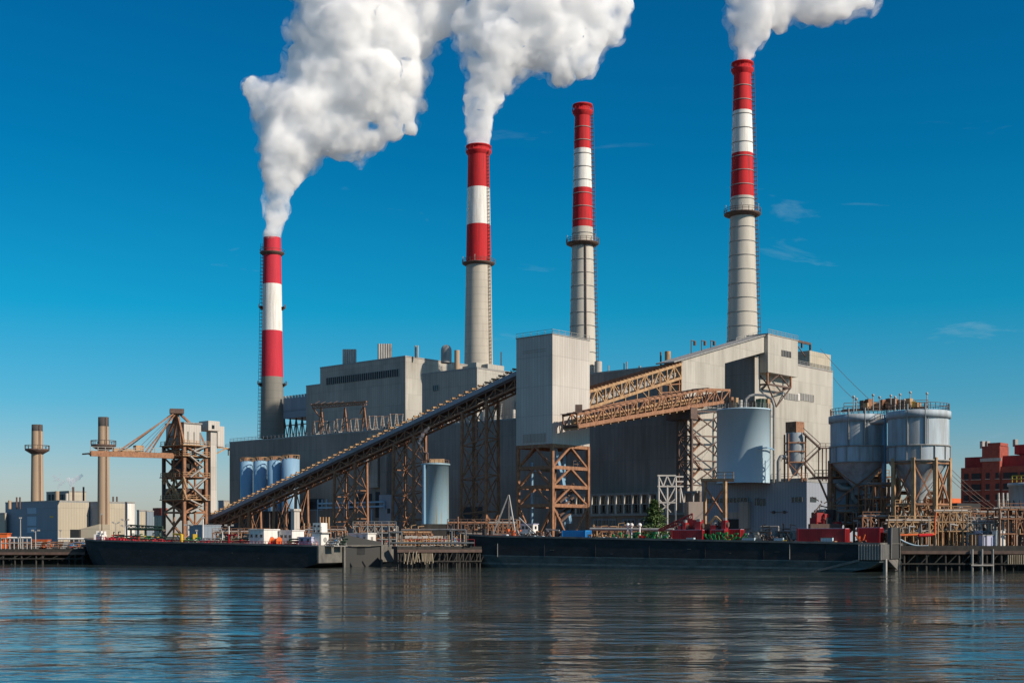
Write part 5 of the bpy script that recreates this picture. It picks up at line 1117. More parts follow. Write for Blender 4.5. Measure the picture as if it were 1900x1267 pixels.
def valve_skid(p, ax, L, mats, rr, h=1.8, nm='pipe'):
    """returns meshes of a manifold: pipes, hand wheels, stands"""
    n_ = Vector((-ax.y, ax.x, 0)); m = MB(); m2 = MB(); m3 = MB()
    for j in range(3):
        z = .5 + .5 * j; a = p + n_ * (j * .7) + Vector((0, 0, z)); m.tube(a - ax * L / 2, a + ax * L / 2, .16 + .05 * (j == 1), n=8)
    k_ = max(2, int(L / 1.3))
    for i in range(k_):
        q_ = p + ax * (L * ((i + .5) / k_ - .5)) + n_ * rr.uniform(0, 1.4); hh = rr.uniform(h * .6, h * 1.15); m.pipe([q_, q_ + Vector((0, 0, hh)), q_ + Vector((0, 0, hh)) + ax * rr.uniform(.3, 1.0)], .11, 6)
        t = q_ + Vector((0, 0, hh * .7)) - n_ * .3; m2.lathe((t.x, t.y), [(.34, t.z - .05), (.40, t.z), (.34, t.z + .05)], 10); m2.tube(t, t + n_ * .3, .06, n=5); m2.tube((t.x, t.y, t.z - .25), (t.x, t.y, t.z + .05), .07, n=6)
        m3.bar(q_ + ax * .4, q_ + ax * .4 + Vector((0, 0, 1.2)), .12)
    return m, m2, m3
def skid(label, p, ax, L, mats, seed, h=1.8, group=None):
    rr = random.Random(seed); root = thing('pipe_manifold', label, 'pipework', p, group); a, b, c = valve_skid(p, ax, L, mats, rr, h)
    a.build('pipe', mats[0], root); b.build('hand_wheel', mats[1], root); c.build('stand', mats[2], root); MB().rbox(p + Vector((0, 0, .02)), L, 2.2, .15, math.atan2(ax.y, ax.x)).build('drip_tray', 'steel', root); return root
def lamp_mast(label, p, h, mat='white', arms=2, group=None):
    root = thing('lamp_mast', label, 'lamp', p, group); MB().tube(p, p + Vector((0, 0, h)), .16, .10, 8).build('pole', mat, root)
    for i in range(arms):
        s_ = (-1) ** i * (.7 if arms > 1 else 0); t = p + Vector((s_, 0, h)); MB().bar(p + Vector((0, 0, h - .2)), t, .1).rbox(t, .55, .4, .35, .1).build('lamp_head', 'galv', root)
    return root
# left barge deck
cabin('deckhouse', 'large white deckhouse with a lilac shaded side, left of the orange hose reel', lb(476, 1.5), 3.9, 5, 3.4, aL, 'white')
cabin('deckhouse', 'smaller white deckhouse right of the orange hose reel on the left barge', lb(530, 6), 3.4, 4, 3.2, aL, 'white')
cabin('deck_box', 'low pale blue-grey deck box beside the white control tower on the left barge', lb(566, 1), 3.2, 3, 1.8, aL, 'lilac', 2, 'deck box', 'lilac')
cabin('deckhouse', 'low white cabin with a greenish end behind the tug notch', lb(664, 20), 5.2, 3, 2.6, aL, 'white', 3)
WH = thing('control_tower', 'narrow two-storey white control tower with round windows at the stern of the left barge', 'control tower', lb(594, 2)); p = lb(594, 3.2); an = math.atan2(aL.y, aL.x)
MB().rbox(p, 2.4, 2.6, 2.7, an).build('lower_room', 'white', WH); MB().rbox(p + Vector((0, 0, 2.7)), 3.3, 3.1, .2, an).build('deck', 'galv', WH); MB().rbox(p + Vector((0, 0, 2.9)), 2.0, 2.2, 1.9, an).build('upper_room', 'white', WH)
m = MB(); n_ = Vector((-aL.y, aL.x, 0))
for z in (3.2, 4.1):
    for s_ in (-.5, .5): c = p - n_ * 1.12 + aL * s_ + Vector((0, 0, z)); MB().tube(c, c - n_ * .08, .28, n=12).build('porthole', 'glass', WH)
c = p + aL * 1.22 + Vector((0, 0, 1.4)); MB().tube(c, c + aL * .1, .5, n=14).build('round_hatch', 'steel', WH)
rail(MB(), [p + aL * 1.6 - n_ * 1.5 + Vector((0, 0, 2.9)), p - aL * 1.6 - n_ * 1.5 + Vector((0, 0, 2.9)), p - aL * 2.4 - n_ * 1.5], 1.0, .08, 1.2).build('guard_rail', 'white', WH)
RE = thing('hose_reel', 'bright orange hose reel between the two white deckhouses', 'hose reel', lb(510, 1.2)); p = lb(511, 1.6)
MB().tube(p + Vector((0, 0, 1.0)) - aL * .9, p + Vector((0, 0, 1.0)) + aL * .9, .55, n=18).build('drum', 'orange', RE)
for s_ in (-.9, .9): MB().tube(p + Vector((0, 0, 1.0)) + aL * s_, p + Vector((0, 0, 1.0)) + aL * (s_ + .1), .95, n=20).build('flange', 'orange', RE)
MB().bar(p - aL * 1.1, p - aL * 1.1 + Vector((0, 0, 1)), .15).bar(p + aL * 1.1, p + aL * 1.1 + Vector((0, 0, 1)), .15).build('stand', 'red', RE)
# green cargo hose boom with its crane
GB = thing('cargo_boom', 'long dark green pipe boom lying over the bow half of the left barge', 'boom', lb(270, 6)); p0, p1 = lb(238, 5) + Vector((0, 0, 3.0)), lb(302, 5) + Vector((0, 0, 3.2))
m = MB().tube(p0, p1, .28).tube(p0 + Vector((0, 0, .9)), p1 + Vector((0, 0, .6)), .16); truss_face(m, p0 + Vector((0, 0, .9)), p1 + Vector((0, 0, .6)), p0, p1, 12, .12, 'w'); m.build('boom_arm', 'dgreen', GB)
m = MB()
for t in (.08, .5, .92): q_ = p0.lerp(p1, t); m.bar((q_.x, q_.y, 4.4), q_, .3)
m.build('stand', 'dgreen', GB)
YC = thing('deck_crane', 'small bright yellow crane on the left barge', 'crane', lb(336, 2)); p = lb(337, 2)
MB().tube(p, p + Vector((0, 0, 2.3)), .38, n=12).build('post', 'yellow', YC); MB().bar(p + Vector((0, 0, 2.2)), p + Vector((0, 0, 2.4)) - aL * 2.3, .45, .4).build('jib', 'yellow', YC); MB().bar(p + Vector((0, 0, 1)) - aL * .4, p + Vector((0, 0, 2.2)) - aL * 1.4, .2).build('ram', 'steel', YC)
p = lb(362, 3); MB().rbox(p + Vector((0, 0, 1.3)), .9, .7, 1.1, .2).rbox(p, .3, .3, 1.3, 0).build('junction_box', 'yellow', None, 'yellow box on a post right of the small yellow crane', 'box')
DV = thing('davit', 'red horizontal beam davit with a thin post, left of the large white deckhouse', 'davit', lb(425, 2)); p = lb(425, 2); MB().tube(p, p + Vector((0, 0, 2.5)), .22, n=8).build('post', 'red', DV); MB().bar(p + Vector((0, 0, 2.3)) - aL * .8, p + Vector((0, 0, 2.3)) + aL * 2.0, .28).build('arm', 'red', DV)
for i, (px, h, ar) in enumerate(((350, 4.2, 2), (377, 5.8, 1), (425, 4.2, 2), (365, 3.0, 1), (413, 3.0, 2), (232, 3.6, 2))):
    lamp_mast(['white lamp mast with two heads right of the yellow crane', 'tallest white post on the left barge', 'white two-headed lamp mast above the red davit', 'short white post beside the tallest one', 'short two-headed white mast left of the red davit', 'two-headed lamp mast on the bow half of the left barge'][i], lb(px, 4), h, 'white', ar, 'lamp masts on the left barge')
for i, (px, t, L, mt, h) in enumerate(((212, 3, 3.5, ('dgreen', 'red', 'steel'), 2.0), (236, 2, 5, ('dgreen', 'red', 'yellow'), 2.2), (258, 2.5, 5, ('green', 'red', 'dgreen'), 2.0), (280, 3, 5, ('dgreen', 'yellow', 'steel'), 2.4), (305, 2, 5, ('dgreen', 'red', 'dgreen'), 1.8), (322, 4, 4, ('steel', 'dgreen', 'dgreen'), 1.8), (350, 1.5, 4, ('green', 'white', 'steel'), 1.4), (385, 1.5, 5, ('steel', 'red', 'dgreen'), 1.7), (405, 3, 5, ('dgreen', 'dgreen', 'steel'), 2.2), (440, 1.5, 4, ('dgreen', 'red', 'dgreen'), 1.8), (495, 3, 4, ('steel', 'dgreen', 'black'), 1.5), (540, 1.2, 3, ('dgreen', 'dgreen', 'green'), 1.5), (615, 3, 3, ('steel', 'blue', 'white'), 1.6), (628, 6, 3, ('dgreen', 'black', 'steel'), 2.0))):
    skid('%s pipe manifold from the bow on the left barge, %s pipes' % (labs[i] if i < 13 else 'last', {'dgreen': 'dark green', 'green': 'bright green', 'steel': 'grey'}[mt[0]]), lb(px, t), aL, L, mt, 40 + i, h, 'pipe manifolds on the left barge')
m = MB(); pts = [lb(px, .3) for px in range(180, 590, 6)]
rail(m, pts, 1.0, .09, 2.0); m.build('safety_rail', 'redflat', BL)
m = MB()
for i in range(34): p = lb(196 + i * 3.4, .8 + rnd.uniform(0, .8)); m.rbox(p, .3, .3, rnd.uniform(.5, 1.2), rnd.uniform(0, 1))
m.build('deck_fitting', 'redflat', BL)
for i, px in enumerate((180, 186, 193)):
    p = lb(px, 4); MB().rbox(p, 1.1, 1.1, 1.4, i).rbox(p + Vector((.2, 0, 1.4)), .6, .5, .8, i).build('mooring_winch', 'white', None, labs[i] + ' white mooring winch from the bow tip of the left barge', 'winch', 'white winches on the bow')
for i, px in enumerate((206, 300, 380, 500, 580, 612, 622, 636)): bollard(lb(px, .6) if px < 590 else lq(-.8, 1 + (px - 590) * .15, 4.45)).build('bollard', 'white' if px > 500 else 'redflat', None, labs[i] + ' twin bollard from the bow along the left barge edge', 'bollard', 'bollards along the left barge')
# blue-grey shed and cranes behind left barge
p = at(362, 0, 345); cabin('shed', 'blue-grey shed behind the lamp masts, at the foot of the ship unloader', Vector((p.x, p.y, GZ)), 6.5, 6, 5.8, Vector((UX, UY, 0)) * -1, 'navy', 0, 'shed', 'bluegrey')

# ------------------------------------------------------------ right barge
QL = Vector((-7.8, 266, 0)); QR = Vector((64.2, 226, 0)); aR = (QR - QL).normalized(); LR = (QR - QL).length; bR = Vector((-aR.y, aR.x, 0)); anR = math.atan2(aR.y, aR.x)
def rb(px, t=0.0):
    q_ = QL + bR * t; k_ = (px - CX) / F; s = (k_ * q_.y - q_.x) / (aR.x - k_ * aR.y); w = q_ + aR * s; w.z = 4.9 + 1.1 * max(0, 1 - s / LR) ** 5; return w
BR = thing('deck_barge', 'very long black flat barge at the right carrying containers and machinery', 'barge', (QL + QR) / 2)
hull(Vector((QL.x, QL.y, 0)) - aR * 6.5, aR, LR + 6.5, 18, 6.9, 4.9, 10, 5.5, 9.0, [0, .21, .265, .45, .475, 1], lambda f: ('hull', 'hull') if f > .47 else (('rubbing_band', 'boot') if f in (.21, .45) else ('lower_hull', 'hullwet')), BR, 3.0)
def rq(s, t, z): w = QL + aR * (LR + s) + bR * t; return Vector((w.x, w.y, z))
def rqb(s0, s1, t0, t1, z0, z1, mb=None):
    return (mb or MB()).hexa([rq(s0, t0, z0), rq(s1, t0, z0), rq(s1, t1, z0), rq(s0, t1, z0), rq(s0, t0, z1), rq(s1, t0, z1), rq(s1, t1, z1), rq(s0, t1, z1)])
rqb(-3.6, .4, -.35, 5.5, 2.2, 4.9).build('fender_block', 'hullgrey', BR); rqb(-.1, .5, 12.5, 18.2, 2.2, 4.9).build('fender_block', 'hullgrey', BR)
for i in range(9): s = -3.5 + i * .48; MB().bar(rq(s, -.42, 2.2), rq(s, -.42, 4.9), .1).build('fender_bar', 'steel', BR)
for i in range(7):
    t = .3 + i * .8; MB().bar(rq(.45, t, 2.2), rq(.45, t, 4.9), .1).build('fender_bar', 'steel', BR)
    if i < 6: MB().bar(rq(.55, 13 + i * .8, 2.2), rq(.55, 13 + i * .8, 4.9), .1).build('fender_bar', 'steel', BR)
MB().prism([rq(.1, 5.2, 2.3), rq(.1, 12.8, 2.3), rq(.1, 12.2, 7.9), rq(.1, 5.8, 7.9)], aR * .5).build('notch_plate', 'steelplate', BR)
m = MB(); m.bar(rq(.75, 5.3, 2.3), rq(.75, 5.8, 7.9), .25); m.bar(rq(.75, 12.7, 2.3), rq(.75, 12.2, 7.9), .25); m.bar(rq(.7, 5.5, 5.0), rq(.7, 12.5, 5.0), .14); m.build('plate_edge', 'hullgrey', BR)
for t in (3.4, 14.5): MB().bar(rq(.2, t, -.6), rq(.2, t, 2.3), .55).build('skeg_post', 'galv', BR)
MB().add([rq(1.3, 5, 1.1), rq(1.3, 8, .35), rq(.3, 13.5, 2.2), rq(.3, 5, 2.2), rq(-1.0, 6, .6), rq(-1.0, 9, .4), rq(-1.0, 13.5, 1.8)], [(0, 1, 2, 3), (0, 4, 5, 1), (1, 5, 6, 2), (0, 3, 4), (4, 3, 2, 6), (4, 6, 5)]).build('scoop', 'hullgrey', BR)
rqb(-1.5, 0, 12, 18, .1, 2.2).build('skeg', 'hullgrey', BR)
MB().bar(rq(-12, -.05, -.1), rq(-3.4, -.05, 2.15), .35, .4).build('rake_edge', 'hullgrey', BR)
for i, px in enumerate((923, 1465)): p = rb(px, -.06); MB().bar((p.x, p.y, 2.2), (p.x, p.y, 4.9), .1).build('draft_mark', 'steel', BR)
def container(label, px0, px1, t, w, h, mat, z=0.0, split=.8, group='red containers on the long barge'):
    a_ = rb(px0, t); b_ = rb(px1, t); L = (b_ - a_).length * split; c = a_ + aR * L / 2 + bR * w / 2; c.z = 4.95 + z
    root = thing('container', label, 'container', c, group); MB().rbox(c, L, w, h, anR).build('body', mat, root)
    m = MB(); k_ = int(L / .38)
    for i in range(k_): q_ = a_ + aR * (L * (i + .5) / k_) + bR * .04; q_.z = c.z + .15; m.rbox(q_, .2, .12, h - .3, anR)
    for i in range(int(w / .4)): q_ = a_ + aR * (L + .04) + bR * (.2 + .4 * i); q_.z = c.z + .15; m.rbox(q_, .1, .16, h - .3, anR)
    m.build('corrugation', mat, root)
    m = MB()
    for s_ in (0, L):
        for q in (0, w): z_ = a_ + aR * s_ + bR * q; z_.z = c.z; m.rbox(z_, .22, .22, h + .05, anR)
    m.build('corner_post', mat, root); MB().rbox(c + Vector((0, 0, h)), L, w, .06, anR).build('roof', 'lilac' if mat != 'blue' else 'blue', root); return root
container('bright blue container on the long barge, the only blue one', 1043, 1098, 1.0, 2.6, 2.55, 'blue', split=.78, group=None)
container('dark red container with the conifer to its left, first of the red ones', 1246, 1312, 2.0, 2.4, 2.6, 'maroon', split=.86)
container('short red container second from the left, its end bright in the sun', 1318, 1350, 2.6, 2.4, 2.6, 'maroon', split=.8)
container('short red container behind the green machinery, third from the left', 1352, 1378, 5, 2.4, 2.7, 'maroon', split=.8)
container('longest red container, near the stern of the long barge', 1480, 1590, 1.6, 3.0, 2.75, 'maroon', split=.80)
container('red container nearly hidden by the dark stern plate', 1592, 1645, 5.5, 2.6, 2.9, 'maroon', split=.75)
# red machinery on top of the containers and beyond
for i, (px, w, z, h, l_) in enumerate(((1263, .6, 2.8, 1.4, 'slim red hydraulic post above the first red container'), (1272, .6, 2.7, 2.1, 'red box above the first red container'), (1297, 1.1, 2.7, 2.3, 'widest of the red upright boxes in the machinery group'), (1325, 1.0, 2.7, 1.6, 'low red box between two taller ones above the containers'), (1345, .8, 2.7, 2.5, 'tallest red upright box beside the tan platform post'))):
    p = rb(px, 4); c = Vector((p.x, p.y, 4.95)); root = thing('winch_unit', l_, 'winch', c, 'red machinery behind the containers')
    MB().rbox((c.x, c.y, 4.95), w, 1.6, z + h - .8, anR).build('housing', 'maroon', root); MB().tube(Vector((c.x, c.y, 4.95 + z + h - 1.6)) - aR * (w * .5 + .35), Vector((c.x, c.y, 4.95 + z + h - 1.6)) + aR * (w * .5 + .35), .5, n=14).build('drum', 'rustdark', root); MB().rbox((c.x, c.y, 4.95 + z + h - .8), w * .6, .9, .5, anR).build('motor', 'steel', root)
rr = random.Random(21)
CR = thing('boom_crane', 'dark red lattice boom lowered from the red machinery towards the conifer', 'crane', rb(1260, 6)); a_, b_ = rb(1222, 6) + Vector((0, 0, 2.4)), rb(1285, 6) + Vector((0, 0, 4.8))
m = MB().bar(a_, b_, .3).bar(a_ + Vector((0, 0, .3)), b_ + Vector((0, 0, 1.0)), .25); truss_face(m, a_ + Vector((0, 0, .3)), b_ + Vector((0, 0, 1.0)), a_, b_, 9, .12, 'w'); m.build('boom', 'maroon', CR)
MB().rbox(rb(1290, 6), 2.4, 2.4, 4.6, anR).build('cab', 'maroon', CR)
CN = thing('excavator_arm', 'tan folded arm of a machine between the red upright boxes', 'excavator', rb(1333, 5)); p = rb(1310, 5) + Vector((0, 0, 3.0)); q_ = rb(1328, 5) + Vector((0, 0, 5.2)); r_ = rb(1340, 5) + Vector((0, 0, 4.0))
MB().bar(p, q_, .45).bar(q_, r_, .4).build('arm', 'tansteel', CN); MB().rbox(rb(1312, 5.6), 2.2, 2, 3.8, anR).build('cab', 'rustdark', CN); MB().rbox(r_ + Vector((0, 0, -.9)), 1, .9, .9, 0).build('bucket', 'rustdark', CN)
def machine(label, px, t, L, mat, mat2, seed):
    rr = random.Random(seed); p = rb(px, t); root = thing('farm_machine' if mat == 'green' else 'deck_machine', label, 'machinery', p, 'machines stowed on the long barge')
    MB().rbox(p + Vector((0, 0, .35)), L, .9, .35, anR).build('chassis', mat, root)
    m = MB()
    for s_ in (-.38, .38): c = p + aR * L * s_ - bR * .5 + Vector((0, 0, .38)); MB().tube(c - bR * .15, c + bR * .2, .38, n=14).build('wheel', 'black', root)
    for i in range(int(L * 3)):
        a_ = p + aR * rr.uniform(-L / 2, L / 2) + bR * rr.uniform(-.5, .6) + Vector((0, 0, .6)); b_ = a_ + aR * rr.uniform(-1.1, 1.1) + Vector((0, 0, rr.uniform(.3, 1.3))); m.bar(a_, b_, .2)
        if rr.random() < .5: m.rbox(b_, rr.uniform(.3, .9), .5, rr.uniform(.2, .5), anR)
    m.build('frame', mat, root); m = MB()
    for i in range(max(2, int(L * .5))): a_ = p + aR * rr.uniform(-L / 2, L / 2) - bR * .55 + Vector((0, 0, rr.uniform(.2, .7))); m.bar(a_, a_ + aR * rr.uniform(.5, 1.4) + Vector((0, 0, rr.uniform(-.3, .3))), .22)
    m.build('attachment', mat2, root); return root
for i, (px, t, L, a_, b_, l_) in enumerate(((1162, 1, 4.2, 'green', 'yellow', 'green machine with a yellow part, nearest the blue container'), (1190, 1.2, 3.2, 'red', 'green', 'small red machine between two green ones'), (1208, 1, 4.5, 'green', 'red', 'long low green machine left of the first red container'), (1232, 1.4, 2.2, 'steel', 'black', 'pale grey engine against the first red container'), (1335, .8, 4.0, 'green', 'yellow', 'green machine with yellow bars in front of the second red container'), (1362, .8, 4.0, 'green', 'yellow', 'green machine with yellow bars at the right end of the container group'), (1112, 2.2, 3.4, 'tansteel', 'steel', 'tan frame right of the blue container'), (1135, 2.6, 3.4, 'tansteel', 'rustdark', 'tan braced stand behind the grey totes'), (950, 2, 3.5, 'orange', 'rust', 'orange deck machine near the bow of the long barge'), (1000, 3, 4, 'rust', 'orange', 'rusty deck machine under the small wheelhouse'), (1020, 1.5, 3.5, 'rustdark', 'tansteel', 'dark machine left of the blue container'), (1430, 1.4, 3.6, 'rustdark', 'tansteel', 'dark machine between the pale totes and the longest container'), (1455, 1.2, 3.0, 'black', 'yellow', 'black and yellow machine at the left end of the longest container'), (975, 1, 3, 'steel', 'tansteel', 'grey engine on the bow half beside a tote'), (1405, 1.6, 2.6, 'steel', 'black', 'grey machine right of the green ones'), (1598, 1.6, 1.6, 'orange', 'black', 'small orange item by the stern plate'))): machine(l_, px, t, L, a_, b_, 60 + i)
for i, (px, w) in enumerate(((938, 1.0), (990, .9), (1004, 1.1), (1115, 1.3), (1131, 1.4), (1141, .8), (1282, 1.4), (1385, 1.3), (1396, 1.0), (1446, 1.6), (1535, 2.0))):
    p = rb(px, .9); root = thing('tote', labs[i] + ' pale blue-grey tote box from the bow on the long barge', 'tote', p, 'totes along the long barge edge'); MB().rbox(p + Vector((0, 0, .12)), w, 1.0, 1.05, anR).build('box', 'tankblue', root)
    m = MB()
    for k_ in range(5): m.rbox(p + aR * (w * (k_ / 4 - .5)) - bR * .52 + Vector((0, 0, .1)), .07, .07, 1.1, anR)
    for z in (.15, .6, 1.1): m.rbox(p - bR * .52 + Vector((0, 0, z)), w, .07, .07, anR)
    m.build('cage', 'galv', root)
# pale long pipe on stands behind the cargo
LP_ = thing('discharge_pipe', 'long pale horizontal pipe on stands behind the barge cargo', 'pipe', rb(1180, 9)); m = MB().tube(rb(1095, 9) + Vector((0, 0, 2.7)), rb(1250, 9) + Vector((0, 0, 2.7)), .32, n=10); m.build('pipe', 'galv', LP_)
m = MB()
for px in (1100, 1130, 1160, 1190, 1220, 1246): m.bar(rb(px, 9), rb(px, 9) + Vector((0, 0, 2.6)), .22)
m.build('stand', 'rust', LP_)
# moored work boats behind the bow: wheelhouse and derrick
WB = thing('work_boat', 'small work boat with a white wheelhouse behind the bow of the long barge', 'boat', rb(982, 12)); p = rb(982, 12); p.z = 6.9
MB().rbox(rb(985, 12) + Vector((0, 0, -2)), 16, 4, 2.6, anR).build('hull', 'rustdark', WB); MB().rbox(Vector((p.x, p.y, 5.4)), 7, 3.2, 1.6, anR).build('lower_deck', 'steelplate', WB)
MB().rbox(p, 3.0, 2.2, 2.0, anR).build('wheelhouse', 'white', WB); m = MB().rbox(p + Vector((0, 0, 2.0)), 3.3, 2.5, .15, anR); m.build('roof', 'lilac', WB)
for s_ in (-.9, 0, .9): MB().rbox(p + aR * s_ - bR * 1.12 + Vector((0, 0, 1.0)), .6, .08, .65, anR).build('window', 'glass', WB)
MB().rbox(p + aR * 1.52 + Vector((0, 0, 1.0)), .08, .8, .65, anR).build('window', 'glass', WB)
DK = thing('derrick', 'grey three-legged derrick with hanging tackle, left of the white wheelhouse', 'derrick', rb(940, 9)); t_ = rb(944, 10); t_.z = zat(918, t_.y)
for px in (912, 958, 945): MB().bar(t_, rb(px, 9 + (px == 945) * 5), .26).build('spar', 'galv', DK)
m = MB().bar(t_, t_ + Vector((.6, 0, -4.5)), .09).bar(t_, t_ + Vector((-.5, 0, -4.5)), .09); m.build('tackle', 'rustdark', DK); MB().rbox(t_ + Vector((.6, 0, -5.2)), .5, .5, .7).build('hook_block', 'galv', DK)
SB = thing('spar_boom', 'thin pale boom slanting down right from the small wheelhouse', 'boom', rb(980, 8)); MB().bar(rb(963, 9) + Vector((0, 0, 4.6)), rb(1002, 7) + Vector((0, 0, .6)), .22).build('spar', 'galv', SB); MB().bar(rb(1015, 7) + Vector((0, 0, 2.4)), rb(1027, 7) + Vector((0, 0, .2)), .3).bar(rb(1013, 7) + Vector((0, 0, 2.5)), rb(1038, 7) + Vector((0, 0, 2.3)), .25).build('brace', 'pale', SB)
p = rb(899, 1.5); MB().tube(p, p + Vector((0, 0, 2.0)), .5, n=14).tube(p + Vector((1.3, 0, 0)), p + Vector((1.3, 0, 1.7)), .42, n=14).build('mooring_post', 'black', None, 'pair of thick black mooring posts at the bow of the long barge', 'bollard')
p = rb(1210, 9); 
for i, px in enumerate((1165, 1172, 1187)): p = rb(px, 8); MB().tube(p + Vector((0, 0, 0)), p + Vector((0, 0, 3.6)), .18, n=8).ball(p + Vector((0, 0, 3.6)), .42, 8, 6).build('capped_vent', 'white', None, ('left', 'middle', 'right')[i] + ' of three white capped vents behind the barge cargo', 'vent', 'white capped vents')
m = MB()
rail(m, [rb(px, .25) for px in (900, 920, 945)], .9, .08, 1.4); m.build('bow_rail', 'orange', BR)
m = MB()
for i in range(150):
    px = rr.uniform(905, 1600); p = rb(px, rr.uniform(.5, 6)); m.rbox(p, rr.uniform(.2, .9), rr.uniform(.2, .6), rr.uniform(.15, .8), rr.uniform(0, 1.5))
m.build('deck_fitting', 'rust', BR)

# dents, seams and scuffs standing proud on the hull sides
for i in range(7):
    p = QL + aR * (5 + i * 11.3) - bR * .02; MB().bar(p + Vector((0, 0, 2.3)), p + Vector((0, 0, 4.8)), .07, .05).build('weld_seam', 'hull', BR)
for i, (s_, z, w) in enumerate(((18, 3.6, .9), (31, 2.9, .5), (47, 3.9, .7), (55, 3.2, .4), (64, 3.5, .9))): MB().rbox((QL + aR * s_ - bR * .03) + Vector((0, 0, z)), w, .06, .07, anR).build('scrape', 'hullgrey', BR)
for i, (s_, z, w) in enumerate(((14, 3.2, .3), (22, 2.2, .25), (40, 2.9, .3), (47, 1.8, .2))): MB().rbox((PL + aL * s_ - bL * .03) + Vector((0, 0, z)), w, .06, .07, math.atan2(aL.y, aL.x)).build('scrape', 'hullgrey', BL)
labs_ = ['first', 'second', 'third', 'fourth', 'fifth', 'sixth', 'seventh', 'eighth', 'farthest left']
M['rustpipe'] = paint('weathered_pipe', (0.12, 0.13, 0.14), .6, var=.4)
# ------------------------------------------------------------ piers
def pier(name, label, x0, y0, x1, y1, depth, zt, th, step, mat='timber', pr=.22, seed=1, fender=True):
    rr = random.Random(seed); a = Vector((x0, y0, 0)); b = Vector((x1, y1, 0)); d = (b - a).normalized(); n_ = Vector((-d.y, d.x, 0)); L = (b - a).length
    root = thing(name, label, 'pier', (a + b) / 2); an = math.atan2(d.y, d.x); c = (a + b) / 2 + n_ * depth / 2
    MB().rbox((c.x, c.y, zt - th), L, depth, th, an).build('deck', 'timber', root)
    MB().rbox(((a + b) / 2 - n_ * .1)[:2] + (zt - th - .6,), L, .3, .6, an).build('cap_beam', 'rustdark', root)
    k_ = min(90, int(L / step))
    for i in range(k_):
        p = a + d * (L * (i + .5) / k_ + rr.uniform(-.2, .2)) + n_ * rr.choice((.15, .15, 1.6, 3.2)); MB().tube((p.x, p.y, -1), (p.x + rr.uniform(-.08, .08), p.y, zt - th), pr * rr.uniform(.8, 1.25), n=8).build('pile', mat if rr.random() > .04 else 'lighttimber', root)
    m = MB()
    for i in range(0, k_, 2): p = a + d * (L * (i + .5) / k_); m.bar(p + Vector((0, 0, .9)), p + d * step * 2 + Vector((0, 0, zt - th - .3)), .16)
    m.bar(a + Vector((0, 0, 1.3)) - n_ * .12, b + Vector((0, 0, 1.3)) - n_ * .12, .25); m.build('bracing', 'timber', root)
    return root, a, d, n_, L
pier('pier', 'dark timber pier at the left edge of the picture, ending at the barge bow', -165, 297, -98, 297, 7, 3.5, .7, 1.5, seed=2)
mp_ = pier('pier', 'dark timber pier between the two barges, with some bleached fender timbers', at(737, 0, 262).x, 262, at(884, 0, 262).x + 1, 265, 14, 4.3, .6, .55, seed=3, pr=.17)
pier('pier', 'dark pier with square bracing right of the long barge stern', at(1672, 0, 238).x, 238, 125, 232, 10, 4.6, .9, 1.2, seed=4)
FT = thing('fender_piles', 'bunch of sunlit bleached fender timbers under the middle pier', 'fender', at(775, 1040, 260.5))
rr = random.Random(5)
for i in range(26):
    px = 748 + i * 2.15; D = 260.6; p = at(px, 0, D); top = zat(1021 + rr.uniform(0, 7) if px < 782 else 1026, D); low = zat(1043 + rr.uniform(-3, 4), D)
    if px < 782 and rr.random() < .3: continue
    MB().bar((p.x + rr.uniform(-.2, .2), D, low), (p.x + (rr.uniform(-.5, .5) if px < 782 else 0), D, top), .17).build('timber', 'lighttimber', FT)
p0 = at(1812, 0, 236); SF = thing('timber_trestle', 'pale weathered timber frame standing in the water below the right pier', 'frame', p0)
m = MB()
for px in (1804, 1822, 1842): p = at(px, 0, 236); m.bar((p.x, 236, -.5), (p.x, 236, 4), .3)
m.bar(at(1802, 1048, 235.8), at(1844, 1048, 235.8), .25); m.build('frame', 'galv', SF)
FB = thing('fender_piles', 'row of bleached fender boards under the right pier by the picture edge', 'fender', at(1890, 1040, 231))
for i in range(14): p = at(1870 + i * 4, 0, 231.5); MB().bar((p.x, 231.5, zat(1046, 231)), (p.x, 231.5, zat(1029, 231)), .22).build('timber', 'lighttimber', FB)
# middle pier pipework
MPW = thing('pier_pipework', 'grey-blue pipe loops and railings on the middle pier between the barges', 'pipework', at(800, 1005, 266)); m = MB(); g = lambda x, y, d=0: at(x, y, 264 + d)
m.pipe([g(722, 1014), g(722, 987), g(745, 987), g(745, 1008)], .2); m.pipe([g(838, 1010), g(838, 983), g(864, 983), g(864, 1012)], .2); m.tube(g(725, 1007), g(880, 1007), .22); m.tube(g(745, 983, 4), g(838, 982, 4), .2); m.build('pipe', 'rustpipe', MPW)
m = MB(); rail(m, [g(737, 1013, .4), g(880, 1013, .4)], 1.4, .08, 3, 2); m.build('railing', 'maroon', MPW)
m = MB()
for x in range(742, 880, 7): m.bar(g(x, 1016, 3), g(x, rnd.uniform(990, 1004), 3), .18)
m.build('post', 'tansteel', MPW)
p = g(808, 998, 14); MB().rbox(Vector((p.x, p.y, 4.3)), 6.5, 3, 1.5, 0).rbox(Vector((p.x - 2.5, p.y, 5.8)), 8, 2, .7, 0).build('pump_house', 'pale', None, 'low pale pump house on the middle pier below the streaked tank', 'pump house')
for i, (px, L, mt) in enumerate(((760, 5, ('tansteel', 'red', 'steel')), (795, 5, ('rust', 'yellow', 'steel')), (825, 4, ('steel', 'red', 'tansteel')), (855, 4, ('siloblue', 'green', 'rust')), (872, 3, ('rust', 'orange', 'rustdark')))):
    p = g(px, 0, 4); p.z = 4.3; skid(labs[i] + ' valve manifold from the left on the middle pier', p, Vector((1, 0, 0)), L, mt, 90 + i, 1.9, 'valve manifolds on the middle pier')
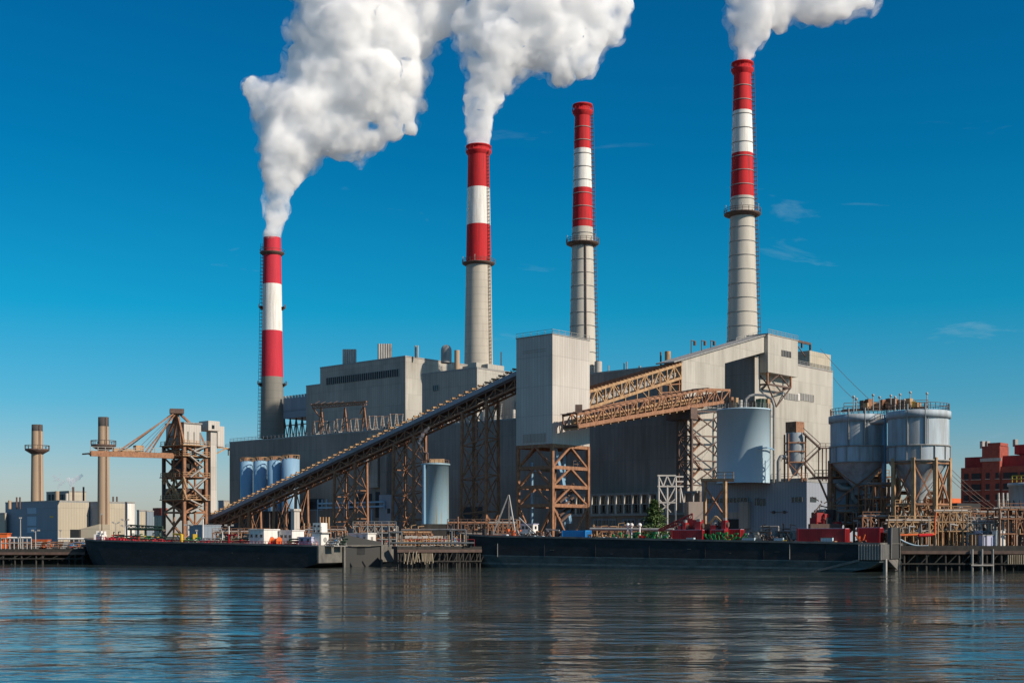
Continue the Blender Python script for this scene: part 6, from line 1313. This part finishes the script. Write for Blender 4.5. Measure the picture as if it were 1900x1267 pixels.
# left pier things
for i, (px, yt, ar) in enumerate(((38, 962, 1), (66, 985, 2), (189, 955, 1), (215, 970, 2), (232, 965, 2), (112, 985, 1))):
    D = 300 + 12 * (i > 1); p = at(px, 0, D); p.z = GZ; lamp_mast(labs[i] + ' lamp mast from the left on the far left shore', p, zat(yt, D) - GZ, 'galv' if i != 2 else 'rustdark', ar, 'lamp masts on the left shore')
for i, (x0, x1, y0, y1, D) in enumerate(((2, 58, 998, 1016, 300), (108, 175, 1000, 1016, 306))):
    root = thing('pipe_rack', ('white pipe rack on the left pier nearest the picture edge', 'pale pipe rack on the left pier close to the barge bow')[i], 'pipe rack', at(x0, 1020, D), 'pipe racks on the left pier'); m = MB(); k_ = 7
    for j in range(k_ + 1):
        x = x0 + (x1 - x0) * j / k_
        for d in (0, 3): m.bar(at(x, 1023, D + d), at(x, y0, D + d), .2)
        m.bar(at(x, y0, D), at(x, y0, D + 3), .18)
    for y in (y0, (y0 + y1) / 2):
        for d in (0, 3): m.bar(at(x0, y, D + d), at(x1, y, D + d), .2)
    m.build('frame', 'galv', root); m = MB()
    for d in (.6, 1.4, 2.3): m.tube(at(x0, y0 - 1, D + d), at(x1, y0 - 1, D + d), .2)
    m.build('pipe', 'white', root)
def car(label, p, mat, ang):
    root = thing('parked_car', label, 'car', p); ca, sa = math.cos(ang), math.sin(ang); T = lambda x, y, z: (p.x + x * ca - y * sa, p.y + x * sa + y * ca, p.z + z)
    MB().prism([T(-2.1, -.85, .3), T(2.1, -.85, .3), T(2.1, -.85, .8), T(1.2, -.85, .95), T(.6, -.85, 1.45), T(-1.0, -.85, 1.45), T(-1.7, -.85, .95), T(-2.1, -.85, .85)], Vector(T(0, .85, 0)) - Vector(T(0, -.85, 0))).build('body', mat, root)
    MB().prism([T(1.05, -.87, .97), T(.55, -.87, 1.38), T(-.95, -.87, 1.38), T(-1.5, -.87, .97)], (Vector(T(0, .87, 0)) - Vector(T(0, -.87, 0)))).build('window', 'glass', root)
    for x in (-1.3, 1.3):
        for y in (-.8, .8): MB().tube(T(x, y - .1, .33), T(x, y + .1, .33), .33, n=14).build('wheel', 'black', root)
p = at(148, 0, 303); car('light blue parked car on the left shore beside the barge bow', Vector((p.x, p.y, GZ)), 'blue', .1)
p = at(74, 0, 303); cabin('dock_cabin', 'small orange cabin on the left pier below the far blue-fronted hall', Vector((p.x, p.y, GZ)), 3.2, 2.5, 1.9, Vector((1, 0, 0)), 'orange', 1, 'cabin', 'orange')
p = at(3, 0, 300); cabin('dock_cabin', 'orange-red cabin cut by the left picture edge', Vector((p.x, p.y, GZ)), 2.4, 2.5, 3.4, Vector((1, 0, 0)), 'orange', 1, 'cabin', 'orange')
WR = thing('lean_to_shed', 'low pale shed with a sloping roof and dark doorway beside the tan chimney', 'shed', at(165, 990, 440)); 
a_, b_ = at(145, 988, 440), at(184, 988, 440); zt0, zt1 = zat(982 , 440), zat(972, 440)
MB().prism([Vector((a_.x, 440, GZ)), Vector((b_.x, 440, GZ)), Vector((b_.x, 440, zt1)), Vector((a_.x, 440, zt0))], Vector((0, 12, 0))).build('wall', 'tan', WR); MB().rbox((at(140, 0, 439).x, 439, GZ), 3, 2, zat(982, 439) - GZ).build('doorway', 'slot', WR)
# clutter on left shore: bushes of small equipment
for i, px in enumerate((20, 45, 70, 95, 120, 145, 168)):
    p = at(px, 0, 301.5); p.z = 3.52; skid(labs[i] + ' low pipe manifold from the left along the left pier edge', p, Vector((1, 0, 0)), 5, rnd.choice([('rust', 'orange', 'steel'), ('steel', 'red', 'galv'), ('rustdark', 'white', 'rust')]), 120 + i, .9, 'low manifolds on the left pier')

# ------------------------------------------------------------ right side process plant
def rack(label, px0, px1, D, levels_y, seed, mats=('tansteel', 'galv', 'rust'), depth=5, npipe=4, posts=6, br=True, group='pipe racks right of the workshop'):
    rr = random.Random(seed); root = thing('pipe_rack', label, 'pipe rack', at((px0 + px1) / 2, 1015, D), group); m = MB(); zs = [zat(y, D) for y in levels_y]
    for j in range(posts):
        x = at(px0 + (px1 - px0) * j / (posts - 1), 0, D).x
        for d in (0, depth): m.bar((x, D + d, GZ), (x, D + d, zs[-1]), .26)
        for z in zs: m.bar((x, D, z), (x, D + depth, z), .2)
    X0, X1 = at(px0, 0, D).x, at(px1, 0, D).x
    for z in zs:
        for d in (0, depth): m.bar((X0, D + d, z), (X1, D + d, z), .24)
    if br:
        for j in range(posts - 1):
            if rr.random() < .6: a = X0 + (X1 - X0) * j / (posts - 1); b = X0 + (X1 - X0) * (j + 1) / (posts - 1); m.bar((a, D, zs[0]), (b, D, zs[-1]), .16); m.bar((b, D, zs[0]), (a, D, zs[-1]), .16)
    m.build('frame', mats[0], root)
    m = MB(); m2 = MB(); m3 = MB()
    for z in zs:
        for k_ in range(npipe + 1): d = rr.uniform(.3, depth - .3); m.tube((X0 + rr.uniform(0, 1), D + d, z + .3), (X1 - rr.uniform(0, 1), D + d, z + .3), rr.uniform(.1, .28), n=8)
    for i in range(int((X1 - X0) * 2.4)):
        x = rr.uniform(X0, X1); z0 = rr.choice([GZ] + zs[:-1]); h_ = rr.uniform(.8, 3.2); d = rr.uniform(-.6, depth); m.pipe([Vector((x, D + d, z0)), Vector((x, D + d, z0 + h_)), Vector((x + rr.uniform(-1.6, 1.6), D + d, z0 + h_ + rr.uniform(-.3, .3)))], rr.uniform(.07, .18), 6)
    for i in range(int((X1 - X0) * 1.1)):
        x = rr.uniform(X0, X1); z0 = rr.choice([GZ] + zs[:-1]); w = rr.uniform(.4, 1.3); MB().rbox((x, D + rr.uniform(-.5, depth), z0), w, w, rr.uniform(.4, 1.8), rr.uniform(0, 1)).build('equipment', rr.choice([mats[2], mats[2], 'steel', 'rustdark', 'pale']), root)
    m.build('pipe', mats[1], root)
    rail(MB(), [Vector((X0, D - .3, zs[-1])), Vector((X1, D - .3, zs[-1]))], 1.1, .1, 1.5).build('guard_rail', mats[0], root); return root
rack('orange-brown pipe rack between the workshop and the left hopper silo', 1520, 1600, 256, (972, 950), 1, ('rust', 'galv', 'tansteel'), 6, 5, 6)
rack('tallest pipe rack, crowded with valves beneath the brighter hopper silo', 1660, 1722, 246, (985, 960, 938), 2, ('tansteel', 'galv', 'rust'), 7, 5, 5)
rack('yellow-tan pipe rack at the foot of the brighter hopper silo, nearest the river', 1648, 1740, 241, (988, 968), 3, ('tansteel', 'galv', 'rustdark'), 4, 4, 7)
rack('pipe rack right of the hopper silos with pale tangled pipes', 1735, 1800, 243, (985, 968, 950), 4, ('tansteel', 'galv', 'tansteel'), 6, 6, 6)
rack('pale pipe rack in front of the red brick building', 1795, 1860, 243, (990, 970), 5, ('galv', 'galv', 'lilac'), 6, 5, 6)
rack('dark pipe rack below the small tank at the right edge', 1855, 1930, 238, (990, 962, 945), 6, ('rust', 'galv', 'tansteel'), 6, 5, 6)
rack('low pipe rack behind the stern plate of the long barge', 1600, 1660, 248, (985, 960), 7, ('rust', 'galv', 'rustdark'), 6, 5, 5)
rack('tall dark pipe rack between the two hopper silos', 1606, 1664, 252, (985, 955, 925, 900), 8, ('rust', 'steel', 'rustdark'), 5, 5, 5)
rack('rusty pipe rack deep behind the legs of the brighter hopper silo', 1668, 1750, 256, (975, 945, 915), 9, ('rust', 'rustdark', 'steel'), 5, 5, 6)
rack('rusty low pipe rack at the very right, behind the slanted switches', 1750, 1900, 266, (985, 968, 952), 10, ('rust', 'steel', 'rustdark'), 5, 5, 9)
p = at(1720, 0, 276); MB().rbox((p.x, p.y, GZ), 19, 6, zat(968, 276) - GZ, -.3).build('dark_backing', 'dark', None, 'low dark backing block added behind the pipe racks at the right', 'building')  # added dark backing so gaps between the racks stay dark
for i, (x0, x1, D_, lv_, mt) in enumerate(((560, 640, 306, (1000, 985), ('rust', 'steel', 'rustdark')), (655, 735, 302, (1000, 988, 976), ('steel', 'rust', 'rustdark')), (745, 800, 288, (1000, 990), ('rust', 'tansteel', 'rustdark')), (830, 905, 292, (1000, 985, 972), ('rustdark', 'rust', 'steel')), (905, 960, 290, (990, 972), ('rust', 'steel', 'rustdark')), (1100, 1200, 286, (998, 986), ('rust', 'tansteel', 'rustdark')), (1250, 1310, 280, (992, 975), ('rustdark', 'rust', 'steel')), (1395, 1480, 266, (1000, 990), ('steel', 'rust', 'rustdark')), (395, 500, 330, (1002, 988), ('rust', 'steel', 'rustdark')))):
    rack('%s crowded pipe rack from the left along the quay behind the barges' % labs_[i], x0, x1, D_, lv_, 200 + i, mt, 4, 5, 7, True, 'pipe racks along the quay behind the barges')
OP = thing('fire_main', 'bright orange-red pipe with a drop leg below the brighter silo', 'pipe', at(1700, 1000, 239.5)); MB().pipe([at(1650, 993, 239.5), at(1735, 991, 239.5)], .2).pipe([at(1735, 991, 239.5), at(1735, 965, 239.5), at(1737, 950, 239.5)], .18).build('pipe', 'orange', OP); MB().tube(at(1705, 993, 239.2), at(1730, 992, 239.2), .3).build('valve_body', 'red', OP)
# ash plant under the left silo: platform, grey bin with ducts, cream panel
AP = thing('ash_bin', 'dark grey hopper building with white curved ducts under the left silo', 'filter house', at(1590, 1000, 262)); DA = 261
a_ = at(1548, 0, DA); b_ = at(1620, 0, DA); wd = b_.x - a_.x
MB().box(a_.x, b_.x, DA, DA + 6, zat(962, DA), zat(893, DA)).build('wall', 'bluegrey', AP)
for k_ in range(3):
    x0 = a_.x + wd * k_ / 3; x1 = x0 + wd / 3; m_ = MB(); zt, zb = zat(962, DA), zat(985, DA); cx, cy_ = (x0 + x1) / 2, DA + 3
    m_.add([(x0, DA, zt), (x1, DA, zt), (x1, DA + 6, zt), (x0, DA + 6, zt), (cx - .3, cy_ - .3, zb), (cx + .3, cy_ - .3, zb), (cx + .3, cy_ + .3, zb), (cx - .3, cy_ + .3, zb)], [(0, 1, 5, 4), (1, 2, 6, 5), (2, 3, 7, 6), (3, 0, 4, 7), (4, 5, 6, 7)]); m_.build('hopper', 'bluegrey', AP)
g = lambda x, y, d=0: at(x, y, DA - 1 + d)
MB().pipe([g(1552, 897), g(1560, 905), g(1578, 907), g(1583, 915), g(1583, 925), g(1590, 932)], .55, 10).build('duct', 'galv', AP); MB().pipe([g(1592, 895), g(1592, 910), g(1596, 913), g(1605, 913), g(1608, 908), g(1608, 895)], .35, 10).build('duct', 'galv', AP)
MB().box(a_.x - .4, b_.x + .5, DA - .6, DA - .1, zat(896, DA), zat(889, DA)).build('fascia', 'bluegrey', AP)
pc = at(1625, 0, DA + .5); pd = at(1650, 0, DA + .5); MB().box(b_.x + .2, pd.x, DA + .5, DA + 6, zat(962, DA), zat(889, DA)).build('side_panel', 'cream', AP)
m = MB()
for px in (1548, 1572, 1596, 1621, 1648): x = at(px, 0, DA).x; m.bar((x, DA - .3, GZ), (x, DA - .3, zat(888, DA)), .4)
m.bar(g(1572, 975), g(1590, 950), .25); m.bar(g(1600, 975), g(1614, 930), .25); m.bar(g(1622, 890), g(1648, 950), .3); m.bar(g(1520, 890), g(1545, 950), .35); m.build('leg', 'rust', AP)
dk = MB().box(at(1512, 0, DA).x, at(1650, 0, DA).x, DA - 1.6, DA + 6, zat(886.5, DA), zat(884, DA)).build('deck', 'rust', AP)
rail(MB(), [g(1512, 884, -.5), g(1650, 884, -.5)], 1.3, .12, 1.6).build('guard_rail', 'tansteel', dk)
for k_ in range(12): x = 1545 + k_ * 8; MB().rbox((at(x, 0, DA).x, DA - .4, zat(884, DA)), .8, .8, rnd.uniform(.8, 1.7)).build('machinery', rnd.choice(['tansteel', 'rust', 'rustdark', 'galv']), AP)
for k_, px in enumerate((1540, 1563, 1573, 1655)): lamp_mast(labs[k_] + ' short lamp from the left on the platform under the left silo', at(px, 884, DA - 1.5), 2.3, 'galv', 1, 'lamps on the silo platform')
ME = thing('crusher_unit', 'tangle of dark machinery with dull red covers beside the workshop corner', 'machinery', at(1530, 985, 255)); rr = random.Random(9)
for i in range(8):
    p = at(1512 + i * 6, rr.uniform(960, 985), 254); MB().rbox(p, rr.uniform(1, 2), 1.5, rr.uniform(1, 2.4), rr.uniform(0, 1)).build('cover', rr.choice(['maroon', 'rustdark', 'black', 'maroon']), ME)
m = MB()
for i in range(20): a_ = at(rr.uniform(1508, 1565), rr.uniform(925, 985), 254); m.bar(a_, a_ + Vector((rr.uniform(-2, 2), rr.uniform(-1, 1), rr.uniform(-2, 2))), .18)
m.rbox(at(1530, 1000, 254), 6, 2, 3, 0); m.build('frame', 'rustdark', ME)
# switchyard to the right: slanted pale insulators, rows
rr = random.Random(12); proto = None
for i in range(14):
    px = 1768 + (i % 7) * 14 + (i // 7) * 6; D = 256 + (i // 7) * 8; b_ = at(px, 0, D); b_.z = GZ
    if proto is None:
        root = thing('disconnector', '', 'electrical switch', b_); MB().bar(b_ + Vector((-.7, 0, 0)), b_ + Vector((-.7, 0, 3.8)), .22).bar(b_ + Vector((.7, 0, 0)), b_ + Vector((.7, 0, 3.8)), .22).bar(b_ + Vector((-1, 0, 3.8)), b_ + Vector((1, 0, 3.8)), .22).build('support', 'tansteel', root)
        for s_ in (-.7, .7):
            m = MB(); a = b_ + Vector((s_, 0, 3.9))
            for k_ in range(8): m.tube(a + Vector((-.16 * k_, 0, .32 * k_)), a + Vector((-.16 * k_ - .04, 0, .32 * k_ + .1)), .24, n=8)
            m.tube(a, a + Vector((-1.3, 0, 2.6)), .1, n=6); m.build('insulator', 'galv', root)
        MB().bar(b_ + Vector((-2, 0, 6.5)), b_ + Vector((.3, 0, 5.2)), .12).build('blade', 'rust', root); proto = root
    else: root = copy_tree(proto); root.location = b_
    root['label'] = '%s slanted insulator switch from the left in the %s row before the brick building' % (labs[i % 7], 'near' if i < 7 else 'back'); root['group'] = 'slanted switches before the brick building'
for i, px in enumerate((1853, 1861, 1869)):
    p = at(px, 0, 262); m = MB()
    root = thing('bushing_tower', ('left', 'middle', 'right')[i] + ' of three tall pale tapering insulators left of the small tank', 'electrical bushing', (p.x, p.y, GZ), 'tall pale insulators by the small tank')
    MB().bar((p.x, p.y, GZ), (p.x, p.y, zat(948, 262)), .35).build('support', 'rust', root)
    z = zat(948, 262)
    for k_ in range(14): m.tube((p.x, p.y, z + k_ * .26), (p.x, p.y, z + k_ * .26 + .13), .42 - .018 * k_, n=10)
    m.tube((p.x, p.y, z), (p.x, p.y, z + 3.7), .2, n=8); m.build('insulator', 'pale', root)
p = at(1871, 0, 250); MB().tube((p.x, p.y, GZ), (p.x, p.y, zat(942, 250)), .35, n=10).build('pole', 'tansteel', None, 'thick tan pole left of the small tank at the right edge', 'pole')
for i, (px, w, l_) in enumerate(((1835, 1.8, 'lilac transformer cabinet left of the white tank box'), (1826, 1.4, 'smaller lilac cabinet among the pale pipes'), (1853, 1.9, 'bright white boxy tank on the right pier'))):
    p = at(px, 0, 239); root = thing('cabinet', l_, 'cabinet', (p.x, p.y, 4.6)); MB().rbox((p.x, p.y, 4.6), w, 1.3, 1.9 if i < 2 else 2.8, .3).build('body', 'lilac' if i < 2 else 'white', root); MB().rbox((p.x, p.y, 4.6 + (1.9 if i < 2 else 2.8)), w + .2, 1.5, .12, .3).build('lid', 'galv', root); MB().bar((p.x - w / 2, p.y - 1, 4.6), (p.x - w / 2, p.y - 1, 6.6), .12).build('pipe', 'steel', root)
TR = thing('elevated_tank', 'small grey tank with a yellow railed top, cut by the right edge', 'tank', at(1905, 1000, 242)); c = at(1908, 0, 242); r = 34 / F * 242; z0, z1 = zat(944, 242), zat(902, 242)
MB().lathe((c.x, c.y), [(r, z0), (r, z1), (r + .25, z1), (r + .25, z1 + .6), (.01, z1 + .8)], 32).build('shell', 'hopper', TR)
m = MB()
for i in range(16): t = 2 * math.pi * i / 16; m.bar((c.x + (r + .15) * math.cos(t), c.y + (r + .15) * math.sin(t), z0), (c.x + (r + .15) * math.cos(t), c.y + (r + .15) * math.sin(t), z0 + 1.6), .14)
m.build('rib', 'rustdark', TR); m = MB()
for i in range(4): t = R(45 + 90 * i); m.bar((c.x + r * math.cos(t), c.y + r * math.sin(t), GZ), (c.x + r * math.cos(t), c.y + r * math.sin(t), z0), .45)
m.build('leg', 'rustdark', TR); rail(MB(), [Vector((c.x - r, c.y - 1, z1 + .7)), Vector((c.x - r * .3, c.y - r, z1 + .7)), Vector((c.x + r, c.y - r, z1 + .7))], 1.2, .15, .8).build('guard_rail', 'yellow', TR)
# red brick building behind
DBk = 430; x_l = at(1783, 0, DBk); uK_, vK_ = toU(x_l.x, DBk), toV(x_l.x, DBk); zk_ = zat(868, DBk)
RB = thing('brick_building', 'big red brick building with rows of dark windows at the right edge', 'building', uv(uK_ - 20, vK_, GZ))
MB().uvbox(uK_ - 70, uK_, vK_, vK_ + 40, GZ, zk_).build('wall', 'brickred', RB)
def rbz(px, y): return lf(px, y, vK_ - .2)
o = MB().uvbox(uK_ - 70, uK_ - .5, vK_ + 2, vK_ + 39, zk_, lf(1786, 848, vK_)[1]).build('upper_storey', 'redroof', RB)
a_, z_ = lf(1822, 828, vK_ - .6); b_, z2 = lf(1855, 860, vK_ - .6); MB().uvbox(b_, a_, vK_ - .6, vK_ + 7, GZ, z_).build('stair_tower', 'brickred', RB)
MB().uvbox(b_ - .5, a_ + .5, vK_ - .9, vK_ - .6, lf(1838, 856, vK_)[1], lf(1838, 850, vK_)[1]).build('cornice', 'pale', RB)
MB().uvbox(b_ - .2, b_ + 4, vK_ - .6, vK_ + 6, z_, z_ + 1).build('parapet', 'brickred', RB); 
MB().uvbox(b_ - 60, b_ - 1.5, vK_ + 8, vK_ + 20, lf(1880, 840, vK_)[1], lf(1880, 822, vK_)[1]).build('penthouse', 'redroof', RB)
for row in range(5):
    y = 884 + row * 20
    for (x0, x1) in ((1789, 1797), (1803, 1820), (1831, 1837), (1849, 1855), (1862, 1888), (1893, 1905)):
        if row == 4 and x1 > 1880: continue
        sl_ = (x0 - 1783) * .03; d = .25 if not (1822 < x0 < 1857) else .85
        wv = vK_; ua, zt = lf(x0, y - 5 - sl_, wv); ub, zb = lf(x1, y + 5 - sl_, wv); w_ = MB().uvbox(ub, ua, wv - d, wv, zb, zt).build('window', 'slot', RB)
        m = MB().uvbox(ub - .2, ua + .2, wv - d - .15, wv, zb - .3, zb - .12); m.build('sill', 'pale', w_)
for i, (px, yt) in enumerate(((1823, 818), (1832, 826), (1884, 828))): p = at(px, yt, 434); MB().rbox((p.x, p.y, z_ if i < 2 else lf(1880, 822, vK_)[1]), 1.2, 1.2, 2.4, .4).build('roof_unit', 'galv', None, labs[i] + ' grey roof unit from the left on the red brick building', 'roof unit', 'roof units on the brick building')
p = at(1755, 0, 480); MB().rbox((p.x, p.y, GZ), 14, 10, zat(925, 480) - GZ, .7).build('brick_house', 'orange', None, 'small orange-red building seen between the silo leg and the brick building', 'building')
p = at(1772, 0, 420); MB().rbox((p.x, p.y, GZ), 14, 10, zat(934, 420) - GZ, .7).build('shed', 'slot', None, 'low dark shed left of the red brick building', 'shed')
# overhead wires from the roof hoist down to the right
for i, (a_, b_, l_) in enumerate((((1522, 647), (1640, 765), 'upper thin cable sloping from the boiler house roof to the silos'), ((1546, 700), (1600, 752), 'lower thin cable from the boiler house side to the silos'), ((1757, 862), (1858, 948), 'upper thin cable crossing in front of the brick building'), ((1757, 872), (1858, 953), 'middle thin cable crossing in front of the brick building'), ((1757, 882), (1858, 960), 'lowest thin cable crossing in front of the brick building'))):
    D0, D1 = ((345, 262) if i < 2 else (252, 258)); a = at(*a_, D0); b = at(*b_, D1); m = MB(); prev = a
    for k_ in range(1, 9): t = k_ / 8; q_ = a.lerp(b, t) - Vector((0, 0, 2.2 * t * (1 - t))); m.bar(prev, q_, .07); prev = q_
    m.build('overhead_wire', 'rustdark', None, l_, 'cable', 'overhead cables')
ML = thing('mooring_line', 'pale blue mooring rope sagging from the long barge stern to the right pier', 'rope', rq(0, 16, 5.2)); m = MB(); a = rq(0, 16, 5.8); b = at(1722, 1012, 238); prev = a
for k_ in range(1, 11): t = k_ / 10; q_ = a.lerp(b, t) - Vector((0, 0, 2.0 * t * (1 - t))); m.tube(prev, q_, .16, n=6); prev = q_
m.build('rope', 'tankblue', ML)
# quayside things behind and between the barges
cabin('site_hut', 'white site hut with small windows on the quay behind the long barge wheelhouse', Vector((at(1060, 0, 300).x, 300, GZ)), 6, 3, 2.6, Vector((1, 0, 0)), 'bluegrey', 4, 'hut')
for i, px in enumerate((590, 640, 700, 1105, 1135, 1250)):
    D = 315 if px < 800 else 292; p = at(px, 0, D); p.z = GZ; skid(labs[i] + ' pipe manifold from the left on the quay in front of the long hall', p, Vector((1, 0, 0)), 6, rnd.choice([('steel', 'red', 'rust'), ('pale', 'siloblue', 'steel'), ('rust', 'white', 'tansteel')]), 150 + i, 2.6, 'quay manifolds before the long hall')
for i, (px, w, h_, c_) in enumerate(((564, 1.6, 6, 'tansteel'), (574, 1.6, 6, 'tansteel'), (602, 2.6, 7.5, 'tansteel'), (632, 2.2, 4.6, 'pale'))):
    D = 312; p = at(px, 0, D); root = thing('exhaust_unit', ('left', 'right', 'wide grey ribbed', 'short pale boxy')[i] + ' exhaust stack on the quay behind the white control tower' + (' of a tan pair' if i < 2 else ''), 'exhaust', (p.x, p.y, GZ)); MB().rbox((p.x, p.y, GZ), w, 1.6, h_ * .6, .4).build('base', c_, root)
    m = MB()
    for k_ in range(1 if i < 2 else 4): x = p.x + (k_ - (0 if i < 2 else 1.5)) * .7; m.tube((x, p.y, GZ + h_ * .6), (x, p.y, GZ + h_), .22, n=8)
    m.build('flue', c_, root)
# low irregular skyline far behind so that the land does not end bare
rr = random.Random(31)
for i, (x0, w, h_) in enumerate([(-330, 60, 9), (-262, 34, 14), (320, 50, 12), (395, 60, 18), (470, 50, 10)]):
    MB().rbox((x0, 760, GZ - .5), w, 30, h_, .1).build('distant_building', 'tan' if i % 2 else 'bluegrey', None, labs[i] + ' plain low building from the left on the far skyline', 'building', 'low buildings on the far skyline')
